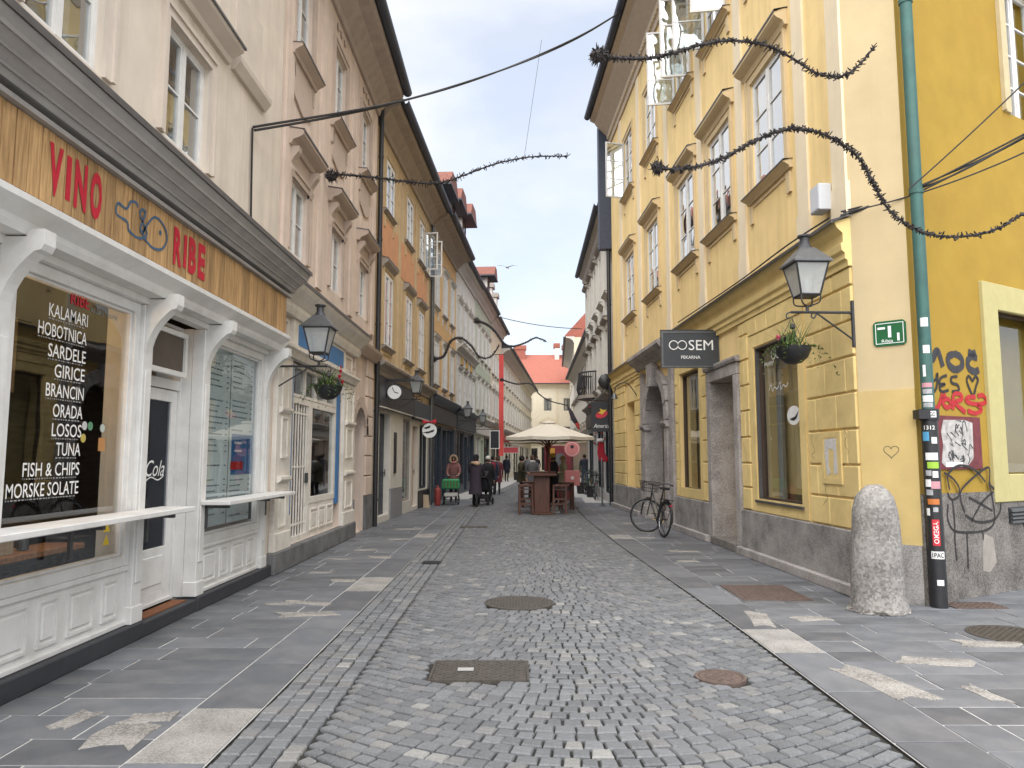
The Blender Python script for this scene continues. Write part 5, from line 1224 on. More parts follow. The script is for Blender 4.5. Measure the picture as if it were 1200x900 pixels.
m = MB(g2); m.slab([(3.2, 0)] + [(4.3 + 1.1 * math.cos(math.radians(a)), -.75 * math.sin(math.radians(a))) for a in range(180, -1, -15)] + [(5.4, 0)], 4.15, 4.3); bal = m.build('balcony', GTRIM, r2)
for k in range(25):
    a = math.radians(180 - k * 7.5); m = MB(g2); x, y = 4.3 + 1.06 * math.cos(a), -.72 * math.sin(a); m.tube([(x, y, 4.3), (x + .09 * math.cos(a), y - .09 * math.sin(a), 4.6), (x, y, 5.25)], .02, 5); m.build('baluster', BLACK, bal)
m = MB(g2); m.tube([(4.3 + 1.06 * math.cos(math.radians(a)), -.72 * math.sin(math.radians(a)), 5.27) for a in range(180, -1, -15)], .035, 6); m.build('rail', BLACK, bal)
g3, G3 = frR((4.75, 38.0), (5.55, 69.0))
CS = [1.6 + 2.6 * i for i in range(11)]
r3 = house('brown_house', 'brown beige house with ranks of tall windows on the right beyond the balcony', g3, G3, 8.9, BROWNR, PALET, [(4.2, 'r2', CS), (6.9, 'fu', CS)],
      [('door', 2.6 * i + 1, 2.6 * i + 2.1, .1, 2.7, STEELB if i % 2 else DKF) for i in range(10)] + [('corn', 0, G3, 3.6, PALET), ('corn', 0, G3, 6.6, PALET)], ov=.6)
m = MB(g3); m.box(0, G3, -.03, -.001, 2.9, 3.28); m.build('white_band', PALE, r3)
for k in range(4):
    s = 9 + k * 3; m = MB(g3); m.box(s - .5, s + .5, .4, 2.4, 8.9, 10.0); o = m.build('dormer', PALE, r3); m = MB(g3); m.prism([(s - .8, 10), (s + .8, 10), (s + .5, 10.5), (s - .5, 10.5)], 0, 2.6); m.build('dormer_roof', TILE, o)
g4, G4 = frR((5.62, 69.1), (6.9, 92.0))
r4 = house('tall_gable_house', 'tall cream house with grey gable above the brown house roof', g4, G4, 13.0, CREAMR, PALET, [(4.3, 'f', (4, 8, 12, 16, 20)), (7.2, 'f', (4, 8, 12, 16, 20)), (10.2, 'fu', (4, 8, 12, 16, 20))], [('shop', 2 + 4 * i, 4.6 + 4 * i, .3, 2.8, DKF, 2, 1) for i in range(5)], rise=6, ov=.8)
m = MB(g4); m.box(G4 - 2.0, G4 - .8, 2.6, 4.0, 16.5, 19.2); o = m.build('chimney', PALE, r4); m = MB(g4); m.box(G4 - 2.2, G4 - .6, 2.4, 4.2, 19.2, 20); m.build('chimney_cap', TILE, o)
# ------------------------------------------------------------------ lamps, flower baskets, signs
LANT = mat('frosted_lantern_glass', (.5, .52, .51), .25, .1, 6, spec=.6)
LANT.node_tree.nodes['Principled BSDF'].inputs['Alpha'].default_value = .62
IRONB = mat('lamp_iron', (.05, .05, .055), .5, .25, 12, metal=.3)
def wall_lamp(fr, s, z, L, label, k=1.0, hook=.18, lit=False):
    t = thing('wall_lantern', label, 'lantern', fr.w(s, 0, z), 'lanterns on wall brackets')
    m = MB(fr); m.box(s - .022, s + .022, -.03, 0.0, z - .4 * k, z + .14 * k); m.build('wall_plate', IRONB, t, bevel=.004)
    m = MB(fr); m.tube([(s, -.01, z), (s, -L - hook, z)], .016 * k, 8)
    m.tube([(s, -.01, z - .32 * k), (s, -L * .8, z - .01)], .011 * k, 8)
    m.tube(smooth_path([(s, -L * .8, z - .01), (s, -L * .86, z - .07), (s, -L * .92, z - .05), (s, -L * .9, z - .02)], 4), .009 * k, 6)
    m.tube(smooth_path([(s, -L - hook, z), (s, -L - hook - .05, z - .02), (s, -L - hook - .05, z - .07), (s, -L - hook - .01, z - .07)], 4), .009 * k, 6)
    m.build('bracket_arm', IRONB, t, smooth=True)
    d = -L; b0, b1 = .11 * k, .185 * k; z0, z1 = z + .19 * k, z + .55 * k
    m = MB(fr); m.tube([(s, d, z), (s, d, z + .08 * k)], .02 * k, 8)
    for i in range(4):
        sx, sy = [(1, 1), (1, -1), (-1, -1), (-1, 1)][i]
        m.tube(smooth_path([(s, d, z + .07 * k), (s + sx * b0 * .9, d + sy * b0 * .9, z + .1 * k), (s + sx * b0, d + sy * b0, z0)], 4), .009 * k, 6)
    m.build('cradle', IRONB, t)
    m = MB(fr)
    for sx, sy in ((1, 1), (1, -1), (-1, -1), (-1, 1)): m.tube([(s + sx * b0, d + sy * b0, z0), (s + sx * b1, d + sy * b1, z1)], .012 * k, 4)
    for b, zz in ((b0, z0), (b1, z1)):
        for p, q in (((1, 1), (1, -1)), ((1, -1), (-1, -1)), ((-1, -1), (-1, 1)), ((-1, 1), (1, 1))): m.tube([(s + p[0] * b, d + p[1] * b, zz), (s + q[0] * b, d + q[1] * b, zz)], .014 * k, 4)
    m.slab([(s - b0, d - b0), (s + b0, d - b0), (s + b0, d + b0), (s - b0, d + b0)], z0 - .01, z0); m.build('lantern_frame', IRONB, t)
    for p, q in (((1, 1), (1, -1)), ((1, -1), (-1, -1)), ((-1, -1), (-1, 1)), ((-1, 1), (1, 1))):
        m = MB(fr); m.quad([(s + p[0] * b0, d + p[1] * b0, z0 + .01), (s + q[0] * b0, d + q[1] * b0, z0 + .01), (s + q[0] * b1, d + q[1] * b1, z1 - .01), (s + p[0] * b1, d + p[1] * b1, z1 - .01)]); m.build('pane', LANT, t)
    m = MB(fr); r2 = math.sqrt(2); m.lathe([(.235 * k * r2 * .94, z1), (.235 * k * r2 * .94, z1 + .02 * k), (.08 * k * r2, z1 + .19 * k), (.05 * k, z1 + .2 * k)], (s, d, 0), 4, ph=math.pi / 4); ro = m.build('roof', GREYM, t)
    m = MB(fr); m.lathe([(.085 * k, 0), (.07 * k, .03 * k), (.055 * k, .06 * k), (.055 * k, .13 * k), (.08 * k, .14 * k), (.08 * k, .16 * k), (.02, .165 * k)], (s, d, z1 + .19 * k), 12); m.build('chimney', IRONB, ro, smooth=True)
    m = MB(fr); m.lathe([(.02, 0), (.03, .03), (.035, .12), (.02, .2), (.005, .21)], (s, d, z0 + .03), 10); m.build('bulb', mat('milky_bulb', (.7, .7, .68), .3), t, smooth=True)
    return t
wall_lamp(FR, -.02, 3.33, .56, 'black street lantern on a bracket by the green number plate', 1.04, .2)
wall_lamp(FL, 10.42, 2.9, .62, 'black street lantern on a bracket between the restaurant and the cream shop front', .98, .12)
wall_lamp(Fr((-3.4, 17.72), (.4, 8.28)), 3.0, 3.25, .5, 'street lantern beside the clock on the black shop sign', .9, .1)
wall_lamp(f5, .4, 3.25, .5, 'street lantern on the dark shop fronts above the green cart', .95, .1)
wall_lamp(f5, 5.9, 3.25, .5, 'farthest street lantern in the left row near the framed black sign', .95, .1)
LEAF = mat('leaf_green', (.06, .12, .03), .6, .3, 8); LEAF2 = mat('leaf_yellow_green', (.16, .2, .06), .6, .3, 8); DRYS = mat('dry_stem', (.25, .2, .12), .8)
def blade(m, p, a, L, lift, w, mi=0, droop=.6):
    pts = []
    for i in range(5):
        u = i / 4; pts.append((p[0] + math.cos(a) * L * u, p[1] + math.sin(a) * L * u, p[2] + lift * u - droop * L * u * u))
    vs = []
    for i, q in enumerate(pts):
        ww = w * (1 - i / 4.3) / 2; vs += [(q[0] - math.sin(a) * ww, q[1] + math.cos(a) * ww, q[2]), (q[0] + math.sin(a) * ww, q[1] - math.cos(a) * ww, q[2])]
    m.add(vs, [(2 * i, 2 * i + 1, 2 * i + 3, 2 * i + 2) for i in range(4)], mi, raw=True)
def basket(x, y, zr, ztop, r, label, cf, flowers, seed):
    rs = random.Random(seed)
    t = thing('hanging_flower_basket', label, 'flower basket', (x, y, zr), 'flower baskets under the lanterns')
    m = MB(); m.lathe([(.01, -r * 1.02), (r * .45, -r * .92), (r * .8, -r * .6), (r * .97, -r * .2), (r, 0), (r * .94, 0), (r * .9, -.03)], (x, y, zr), 22); m.build('bowl', mat('black_bowl', (.015, .015, .017), .5), t, smooth=True)
    m = MB()
    for k in range(3):
        a = k * 2.1 + .4; m.tube([(x + r * math.cos(a), y + r * math.sin(a), zr), (x, y, ztop)], .004, 4)
    m.lathe([(.005, .03), (.03, .02), (.035, -.02), (.005, -.04)], (x, y, zr + (ztop - zr) * .72), 8); m.build('hanger', IRONB, t)
    m = MB()
    for k in range(70): blade(m, (x + rs.uniform(-r, r) * .5, y + rs.uniform(-r, r) * .5, zr), rs.uniform(0, 6.28), rs.uniform(.12, .34), rs.uniform(.16, .48), .015, rs.choice((0, 0, 1)), .5)
    m.build('grass_leaves', [LEAF, LEAF2], t)
    m = MB()
    for k in range(26):
        a = rs.uniform(0, 6.28); L = rs.uniform(.15, .42); p = (x + math.cos(a) * r * .8, y + math.sin(a) * r * .8, zr)
        for i in range(9):
            u = i / 8; q = (p[0] + math.cos(a) * L * u * .8, p[1] + math.sin(a) * L * u * .8, p[2] + .05 * math.sin(u * 3) - L * .9 * u * u)
            for _ in range(2): blade(m, q, rs.uniform(0, 6.28), rs.uniform(.025, .045), rs.uniform(-.02, .03), .024, rs.choice((0, 1)), .3)
    m.build('trailing_leaves', [LEAF, LEAF2], t)
    for fx, fy, fz, fr_ in flowers:
        m = MB()
        for k in range(14):
            a = k * 2.4; blade(m, (x + fx, y + fy, zr + fz), a, fr_ * (1 - .04 * k), fr_ * (.1 + .06 * k), fr_ * .9, 0, .1)
        m.lathe([(.002, -.03), (fr_ * .4, 0), (fr_ * .3, fr_ * .5), (.002, fr_ * .7)], (x + fx, y + fy, zr + fz), 9); m.build('blossom', cf, t)
PINKF = mat('pink_petals', (.55, .1, .17), .6, .2, 20); REDF = mat('red_petals', (.5, .02, .04), .6, .2, 20)
bx_, by_, _ = FR.w(-.02, -.79, 0); basket(bx_ + .04, by_, 2.91, 3.26, .205, 'black bowl of grass and a pink flower hanging by the yellow corner', PINKF, [(-.19, -.05, .1, .055)], 4)
bx_, by_, _ = FL.w(10.42, -.76, 0); basket(bx_, by_, 2.62, 2.84, .2, 'black bowl of dry grass with red flowers hanging by the cream shop front', REDF, [(.17, -.05, .12, .05), (.18, -.03, .2, .045), (.2, 0, .05, .05), (.17, .02, .27, .03)], 9)

CAMF = lambda x, y: Fr((x, y), (1, 0))        # boards hung across the street face along -Y
# bakery sign
t = thing('bakery_sign', 'dark grey hanging sign box with ring logo and PEKARNA lettering', 'sign', (3.3, 13.8, 3.64))
q = CAMF(2.78, 13.8)
m = MB(q); m.box(0, 1.07, 0, .12, 3.31, 3.97); m.build('sign_box', mat('anthracite_sign', (.045, .05, .056), .5, .08), t, bevel=.008)
m = MB(q); ring(m, -.012, 1.082, 3.298, 3.982, .03, -.008, .128); m.build('sign_frame', GREYM, t)
m = MB(q); m.box(-.02, 1.2, .04, .08, 3.985, 4.02); m.box(1.09, 1.11, .03, .09, 3.3, 4.05); m.build('hanger', IRONB, t)
m = MB(q)
for cx in (.215, .375): ribbon(m, arc((cx, 3.72), .082, 0, 360, 26), .017, -.0095)
put_text(m, 'SEM', .495, 3.625, .19, -.0095, .46); m.build('logo', VINYL, t)
m = MB(q); put_text(m, 'PEKARNA', .35, 3.46, .058, -.0095, .36, bold=.008); m.build('lettering', VINYL, t)
# clock on a bar
t = thing('street_clock', 'round white clock hanging from a black bar before the black shop sign', 'clock', (-3.05, 18.7, 3.26))
q = CAMF(-3.05, 18.7)
m = MB(q); m.prism(arc((0, 3.27), .2, 0, 345, 23), 0, .12); m.build('case', BLACK, t)
m = MB(q); m.prism(arc((0, 3.27), .175, 0, 345, 23), -.006, -.001); m.build('dial', VINYL, t)
m = MB(q); ribbon(m, [(0, 3.27), (-.06, 3.39)], .018, -.008); m.build('hand', BLACK, t)
m = MB(q); ribbon(m, [(0, 3.27), (.1, 3.24)], .022, -.0085); m.build('hand', BLACK, t)
m = MB(q); m.box(-.35, .5, .03, .09, 3.55, 3.61); m.box(-.02, .02, .04, .08, 3.46, 3.55); m.build('bar', BLACK, t)
# round white shoe sign
t = thing('round_shop_sign', 'round white hanging sign with a black emblem and a red bow', 'sign', (-2.53, 22, 2.42)); q = CAMF(-2.53, 22)
m = MB(q); m.prism(arc((0, 2.42), .215, 0, 345, 23), 0, .05); m.build('disc', VINYL, t)
m = MB(q); m.prism([(-.19, 2.5), (-.02, 2.55), (.03, 2.58), (.02, 2.5), (-.1, 2.46)], -.006, -.001); m.prism([(-.22, 2.36), (.0, 2.4), (.15, 2.46), (.12, 2.38), (-.05, 2.33)], -.006, -.001); m.build('emblem', BLACK, t)
m = MB(q); m.tube([(0, .02, 2.62), (0, .02, 2.85), (-.62, .02, 2.85)], .015, 6); m.build('bracket', IRONB, t)
m = MB(q); m.prism([(-.2, 2.75), (0, 2.68), (.2, 2.76), (.2, 2.62), (0, 2.66), (-.2, 2.62)], -.05, -.02); m.build('bow', REDF, t, bevel=.01)
# dark inn sign with a fruit emblem
t = thing('dark_inn_sign', 'dark hanging sign with red and yellow emblem and pale script on the right', 'sign', (3.05, 25.9, 3.1)); q = CAMF(2.68, 25.9)
m = MB(q); m.box(0, .74, 0, .06, 2.52, 3.58); m.build('board', mat('slate_board', (.035, .036, .042), .6), t, bevel=.008)
m = MB(q); m.prism([(.37 + .21 * math.cos(a), 3.13 + .13 * math.sin(a) + .05 * math.cos(a)) for a in [i * .35 for i in range(18)]], -.01, -.001); m.build('red_emblem', mat('emblem_red', (.55, .04, .06), .6), t)
m = MB(q); m.prism([(.24, 3.2), (.34, 3.22), (.3, 3.34), (.42, 3.28), (.55, 3.3), (.46, 3.2), (.38, 3.12)], -.016, -.011); m.build('yellow_emblem', mat('emblem_yellow', (.7, .5, .05), .6), t)
m = MB(q); put_text(m, 'Americo', .08, 2.66, .14, -.003, .58, slant=.25); m.build('lettering', VINYL, t)
m = MB(q); m.tube([(-.05, .03, 3.64), (.75, .03, 3.64)], .02, 6); m.box(.1, .12, .02, .04, 3.58, 3.64); m.box(.6, .62, .02, .04, 3.58, 3.64); m.build('bracket', IRONB, t)
t = thing('black_globe_sign', 'black round hanging lamp above the dark inn sign', 'lamp', (3.18, 25.6, 4.25))
m = MB(); m.lathe([(.02, -.28), (.16, -.23), (.25, -.11), (.28, 0), (.25, .11), (.16, .23), (.02, .28)], (3.18, 25.6, 4.25), 18, sy=.5); m.build('globe', BLACK, t, smooth=True)
m = MB(); m.tube([(3.2, 25.6, 4.2), (2.95, 25.62, 3.7)], .02, 6); m.tube([(3.2, 25.6, 4.25), (3.5, 25.8, 4.25)], .02, 6); m.build('bracket', IRONB, t)
# spotlight on a curved arm by the portal
t = thing('gooseneck_spotlight', 'small grey spotlight on a curved arm left of the stone portal', 'spotlight', FR.w(-12.6, 0, 3.4))
m = MB(FR); m.tube(smooth_path([(-12.6, 0, 3.35), (-12.6, -.3, 3.75), (-12.6, -.6, 3.7), (-12.6, -.68, 3.45)], 5), .014, 6); m.build('arm', IRONB, t)
m = MB(FR); m.lathe([(.03, .06), (.06, .02), (.1, -.1), (.02, -.1)], (-12.6, -.68, 3.4), 12); m.build('shade', GREYM, t)
# framed black board, red sign board and banner further left
def hung_board(name, label, cat, x, y, z0, z1, wd, m1, m2, dark=False):
    t = thing(name, label, cat, (x, y, (z0 + z1) / 2)); q = CAMF(x - wd / 2, y)
    m = MB(q); m.box(0, wd, 0, .05, z0, z1); m.build('board', m1, t)
    m = MB(q); ring(m, -.02, wd + .02, z0 - .02, z1 + .02, .04, -.015, .06); m.build('board_frame', m2, t)
    m = MB(q); m.tube([(wd / 2 - .9, .02, z1 + .07), (wd + .05, .02, z1 + .07)], .015, 6); m.box(.05, .07, .01, .03, z1 + .02, z1 + .06); m.build('bracket', IRONB, t)
    return t
t_ = hung_board('framed_board', 'black hanging board in a white frame at the left row', 'sign', -1.02, 38, 2.1, 3.0, .46, DKF, VINYL)
hung_board('red_shop_sign', 'low red and white hanging sign far down the left pavement', 'sign', -.25, 50, 1.95, 2.35, 1.0, mat('sign_red', (.45, .06, .07), .6), PALET)
t = thing('red_banner', 'tall narrow red banner hanging from the stucco house', 'banner', (-.95, 47, 4.9)); q = CAMF(-1.0, 47)
n = 12; m = MB(q)
for i in range(n):
    z0, z1 = 1.75 + 6.45 * i / n, 1.75 + 6.45 * (i + 1) / n; d0, d1 = .05 * math.sin(i * .9), .05 * math.sin((i + 1) * .9)
    m.add([(0, d0, z0), (.3, d0, z0), (.3, d1, z1), (0, d1, z1)], [(0, 1, 2, 3)])
m.build('cloth', mat('banner_red', (.6, .08, .07), .8, .1), t)
m = MB(q); m.tube([(-.5, 0, 8.22), (.35, 0, 8.22)], .025, 6); m.build('pole', IRONB, t)
t = thing('furled_flag', 'furled dark and red flag leaning out of the brown house', 'flag', (4.3, 55, 4.2))
m = MB(); m.tube([(4.95, 55.2, 3.6), (3.95, 54.9, 5.5)], .03, 6); m.build('pole', IRONB, t)
m = MB(); m.tube([(4.62, 55.1, 4.2), (4.4, 55.0, 4.5), (4.2, 54.95, 5.0), (3.98, 54.9, 5.42)], [.16, .2, .16, .05], 7); m.build('cloth', mat('flag_cloth', (.06, .05, .06), .9), t)
m = MB(); m.tube([(4.8, 55.1, 3.75), (4.68, 55.08, 4.05), (4.6, 55.06, 4.22)], [.05, .16, .17], 7); m.build('cloth_end', mat('banner_red', (.6, .08, .07), .8), t)
# christmas trimmings on the right hand shop
t = thing('red_stocking', 'big red cloth decoration hanging on the right hand shop', 'decoration', (3.2, 27.3, 1.9)); q = CAMF(3.2, 27.3)
m = MB(q); m.prism([(-.14, 2.2), (.1, 2.2), (.12, 1.75), (.26, 1.6), (.2, 1.45), (-.08, 1.5), (-.15, 1.75)], 0, .1); m.build('sock', REDF, t, bevel=.03)
m = MB(q); m.box(-.17, .13, -.02, .12, 2.2, 2.32); m.build('cuff', VINYL, t, bevel=.02)
def wreath(x, y, z, r, label, seed):
    rs = random.Random(seed); t = thing('fir_wreath', label, 'wreath', (x, y, z))
    m = MB()
    for k in range(160):
        a = rs.uniform(0, 6.28); p = (x + r * math.cos(a), y + rs.uniform(-.03, .03), z + r * math.sin(a)); blade(m, p, rs.uniform(0, 6.28), rs.uniform(.08, .16), rs.uniform(-.1, .12), .03, 0, .1)
    m.build('fir_twigs', mat('fir_green', (.02, .06, .025), .7, .3), t)
    m = MB()
    for k in range(6): m.lathe([(.002, -.04), (.04, 0), (.002, .04)], (x + r * math.cos(k), y - .06, z + r * math.sin(k)), 7)
    tag(m.build('baubles', REDF, t), kind='stuff')
wreath(3.0, 26.6, 2.3, .22, 'small green fir wreath with red baubles under the dark inn sign', 3); wreath(3.25, 29.5, 3.6, .25, 'fir wreath with red baubles over the dark sign on the right', 7)

# ------------------------------------------------------------------ wires, light garlands, boxes
WIRE = mat('black_wire', (.02, .02, .022), .6)
GAR = mat('garland_brown', (.03, .025, .025), .7)
def garland(pts, label, r0, r1, head, seed, spike=.05):
    rs = random.Random(seed); P3 = smooth_path(pts, 10); n = len(P3)
    t = thing('light_garland', label, 'garland', pts[0], 'light garlands across the street')
    rad = [r0 + (r1 - r0) * i / (n - 1) for i in range(n)]
    m = MB(); m.tube(P3, rad, 6); m.build('stem', GAR, t, smooth=True)
    m = MB()
    for i in range(n):
        for _ in range(7 if i < n * .6 else 4):
            p = Vector(P3[i]) + Vector((rs.uniform(-.02, .02), rs.uniform(-.02, .02), rs.uniform(-.02, .02))); d = Vector((rs.uniform(-1, 1), rs.uniform(-1, 1), rs.uniform(-1, 1))).normalized() * spike * rs.uniform(.6, 1.3)
            m.tube([p, p + d], [.0085, .006], 4)
    if head:
        c = Vector(P3[0])
        for _ in range(140):
            d = Vector((rs.gauss(0, 1), rs.gauss(0, 1), rs.gauss(0, 1))).normalized() * head * rs.uniform(.5, 1.1); m.tube([c + d * .3, c + d], [.012 * head / .12, .004], 3)
    tag(m.build('bulbs', GAR, t), kind='stuff')
    if head: m = MB(); m.lathe([(.005, -head * .7), (head * .55, -head * .4), (head * .75, 0), (head * .5, head * .45), (.005, head * .7)], P3[0], 10, sy=.8); m.build('head', GAR, t)
    return t
garland([(0.97, 8.2, 6.27), (1.21, 8.2, 6.24), (1.56, 8.2, 6.24), (1.86, 8.2, 6.3), (2.21, 8.2, 6.41), (2.56, 8.2, 6.45), (2.96, 8.2, 6.38), (3.25, 8.2, 6.22), (3.49, 8.2, 6.06), (3.74, 8.2, 6.01), (3.94, 8.2, 6.09), (4.19, 8.2, 6.36)], 'upper dark twig garland before the yellow house windows', .022, .01, .13, 1, .046)
garland([(1.48, 7.4, 4.59), (1.74, 7.4, 4.58), (2.1, 7.4, 4.67), (2.46, 7.4, 4.86), (2.73, 7.4, 4.98), (2.95, 7.4, 5.01), (3.21, 7.4, 4.95), (3.43, 7.4, 4.82), (3.6, 7.4, 4.64), (3.72, 7.4, 4.38), (3.84, 7.4, 4.15), (4.01, 7.4, 4.0), (4.26, 7.4, 3.88), (4.61, 7.4, 3.86), (4.92, 7.4, 3.93), (5.24, 7.4, 4.11), (5.61, 7.4, 4.38)], 'long wavy twig garland dipping in front of the mustard wall', .015, .011, .09, 2, .036)
garland([(x * .907, 12.7, 1.6 + (z - 1.6) * .907) for x, y, z in [(-3.58, 14, 7.1), (-3.39, 14, 7.13), (-2.72, 14, 7.07), (-2.05, 14, 6.98), (-1.47, 14, 6.96), (-0.97, 14, 7.12), (-0.38, 14, 7.34), (0.28, 14, 7.48), (1.04, 14, 7.5)]], 'twig garland reaching out from the pink house over the street', .02, .012, .15, 3, .055)
garland([(-2.87, 26, 5.09), (-2.51, 26, 5.21), (-2.27, 26, 5.73), (-1.91, 26, 5.85), (-1.55, 26, 5.58), (-1.24, 26, 5.18), (-0.85, 26, 5.18), (-0.55, 26, 5.58)], 'looping garland before the orange house', .05, .02, .16, 4, .07)
garland([(-1.54, 30, 7.22), (-1.16, 30, 7.08), (-0.81, 30, 6.79), (-0.45, 30, 6.3), (-0.1, 30, 6.16), (0.42, 30, 6.3), (0.87, 30, 6.51), (1.29, 30, 6.37)], 'garland curving over the street before the red roof', .06, .025, .17, 5, .07)
garland([(-0.78, 45, 6.38), (0.1, 45, 6.12), (0.99, 45, 6.12), (1.51, 45, 5.49), (2.19, 45, 5.07), (3.22, 45, 4.81)], 'farthest garland sagging before the end house', .05, .03, .15, 6, .07)
def wire(label, pts, r, k=8, parts=1):
    t = thing('overhead_cable', label, 'cable', pts[0], 'cables strung across the street')
    P3 = smooth_path(pts, k)
    for i in range(parts):
        m = MB(); m.tube([(p[0] + .02 * math.sin(j * .35 + i * 2), p[1], p[2] + .02 * math.cos(j * .3 + i * 2) - .015 * i) for j, p in enumerate(P3)] if parts > 1 else P3, r, 6); m.build('strand', WIRE, t)
    return t
def wire_d(label, p, q, sag, r, parts=1):
    pts = [tuple(p[i] + (q[i] - p[i]) * t + (-sag * 4 * t * (1 - t) if i == 2 else 0) for i in range(3)) for t in (0, .2, .4, .6, .8, 1)]
    return wire(label, pts, r, 6, parts)
wire_d('thick black cable rising from the restaurant house to the yellow eaves', (-3.36, 9.13, 5.82), (3.0, 19, 13.75), .45, .017, 2)
wire('black cable running down the beige wall above the restaurant hood', [(-3.37, 9.13, 5.83), (-3.37, 9.15, 5.3), (-3.37, 9.2, 4.4)], .014)
wire_d('thin grey wire high between the roofs', (.62, 16, 11.09), (.23, 16, 8.4), 0, .004)
wire_d('thin wire crossing to the tall gable house', (-1.0, 40, 9.35), (3.7, 40, 8.65), .15, .02)
wire_d('bundle of black cables from the yellow corner towards the right edge', (3.95, 8.72, 4.55), (5.95, 7.6, 5.35), .12, .011, 4)
wire_d('single thin cable above the bundle at the right edge', (4.45, 8.1, 4.62), (5.6, 7.5, 5.75), .02, .008)
wire_d('lower pale cable under the bundle at the right edge', (3.9, 8.55, 4.5), (5.95, 7.7, 5.1), .1, .009)
wire('dark cable lying along the cornice of the yellow house', [FR.w(-.1, -.2, 4.52), FR.w(-1.2, -.27, 4.5), FR.w(-3, -.27, 4.47), FR.w(-5, -.27, 4.48), FR.w(-7, -.27, 4.5)], .012)
t = thing('junction_box', 'white plastic junction box on the cornice of the yellow house', 'box', FR.w(-.45, 0, 4.85))
m = MB(FR); m.box(-.62, -.36, -.2, -.036, 4.72, 5.06); m.build('box', mat('white_plastic', (.55, .57, .6), .5, .06), t, bevel=.008)
m = MB(FR); m.box(-.6, -.38, -.206, -.201, 4.74, 5.04); m.build('lid', mat('white_plastic', (.55, .57, .6)), t)
# gull
t = thing('gull', 'gull gliding in the bright sky between the roofs', 'bird', (-.6, 60, 17.3))
m = MB(); m.tube([(-.95, 60, 17.28), (-.75, 60, 17.3), (-.5, 60, 17.34), (-.3, 60, 17.36), (-.15, 60, 17.34)], [.02, .08, .1, .06, .015], 8)
for sx in (-1, 1):
    pts = [(-.55, 60 + sx * .08, 17.36), (-.5, 60 + sx * .5, 17.5), (-.62, 60 + sx * .95, 17.42)]
    m.add([(p[0] - .12 * (1 - .3 * i), p[1], p[2]) for i, p in enumerate(pts)] + [(p[0] + .12 * (1 - .35 * i), p[1], p[2] + .01) for i, p in enumerate(pts)], [(0, 1, 4, 3), (1, 2, 5, 4)])
m.v = [(-.6 + (y - 60) * .95 + (x + .55) * .3, 60 + (x + .55) * .95, z) for x, y, z in m.v]
m.build('body', mat('gull_grey', (.3, .3, .31), .8), t)
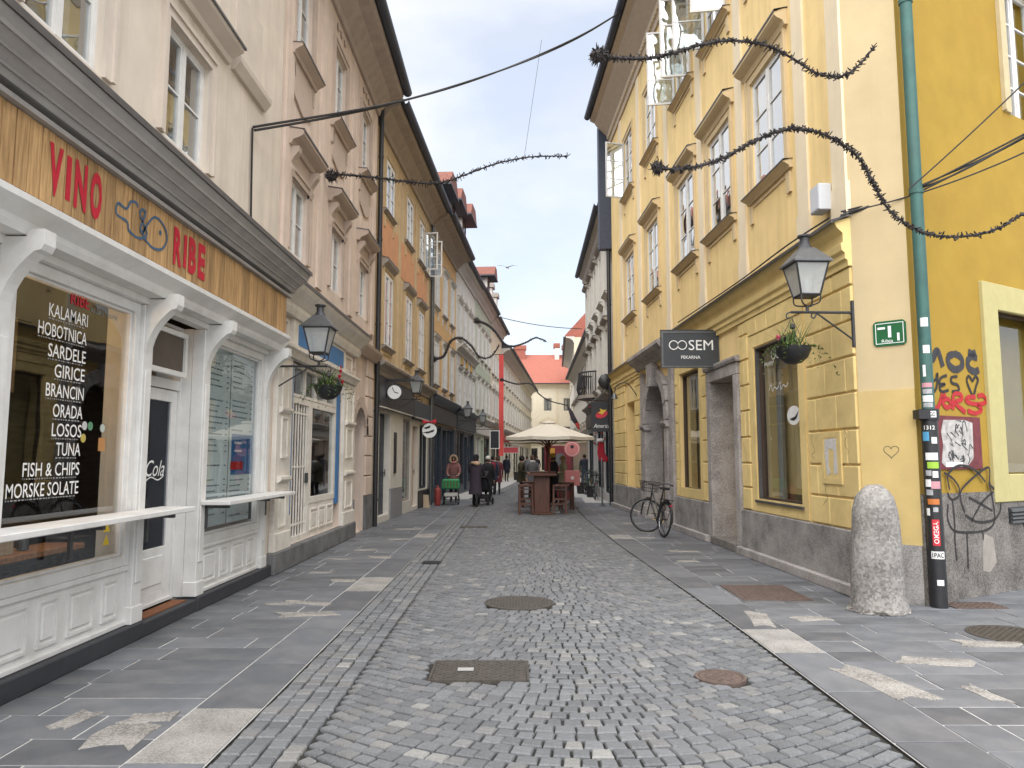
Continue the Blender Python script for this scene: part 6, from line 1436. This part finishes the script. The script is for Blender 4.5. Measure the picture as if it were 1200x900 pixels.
# ------------------------------------------------------------------ people
SKIN = mat('skin', (.55, .34, .25), .6, .06); SHOE = mat('dark_shoe', (.02, .02, .022), .5)
def skin_body(verts, edges, radii, name):
    me = bpy.data.meshes.new(name); me.from_pydata(verts, edges, [])
    o = bpy.data.objects.new(name, me); COL.objects.link(o)
    sk = o.modifiers.new('skin', 'SKIN'); sk.use_smooth_shade = True
    for v, r in zip(me.skin_vertices[0].data, radii): v.radius = r if isinstance(r, tuple) else (r, r)
    me.skin_vertices[0].data[0].use_root = True
    ss = o.modifiers.new('sub', 'SUBSURF'); ss.levels = 1; ss.render_levels = 1
    dg = bpy.context.evaluated_depsgraph_get()
    out = bpy.data.meshes.new_from_object(o.evaluated_get(dg)); bpy.data.objects.remove(o); bpy.data.meshes.remove(me)
    return out
def person(label, x, y, head, h, top, legs, hair, pose='walk', coat=0.8, hat=None, hood=None, bag=None, arms=None, scarf=None, front=False, lean=0.0, step=.22):
    """head = heading in degrees, 0 looks along +Y; local frame: y forward, x right"""
    t = thing('person', label, 'person', (x, y, 0)); k = h / 1.72
    V = [(0, 0, .95), (0, 0, 1.12), (0, .01 + lean * .3, 1.3), (0, lean * .6, 1.45), (0, .01 + lean * .8, 1.53), (0, .03 + lean, 1.6), (0, .03 + lean, 1.68)]
    E = [(0, 1), (1, 2), (2, 3), (3, 4), (4, 5), (5, 6)]
    Rr = [(.15, .11), (.14, .1), (.17, .11), (.1, .085), (.055, .06), (.078, .09), (.06, .07)]
    s = step if pose in ('walk', 'push') else .03
    for sx, f in ((-1, s), (1, -s)):
        b = len(V)
        V += [(sx * .09, 0, .88), (sx * .1, f * .55 + .03, .5), (sx * .1, f - (.05 if f < 0 else 0), .09), (sx * .11, f + .13, .04)]
        E += [(0, b), (b, b + 1), (b + 1, b + 2), (b + 2, b + 3)]; Rr += [.095, .065, .045, (.045, .03)]
    for sx in (-1, 1):
        b = len(V)
        if pose == 'push' or (arms == 'front'): A = [(sx * .19, lean * .6, 1.4), (sx * .24, .1 + lean, 1.15), (sx * .2, .36, 1.05), (sx * .18, .43, 1.04)]
        elif arms == 'bent': A = [(sx * .19, 0, 1.4), (sx * .27, -.02, 1.14), (sx * .2, .22, 1.08), (sx * .16, .29, 1.1)]
        else: A = [(sx * .19, 0, 1.4), (sx * .25, -.05 * sx, 1.13), (sx * .25, .08 - .1 * sx, .88), (sx * .245, .11 - .1 * sx, .81)]
        V += A; E += [(3, b), (b, b + 1), (b + 1, b + 2), (b + 2, b + 3)]; Rr += [.075, .055, .04, (.042, .025)]
        d = (Vector(A[3]) - Vector(A[2])).normalized(); side = Vector((1, 0, 0)) if abs(d.x) < .7 else Vector((0, 0, 1))
        for q in range(5):      # four fingers and a thumb from the palm
            c = len(V); o_ = side * ((q - 1.5) * .018) if q < 4 else side * (-.045 * sx)
            L = (.05, .06, .056, .045, .035)[q]
            base = Vector(A[3]) + o_ + d * (.02 if q < 4 else -.01)
            V += [tuple(base + d * L * .5), tuple(base + d * L + Vector((0, 0, -.012)))]; E += [(b + 3, c), (c, c + 1)]; Rr += [.0095, .008]
    me = skin_body([(v[0] * k, v[1] * k, v[2] * k) for v in V], E, [tuple(q * k for q in r) if isinstance(r, tuple) else r * k for r in Rr], 'body')
    for m_ in (top, legs, SKIN, SHOE): me.materials.append(m_)
    for p in me.polygons:
        c = p.center / k
        hand = (Vector((abs(c.x), c.y, c.z)) - Vector((.2, .42, 1.04))).length < .11 if (pose == 'push' or arms == 'front') else ((abs(c.x) > .13 and c.y > .21 and c.z > 1.02) if arms == 'bent' else (abs(c.x) > .2 and c.z < .86 and c.z > .6))
        p.material_index = 2 if (c.z > 1.5 or hand) else (3 if c.z < .09 else (1 if c.z < .93 and abs(c.x) < .21 else 0)); p.use_smooth = True
    o = bpy.data.objects.new('body', me); COL.objects.link(o); o.parent = t
    def child(mb, name, m_, sm_=True):
        mb.v = [(v[0] * k, v[1] * k, v[2] * k) for v in mb.v]; q = bpy.data.objects.new(name, mb.mesh(name, [m_], smooth=sm_)); COL.objects.link(q); q.parent = t; return q
    m = MB(); rows = [(coat, .215 + .04 * (1.0 - coat), .17 + .05 * (1 - coat)), ((coat + 1.02) / 2, .2, .155), (1.02, .185, .14), (1.15, .185, .135), (1.3, .205, .145), (1.4, .19, .13), (1.46, .12, .1), (1.49, .075, .075)]
    n = 16; vs = []
    for i, (z, rx, ry) in enumerate(rows):
        for j in range(n):
            a = 2 * math.pi * j / n; w_ = 1 + (.05 * math.sin(j * 2.7 + i) if i < 3 else .02 * math.sin(j * 3 + i * 2)); vs.append((rx * w_ * math.cos(a), ry * w_ * math.sin(a) + lean * max(0, (z - .95)) * 1.2, z))
    m.add(vs, [(i * n + j, i * n + (j + 1) % n, (i + 1) * n + (j + 1) % n, (i + 1) * n + j) for i in range(len(rows) - 1) for j in range(n)]); child(m, 'coat', top)
    hx, hy, hz = 0, .03 + lean, 1.63
    m = MB()
    if hat:
        m.lathe([(.098, -.0), (.105, .02), (.1, .07), (.075, .115), (.03, .135), (.004, .138)], (hx, hy, hz + .01), 14, sy=1.1); child(m, 'hat', hat)
        m = MB(); m.lathe([(.06, -.1), (.088, -.06), (.092, .0), (.08, .03)], (hx, hy - .022, hz), 12, sy=1.0); child(m, 'hair', hair)
    else:
        m.lathe([(.05, -.1), (.088, -.06), (.095, .0), (.09, .05), (.06, .1), (.004, .118)], (hx, hy - .022, hz), 14, sy=1.05); child(m, 'hair', hair)
    if hood:
        m = MB(); n = 14; m.tube([(.125 * math.cos(a), hy + .03 + .0 * a, hz - .02 + .15 * math.sin(a)) for a in [math.radians(-60 + 300 * i / 13) for i in range(14)]] if front else [(.13 * math.cos(a), -.02 + .12 * math.sin(a), 1.46 + .03 * math.sin(a * 2)) for a in [2 * math.pi * i / 13 for i in range(14)]], .045, 7); child(m, 'fur_trim', hood)
    if scarf:
        m = MB(); m.lathe([(.08, -.05), (.12, -.02), (.12, .03), (.07, .06)], (0, .01 + lean, 1.49), 12); child(m, 'scarf', scarf)
    for sx in (-1, 1):
        m = MB(); m.lathe([(.002, -.012), (.012, 0), (.002, .012)], (sx * .033, hy + .088, hz + .0), 6); child(m, 'eye', SHOE)
    m = MB(); m.lathe([(.016, -.03), (.014, -.01), (.004, .02)], (0, hy + .095, hz - .005), 6); child(m, 'nose', SKIN)
    m = MB(); m.box(-.025, .025, hy + .082, hy + .092, hz - .058, hz - .048); child(m, 'mouth', REDF, False)
    for sx in (-1, 1):
        m = MB(); m.lathe([(.004, -.03), (.018, 0), (.004, .03)], (sx * .088, hy, hz - .005), 6, sx=.6); child(m, 'ear', SKIN)
    if bag:
        m = MB(); m.slab([(-.14, -.32), (.14, -.32), (.15, -.15), (-.15, -.15)], 1.02, 1.44); child(m, 'backpack', bag, False)
    t.rotation_euler = (0, 0, math.radians(-head))
    return t
C = lambda n, c, **kw: mat('cloth_' + n, c, .85, .12, 12, **kw)
BLUEJ = C('dark_blue', (.02, .025, .04)); BLK = C('black', (.015, .015, .018)); NAVYC = C('navy', (.03, .04, .065)); JEANS = C('jeans', (.07, .1, .17)); ROSE = C('dusty_rose', (.2, .09, .085)); PLUM = C('plum', (.045, .035, .05))
HBR = mat('brown_hair', (.06, .035, .02), .7); HDK = mat('dark_hair', (.015, .012, .01), .7); FUR = mat('beige_fur', (.35, .25, .16), .95, .3, 30, bump=.8, bscale=60); WOOLW = C('white_wool', (.6, .58, .55)); GREYC = C('grey', (.14, .14, .15)); YELC = C('mustard', (.5, .35, .06)); REDC = C('red', (.4, .03, .05)); OLV = C('olive', (.09, .08, .05))
person('woman in a dusty rose padded coat and fur hood pushing a green cart', -2.2, 26.9, 178, 1.66, ROSE, BLK, HBR, 'push', .72, hood=FUR, front=True, lean=.05, scarf=C('pink', (.4, .15, .17)))
person('person in a long dark coat with fur collar and black hat pushing a black pushchair', -1.3, 24.8, 12, 1.68, PLUM, BLK, HDK, 'push', .42, hat=BLK, hood=FUR, lean=.04)
person('person in a white knitted hat walking beside the pushchair', -.98, 27.4, 5, 1.64, BLK, BLK, HBR, 'walk', .6, hat=WOOLW)
person('person in a blue grey jacket with a red backpack on the left pavement', -.95, 32.4, 10, 1.7, NAVYC, BLK, HDK, 'walk', .7, bag=REDC)
person('person in a maroon coat just ahead of the red backpack', -.78, 33.6, 0, 1.66, C('maroon', (.13, .03, .04)), BLK, HBR, 'walk', .55)
person('lone person in dark blue standing by the far left shops', -.55, 51, 20, 1.76, BLUEJ, BLUEJ, HDK, 'stand', .8)
person('person in a grey jacket in the far group of walkers, leftmost', 1.0, 59, 185, 1.72, GREYC, BLK, HDK, 'walk', .8)
person('person in a violet jacket in the middle of the far group of walkers', 1.4, 58.5, 175, 1.7, C('violet', (.1, .07, .12)), BLK, HBR, 'walk', .75)
person('person in black at the right of the far group of walkers', 1.8, 60, 180, 1.75, BLK, JEANS, HDK, 'walk', .8)
person('man in a dark jacket and blue jeans walking away on the right pavement', 3.95, 42.0, 2, 1.8, BLUEJ, JEANS, HDK, 'walk', .86)
person('person in a black jacket with a yellow hat standing at the bar table', 1.35, 25.9, -60, 1.72, BLK, BLK, HBR, 'stand', .75, hat=YELC, arms='bent')
person('blond person in a pale jacket behind the bar table', 1.75, 26.8, -90, 1.68, C('pale_yellow', (.5, .45, .3)), GREYC, mat('blond_hair', (.45, .32, .14), .7), 'stand', .75, arms='bent')
person('dark haired person in olive behind the bar tables', .25, 27.2, 90, 1.68, OLV, BLK, HDK, 'stand', .75, arms='bent')
person('person in grey with a pale scarf talking behind the bar tables', -.02 + .7, 28.5, 160, 1.7, GREYC, BLK, HBR, 'stand', .75, scarf=WOOLW)
# ------------------------------------------------------------------ carts, bicycles, bar tables, parasols
RUB = mat('tyre_rubber', (.018, .018, .018), .8); CHR = mat('chrome', (.16, .16, .17), .25, .05, metal=.9)
def torus(m, c, R_, r, ax, n=24, k=6):
    """ring about axis ax ('x' -> wheel standing in the y-z plane)"""
    pts = []
    for i in range(n + 1):
        a = 2 * math.pi * i / n; pts.append((c[0], c[1] + R_ * math.cos(a), c[2] + R_ * math.sin(a)))
    m.tube(pts, r, k)
def mk_local(mb, name, mats, parent, smooth=False, bevel=0.0):
    if not isinstance(mats, (list, tuple)): mats = [mats]
    o = bpy.data.objects.new(name, mb.mesh(name, mats, smooth=smooth, bevel=bevel)); COL.objects.link(o); o.parent = parent; return o
def wheel(parent, c, R_, name='wheel', spokes=16, r=.018, steer=0.0):
    m = MB(); torus(m, (0, 0, 0), R_, r, 'x'); o = mk_local(m, name, RUB, parent, True); o.location = c; o.rotation_euler = (0, 0, steer)
    m = MB(); torus(m, (0, 0, 0), R_ - .028, .01, 'x', 24, 5); mk_local(m, 'rim', CHR, o, True)
    m = MB()
    for i in range(spokes):
        a = 2 * math.pi * i / spokes; m.tube([(.02 * (-1) ** i, .02 * math.cos(a), .02 * math.sin(a)), (0, (R_ - .03) * math.cos(a + .12), (R_ - .03) * math.sin(a + .12))], .0018, 3)
    m.tube([(-.045, 0, 0), (.045, 0, 0)], .018, 8); tag(mk_local(m, 'spokes', CHR, o), kind='stuff')
    return o
def bicycle(label, x, y, head, fm, lean=5, basket_=True, steer=0.0, group=None):
    t = thing('bicycle', label, 'bicycle', (x, y, 0), group); R_ = .335
    rw, fw_ = (0, -.53, R_ + .018), (0, .55, R_ + .018)
    wheel(t, rw, R_); wheel(t, fw_, R_, steer=steer)
    m = MB(); bb = (0, -.08, .3); st = (0, -.26, .82); hd = (0, .36, .88); hd2 = (0, .41, .68)
    for a, b, r in ((bb, st, .017), (bb, hd2, .02), ((0, -.15, .45), hd, .014), (hd, hd2, .019), (hd2, fw_, .012), (rw, (0, -.22, .72), .009), (rw, bb, .011)): m.tube([a, b], r, 8)
    mk_local(m, 'frame', fm, t, True)
    m = MB(); m.tube([st, (0, -.29, .93)], .013, 6); sp = mk_local(m, 'seat_post', CHR, t)
    m = MB(); m.slab([(-.09, -.42), (.09, -.42), (.1, -.34), (.04, -.2), (.02, -.1), (-.02, -.1), (-.04, -.2), (-.1, -.34)], .93, .985); mk_local(m, 'saddle', BLACK, t, bevel=.015)
    m = MB(); m.tube([hd, (0, .34, 1.02)], .013, 6); m.tube(smooth_path([(-.3, .12, 1.04), (-.26, .22, 1.06), (-.1, .34, 1.03), (0, .35, 1.02), (.1, .34, 1.03), (.26, .22, 1.06), (.3, .12, 1.04)], 4), .012, 6); hb = mk_local(m, 'handlebar', CHR, t, True); hb.rotation_euler = (0, 0, 0)
    for sx in (-1, 1):
        m = MB(); m.tube([(sx * .3, .13, 1.04), (sx * .31, .02, 1.03)], .018, 6); mk_local(m, 'grip', BLACK, t)
    m = MB()
    for c, a0, a1 in ((rw, 20, 190), (fw_, 0, 150)):
        m.tube([(0, c[1] + (R_ + .04) * math.cos(math.radians(a0 + (a1 - a0) * i / 10)), c[2] + (R_ + .04) * math.sin(math.radians(a0 + (a1 - a0) * i / 10))) for i in range(11)], .02, 5)
    mk_local(m, 'mudguards', fm, t, True)
    m = MB(); m.box(-.06, .06, -.78, -.3, .735, .75); m.tube([(.05, -.7, .74), (.05, -.53, .36)], .006, 4); m.tube([(-.05, -.7, .74), (-.05, -.53, .36)], .006, 4); mk_local(m, 'rear_rack', BLACK, t)
    m = MB(); m.lathe([(.09, -.006), (.09, .006)], (0, 0, 0), 16); m.v = [(.04 + z, -.08 + x_, .3 + y_) for x_, y_, z in m.v]; m.tube([(.06, -.08, .3), (.07, .02, .17)], .008, 5); m.tube([(-.05, -.08, .3), (-.07, -.18, .43)], .008, 5); m.box(.05, .13, -.0, .05, .155, .175); m.box(-.15, -.06, -.2, -.15, .425, .445); mk_local(m, 'crank', CHR, t)
    m = MB(); m.tube([(.02, -.2, .3), (.13, -.3, .02)], .008, 5); mk_local(m, 'stand', BLACK, t)
    m = MB(); m.lathe([(.002, -.02), (.03, 0), (.03, .03), (.002, .035)], (0, -.8, .62), 8); mk_local(m, 'rear_light', REDC, t)
    if basket_:
        m = MB()
        for z, e in ((.86, .0), (.93, .015), (1.0, .03), (1.07, .045)):
            p = [(-.14 - e, .42), (.14 + e, .42), (.14 + e, .66 + e), (-.14 - e, .66 + e), (-.14 - e, .42)]; m.tube([(a, b, z) for a, b in p], .005, 4)
        for i in range(8):
            u = -.14 + .04 * i; m.tube([(u, .66, .86), (u * 1.3, .705, 1.07)], .003, 3); m.tube([(u, .42, .86), (u * 1.3, .42, 1.07)], .003, 3); m.tube([(u, .42, .86), (u, .66, .86)], .003, 3)
            v = .42 + .034 * i; m.tube([(-.14, v, .86), (-.185, v, 1.07)], .003, 3); m.tube([(.14, v, .86), (.185, v, 1.07)], .003, 3)
        mk_local(m, 'basket', BLACK, t)
    t.rotation_euler = (0, math.radians(lean), math.radians(-head))
    return t
BIKEB = mat('black_enamel', (.02, .02, .022), .3); BIKER = mat('dark_red_enamel', (.12, .01, .02), .3); BIKEG = mat('grey_enamel', (.16, .17, .18), .35)
bicycle('black city bicycle with a wire basket leaning by the yellow house portal', 2.92, 15.75, -9, BIKEB, 7, True, math.radians(66))
bpy.data.objects['bicycle'].scale = (1.03, 1.03, 1.03)
bicycle('dark bicycle parked along the right wall beyond the inn sign', 3.12, 29.2, 4, BIKEG, 5, True)
bicycle('farther bicycle parked beside a planter on the right', 3.2, 32.4, -6, BIKEB, -5, False)
# far planters by the shop
def planter(label, x, y, h, seed, big=.3):
    rs = random.Random(seed); t = thing('potted_plant', label, 'plant', (x, y, 0))
    m = MB(); m.lathe([(.16, 0), (.2, .02), (.24, h - .03), (.26, h), (.2, h), (.19, h - .04)], (x, y, 0), 16); m.build('pot', mat('dark_pot', (.03, .03, .032), .6), t, smooth=True)
    m = MB()
    for k in range(220):
        a = rs.uniform(0, 6.28); r = big * rs.random() ** .5; z = h + rs.uniform(0, big * 2.2); blade(m, (x + r * math.cos(a), y + r * math.sin(a), z), rs.uniform(0, 6.28), rs.uniform(.06, .14), rs.uniform(-.04, .1), .05, rs.choice((0, 0, 1)), .2)
    m.build('leaves', [mat('dark_leaf', (.03, .06, .02), .6, .3), LEAF], t)
    m = MB(); m.tube([(x, y, h - .05), (x, y, h + big)], .02, 6); m.build('stem', DRYS, t)
planter('potted shrub at the foot of the right wall by the bicycles', 3.2, 31.0, .45, 2); planter('tall potted evergreen by the right shop door', 3.05, 34.0, .5, 3, .36)
planter('potted plant far down the left pavement', .15, 55, .6, 5, .4)
# barrier post in front of the right hand shop
m = MB(); m.lathe([(.12, 0), (.12, .02), (.025, .04), (.025, 1.6), (.01, 1.62)], (2.95, 25.2, 0), 12); tag(m.build('menu_pole', GREYM, loc=(2.95, 25.2, 0), smooth=True), 'thin grey pole on the pavement below the inn sign', 'pole')

def pushchair(label, x, y, head, body_m, open_=False):
    t = thing('pushchair' if not open_ else 'shopping_cart', label, 'pushchair' if not open_ else 'cart', (x, y, 0))
    for sx in (-1, 1):
        for sy, r in ((-.32, .13), (.34, .1)):
            w_ = wheel(t, (sx * .25, sy, r + .02), r, spokes=6, r=.022)
    m = MB()
    for sx in (-1, 1): m.tube([(sx * .25, .34, .12), (sx * .25, -.05, .55), (sx * .24, -.52, 1.02)], .014, 6); m.tube([(sx * .25, -.32, .15), (sx * .25, .1, .58)], .014, 6)
    m.tube([(-.24, -.52, 1.02), (.24, -.52, 1.02)], .018, 6); m.tube([(-.25, -.32, .15), (.25, -.32, .15)], .012, 6); m.tube([(-.25, .34, .12), (.25, .34, .12)], .012, 6); mk_local(m, 'chassis', BLACK, t)
    if open_:
        m = MB(); m.slab([(-.27, -.25), (.27, -.25), (.3, .4), (-.3, .4)], .55, .88); b = mk_local(m, 'crate', body_m, t, bevel=.03)
        for i in range(5):
            m = MB(); m.box(-.24 + i * .105, -.18 + i * .105, .4, .412, .6, .83); mk_local(m, 'crate_slot', LEAF, b)
        m = MB(); m.slab([(-.24, -.2), (.24, -.2), (.24, .3), (-.24, .3)], .28, .42); mk_local(m, 'lower_tray', WOOLW, t, bevel=.03)
    else:
        m = MB(); m.prof([(-.3, .5), (.3, .42), (.5, .5), (.52, .58), (.2, .6), (-.05, .7), (-.28, .98), (-.38, .9)], -.22, .22); mk_local(m, 'seat', body_m, t, bevel=.02)
        m = MB(); m.prof([(-.36, .9)] + [(-.08 + .34 * math.cos(a), .86 + .3 * math.sin(a)) for a in [math.radians(165 - 20 * i) for i in range(7)]] + [(-.05, .8)], -.23, .23); mk_local(m, 'canopy', body_m, t)
        m = MB(); m.slab([(-.2, -.25), (.2, -.25), (.2, .25), (-.2, .25)], .22, .36); mk_local(m, 'basket', mat('dark_mesh', (.03, .03, .03), .8), t, bevel=.02)
    t.rotation_euler = (0, 0, math.radians(-head))
pushchair('green crate cart pushed by the woman in the rose coat', -2.2, 25.95, 178, mat('green_crate', (.02, .25, .09), .5), True)
pushchair('black pushchair in front of the person in the long dark coat', -1.08, 25.75, 12, BLK)
m = MB(); m.lathe([(.02, 0), (.1, .01), (.11, .06), (.11, .5), (.09, .57), (.04, .6), (.02, .7)], (-2.62, 25.4, 0), 14); tag(m.build('red_gas_bottle', mat('red_cylinder', (.25, .04, .035), .6), loc=(-2.62, 25.4, 0), smooth=True), 'red cylinder standing on the left pavement beside the green cart', 'cylinder')
t = thing('sign_boards', 'pale small boards leaning at the left wall by the red cylinder', 'board', (-2.8, 24.6, 0))
m = MB(); m.add([(-2.98, 24.4, 0), (-2.76, 24.3, 0), (-2.84, 24.6, .4), (-3.02, 24.7, .4), (-2.98, 24.43, 0), (-2.76, 24.33, 0), (-2.84, 24.63, .4), (-3.02, 24.73, .4)], [(0, 1, 2, 3), (4, 7, 6, 5), (0, 4, 5, 1), (1, 5, 6, 2), (2, 6, 7, 3), (3, 7, 4, 0)]); m.build('board', wood('pale_ply', (.3, .22, .14), (.45, .35, .24)), t)

def bar_table(label, x, y):
    t = thing('bar_table', label, 'table', (x, y, 0), 'tall bar tables')
    m = MB(); m.box(x - .22, x + .22, y - .22, y + .22, .06, 1.1); m.build('pedestal', BROWNW, t, bevel=.01)
    m = MB(); m.box(x - .28, x + .28, y - .28, y + .28, 0, .06); m.build('foot', BROWNW, t, bevel=.01)
    m = MB(); m.box(x - .42, x + .42, y - .42, y + .42, 1.1, 1.16); m.build('table_top', BROWNW, t, bevel=.01)
bar_table('nearer tall brown bar table under the parasol', .78, 21.55); bar_table('farther tall brown bar table under the second parasol', .95, 25.0)
def stool(label, x, y, a):
    t = thing('bar_stool', label, 'stool', (x, y, 0), 'brown bar stools'); f = Fr((x, y), (math.cos(a), math.sin(a)))
    m = MB(f); m.box(-.21, .21, -.19, .19, .8, .85); m.build('seat', BROWNW, t, bevel=.01)
    m = MB(f); ring(m, -.19, .19, .7, .799, .02, -.17, .17); m.build('apron', BROWNW, t)
    for sx in (-1, 1):
        for sy in (-1, 1):
            m = MB(f); m.box(sx * .18 - .025, sx * .18 + .025, sy * .155 - .025, sy * .155 + .025, 0, .799); m.build('leg', BROWNW, t)
    for sy in (-1, 1):
        for z in (.28, .42):
            m = MB(f); m.box(-.154, .154, sy * .155 - .012, sy * .155 + .012, z, z + .035); m.build('stretcher', BROWNW, t)
stool('brown wooden bar stool on the left of the nearer table', .32, 21.5, .05); stool('brown wooden bar stool on the right of the nearer table', 1.3, 21.5, -.05)
stool('brown wooden bar stool behind on the right of the parasol pole', 1.62, 23.4, .2)
stool('brown wooden bar stool half hidden on the left of the farther table', .45, 24.4, .1)
CANV = mat('cream_canvas', (.6, .55, .46), .85, .06, 4); REDPOLE = wood('parasol_wood', (.14, .04, .025), (.24, .07, .04))
def parasol(label, x, y, zr, zt, R_):
    t = thing('parasol', label, 'parasol', (x, y, 0), 'cream parasols over the bar tables')
    m = MB(); m.tube([(x, y, .05), (x, y, zt - .02)], .032, 10); m.build('pole', REDPOLE, t, smooth=True)
    m = MB(); m.box(x - .3, x + .3, y - .3, y + .3, 0, .07); m.build('base', mat('concrete_base', (.25, .25, .24), .9), t, bevel=.01)
    n = 8; m = MB(); vs = []
    for f_, zz in ((.12, zt), (.45, zt - (zt - zr) * .4), (.75, zr + (zt - zr) * .24), (1.0, zr)):
        for j in range(n * 2):
            a = math.pi * j / n + math.pi / 8; sag = 1.0 if j % 2 == 0 else .93; vs.append((x + R_ * f_ * sag * math.cos(a), y + R_ * f_ * sag * math.sin(a), zz - (.02 * f_ if j % 2 else 0)))
    N2 = n * 2
    fs = [(i * N2 + j, i * N2 + (j + 1) % N2, (i + 1) * N2 + (j + 1) % N2, (i + 1) * N2 + j) for i in range(3) for j in range(N2)] + [tuple(range(N2))]
    m.add(vs, fs); cn = m.build('canopy', CANV, t)
    m = MB(); vs = []
    for dz in (0, -.09):
        for j in range(N2): a = math.pi * j / n + math.pi / 8; sag = 1.0 if j % 2 == 0 else .93; vs.append((x + R_ * sag * math.cos(a), y + R_ * sag * math.sin(a), zr + dz - (.02 if j % 2 else 0)))
    m.add(vs, [(j, (j + 1) % N2, N2 + (j + 1) % N2, N2 + j) for j in range(N2)]); m.build('valance', CANV, cn)
    m = MB(); m.lathe([(.16 * R_, 0), (.14 * R_, .05), (.01, .09)], (x, y, zt + .005), 8); m.build('vent_cap', CANV, cn)
    for j in range(n):
        a = 2 * math.pi * j / n + math.pi / 8; e = (x + R_ * .97 * math.cos(a), y + R_ * .97 * math.sin(a), zr - .01)
        m = MB(); m.tube([(x, y, zt - .06), (x + R_ * .45 * math.cos(a), y + R_ * .45 * math.sin(a), zt - (zt - zr) * .4 - .035), e], .014, 5); rb = m.build('rib', REDPOLE, t)
        m = MB(); m.tube([(x, y, zr - .28), (x + R_ * .5 * math.cos(a), y + R_ * .5 * math.sin(a), zt - (zt - zr) * .46 - .04)], .012, 5); m.build('strut', REDPOLE, rb)
    m = MB(); m.lathe([(.05, -.06), (.06, 0), (.05, .06)], (x, y, zr - .28), 10); m.build('hub', REDPOLE, t)
parasol('nearer cream square parasol over the bar stools', 1.02, 22.0, 2.22, 2.62, 1.38); parasol('second cream parasol just behind the nearer one', 1.12, 25.6, 2.22, 2.6, 1.4)
# pink pastry sign on a stand
t = thing('pink_pastry_sign', 'round pink pastry sign above a square pink board on a stand', 'sign', (1.86, 24.0, 0)); q = CAMF(1.86, 24.0)
PK = mat('pink_board', (.6, .22, .22), .6, .05)
m = MB(q); m.prism(arc((0, 1.9), .255, 0, 345, 23), 0, .05); m.build('disc', PK, t)
m = MB(q); m.prism(arc((0, 1.97), .06, 0, 330, 11), -.008, -.001); m.build('emblem', BLACK, t)
m = MB(q); ribbon(m, arc((0, 1.9), .21, 0, 360, 26), .012, -.004); m.build('ring_line', VINYL, t)
m = MB(q); m.box(-.24, .24, -.02, .3, .72, 1.2); m.build('square_board', PK, t, bevel=.008)
m = MB(q); m.prism(arc((0, .97), .055, 0, 330, 11), -.028, -.0205); m.build('emblem', VINYL, t)
m = MB(q); m.tube([(0, .08, 0.02), (0, .08, 2.0)], .02, 8); m.lathe([(.2, 0), (.2, .02), (.02, .04)], (0, .08, 0), 14); m.build('stand', GREYM, t)
# stall clutter behind the second table
t = thing('display_cabinet', 'dark red display cabinet with pictures behind the bar tables', 'cabinet', (1.75, 29.6, 0)); q = CAMF(1.2, 29.6)
m = MB(q); m.box(0, 1.15, 0, .4, 0, 2.1); m.build('case', mat('cabinet_red', (.2, .03, .04), .6), t, bevel=.02)
m = MB(q); m.prism(arc((.6, 1.55), .25, 0, 340, 17), -.01, -.001); m.build('round_picture', GREYC, t)
m = MB(q); m.box(.1, .4, -.01, -.001, 1.75, 2.0); m.build('yellow_card', mat('orange_card', (.6, .3, .05), .6), t)
m = MB(q); m.box(.15, 1.0, -.01, -.001, .3, 1.0); m.build('front_panel', BLACK, t)
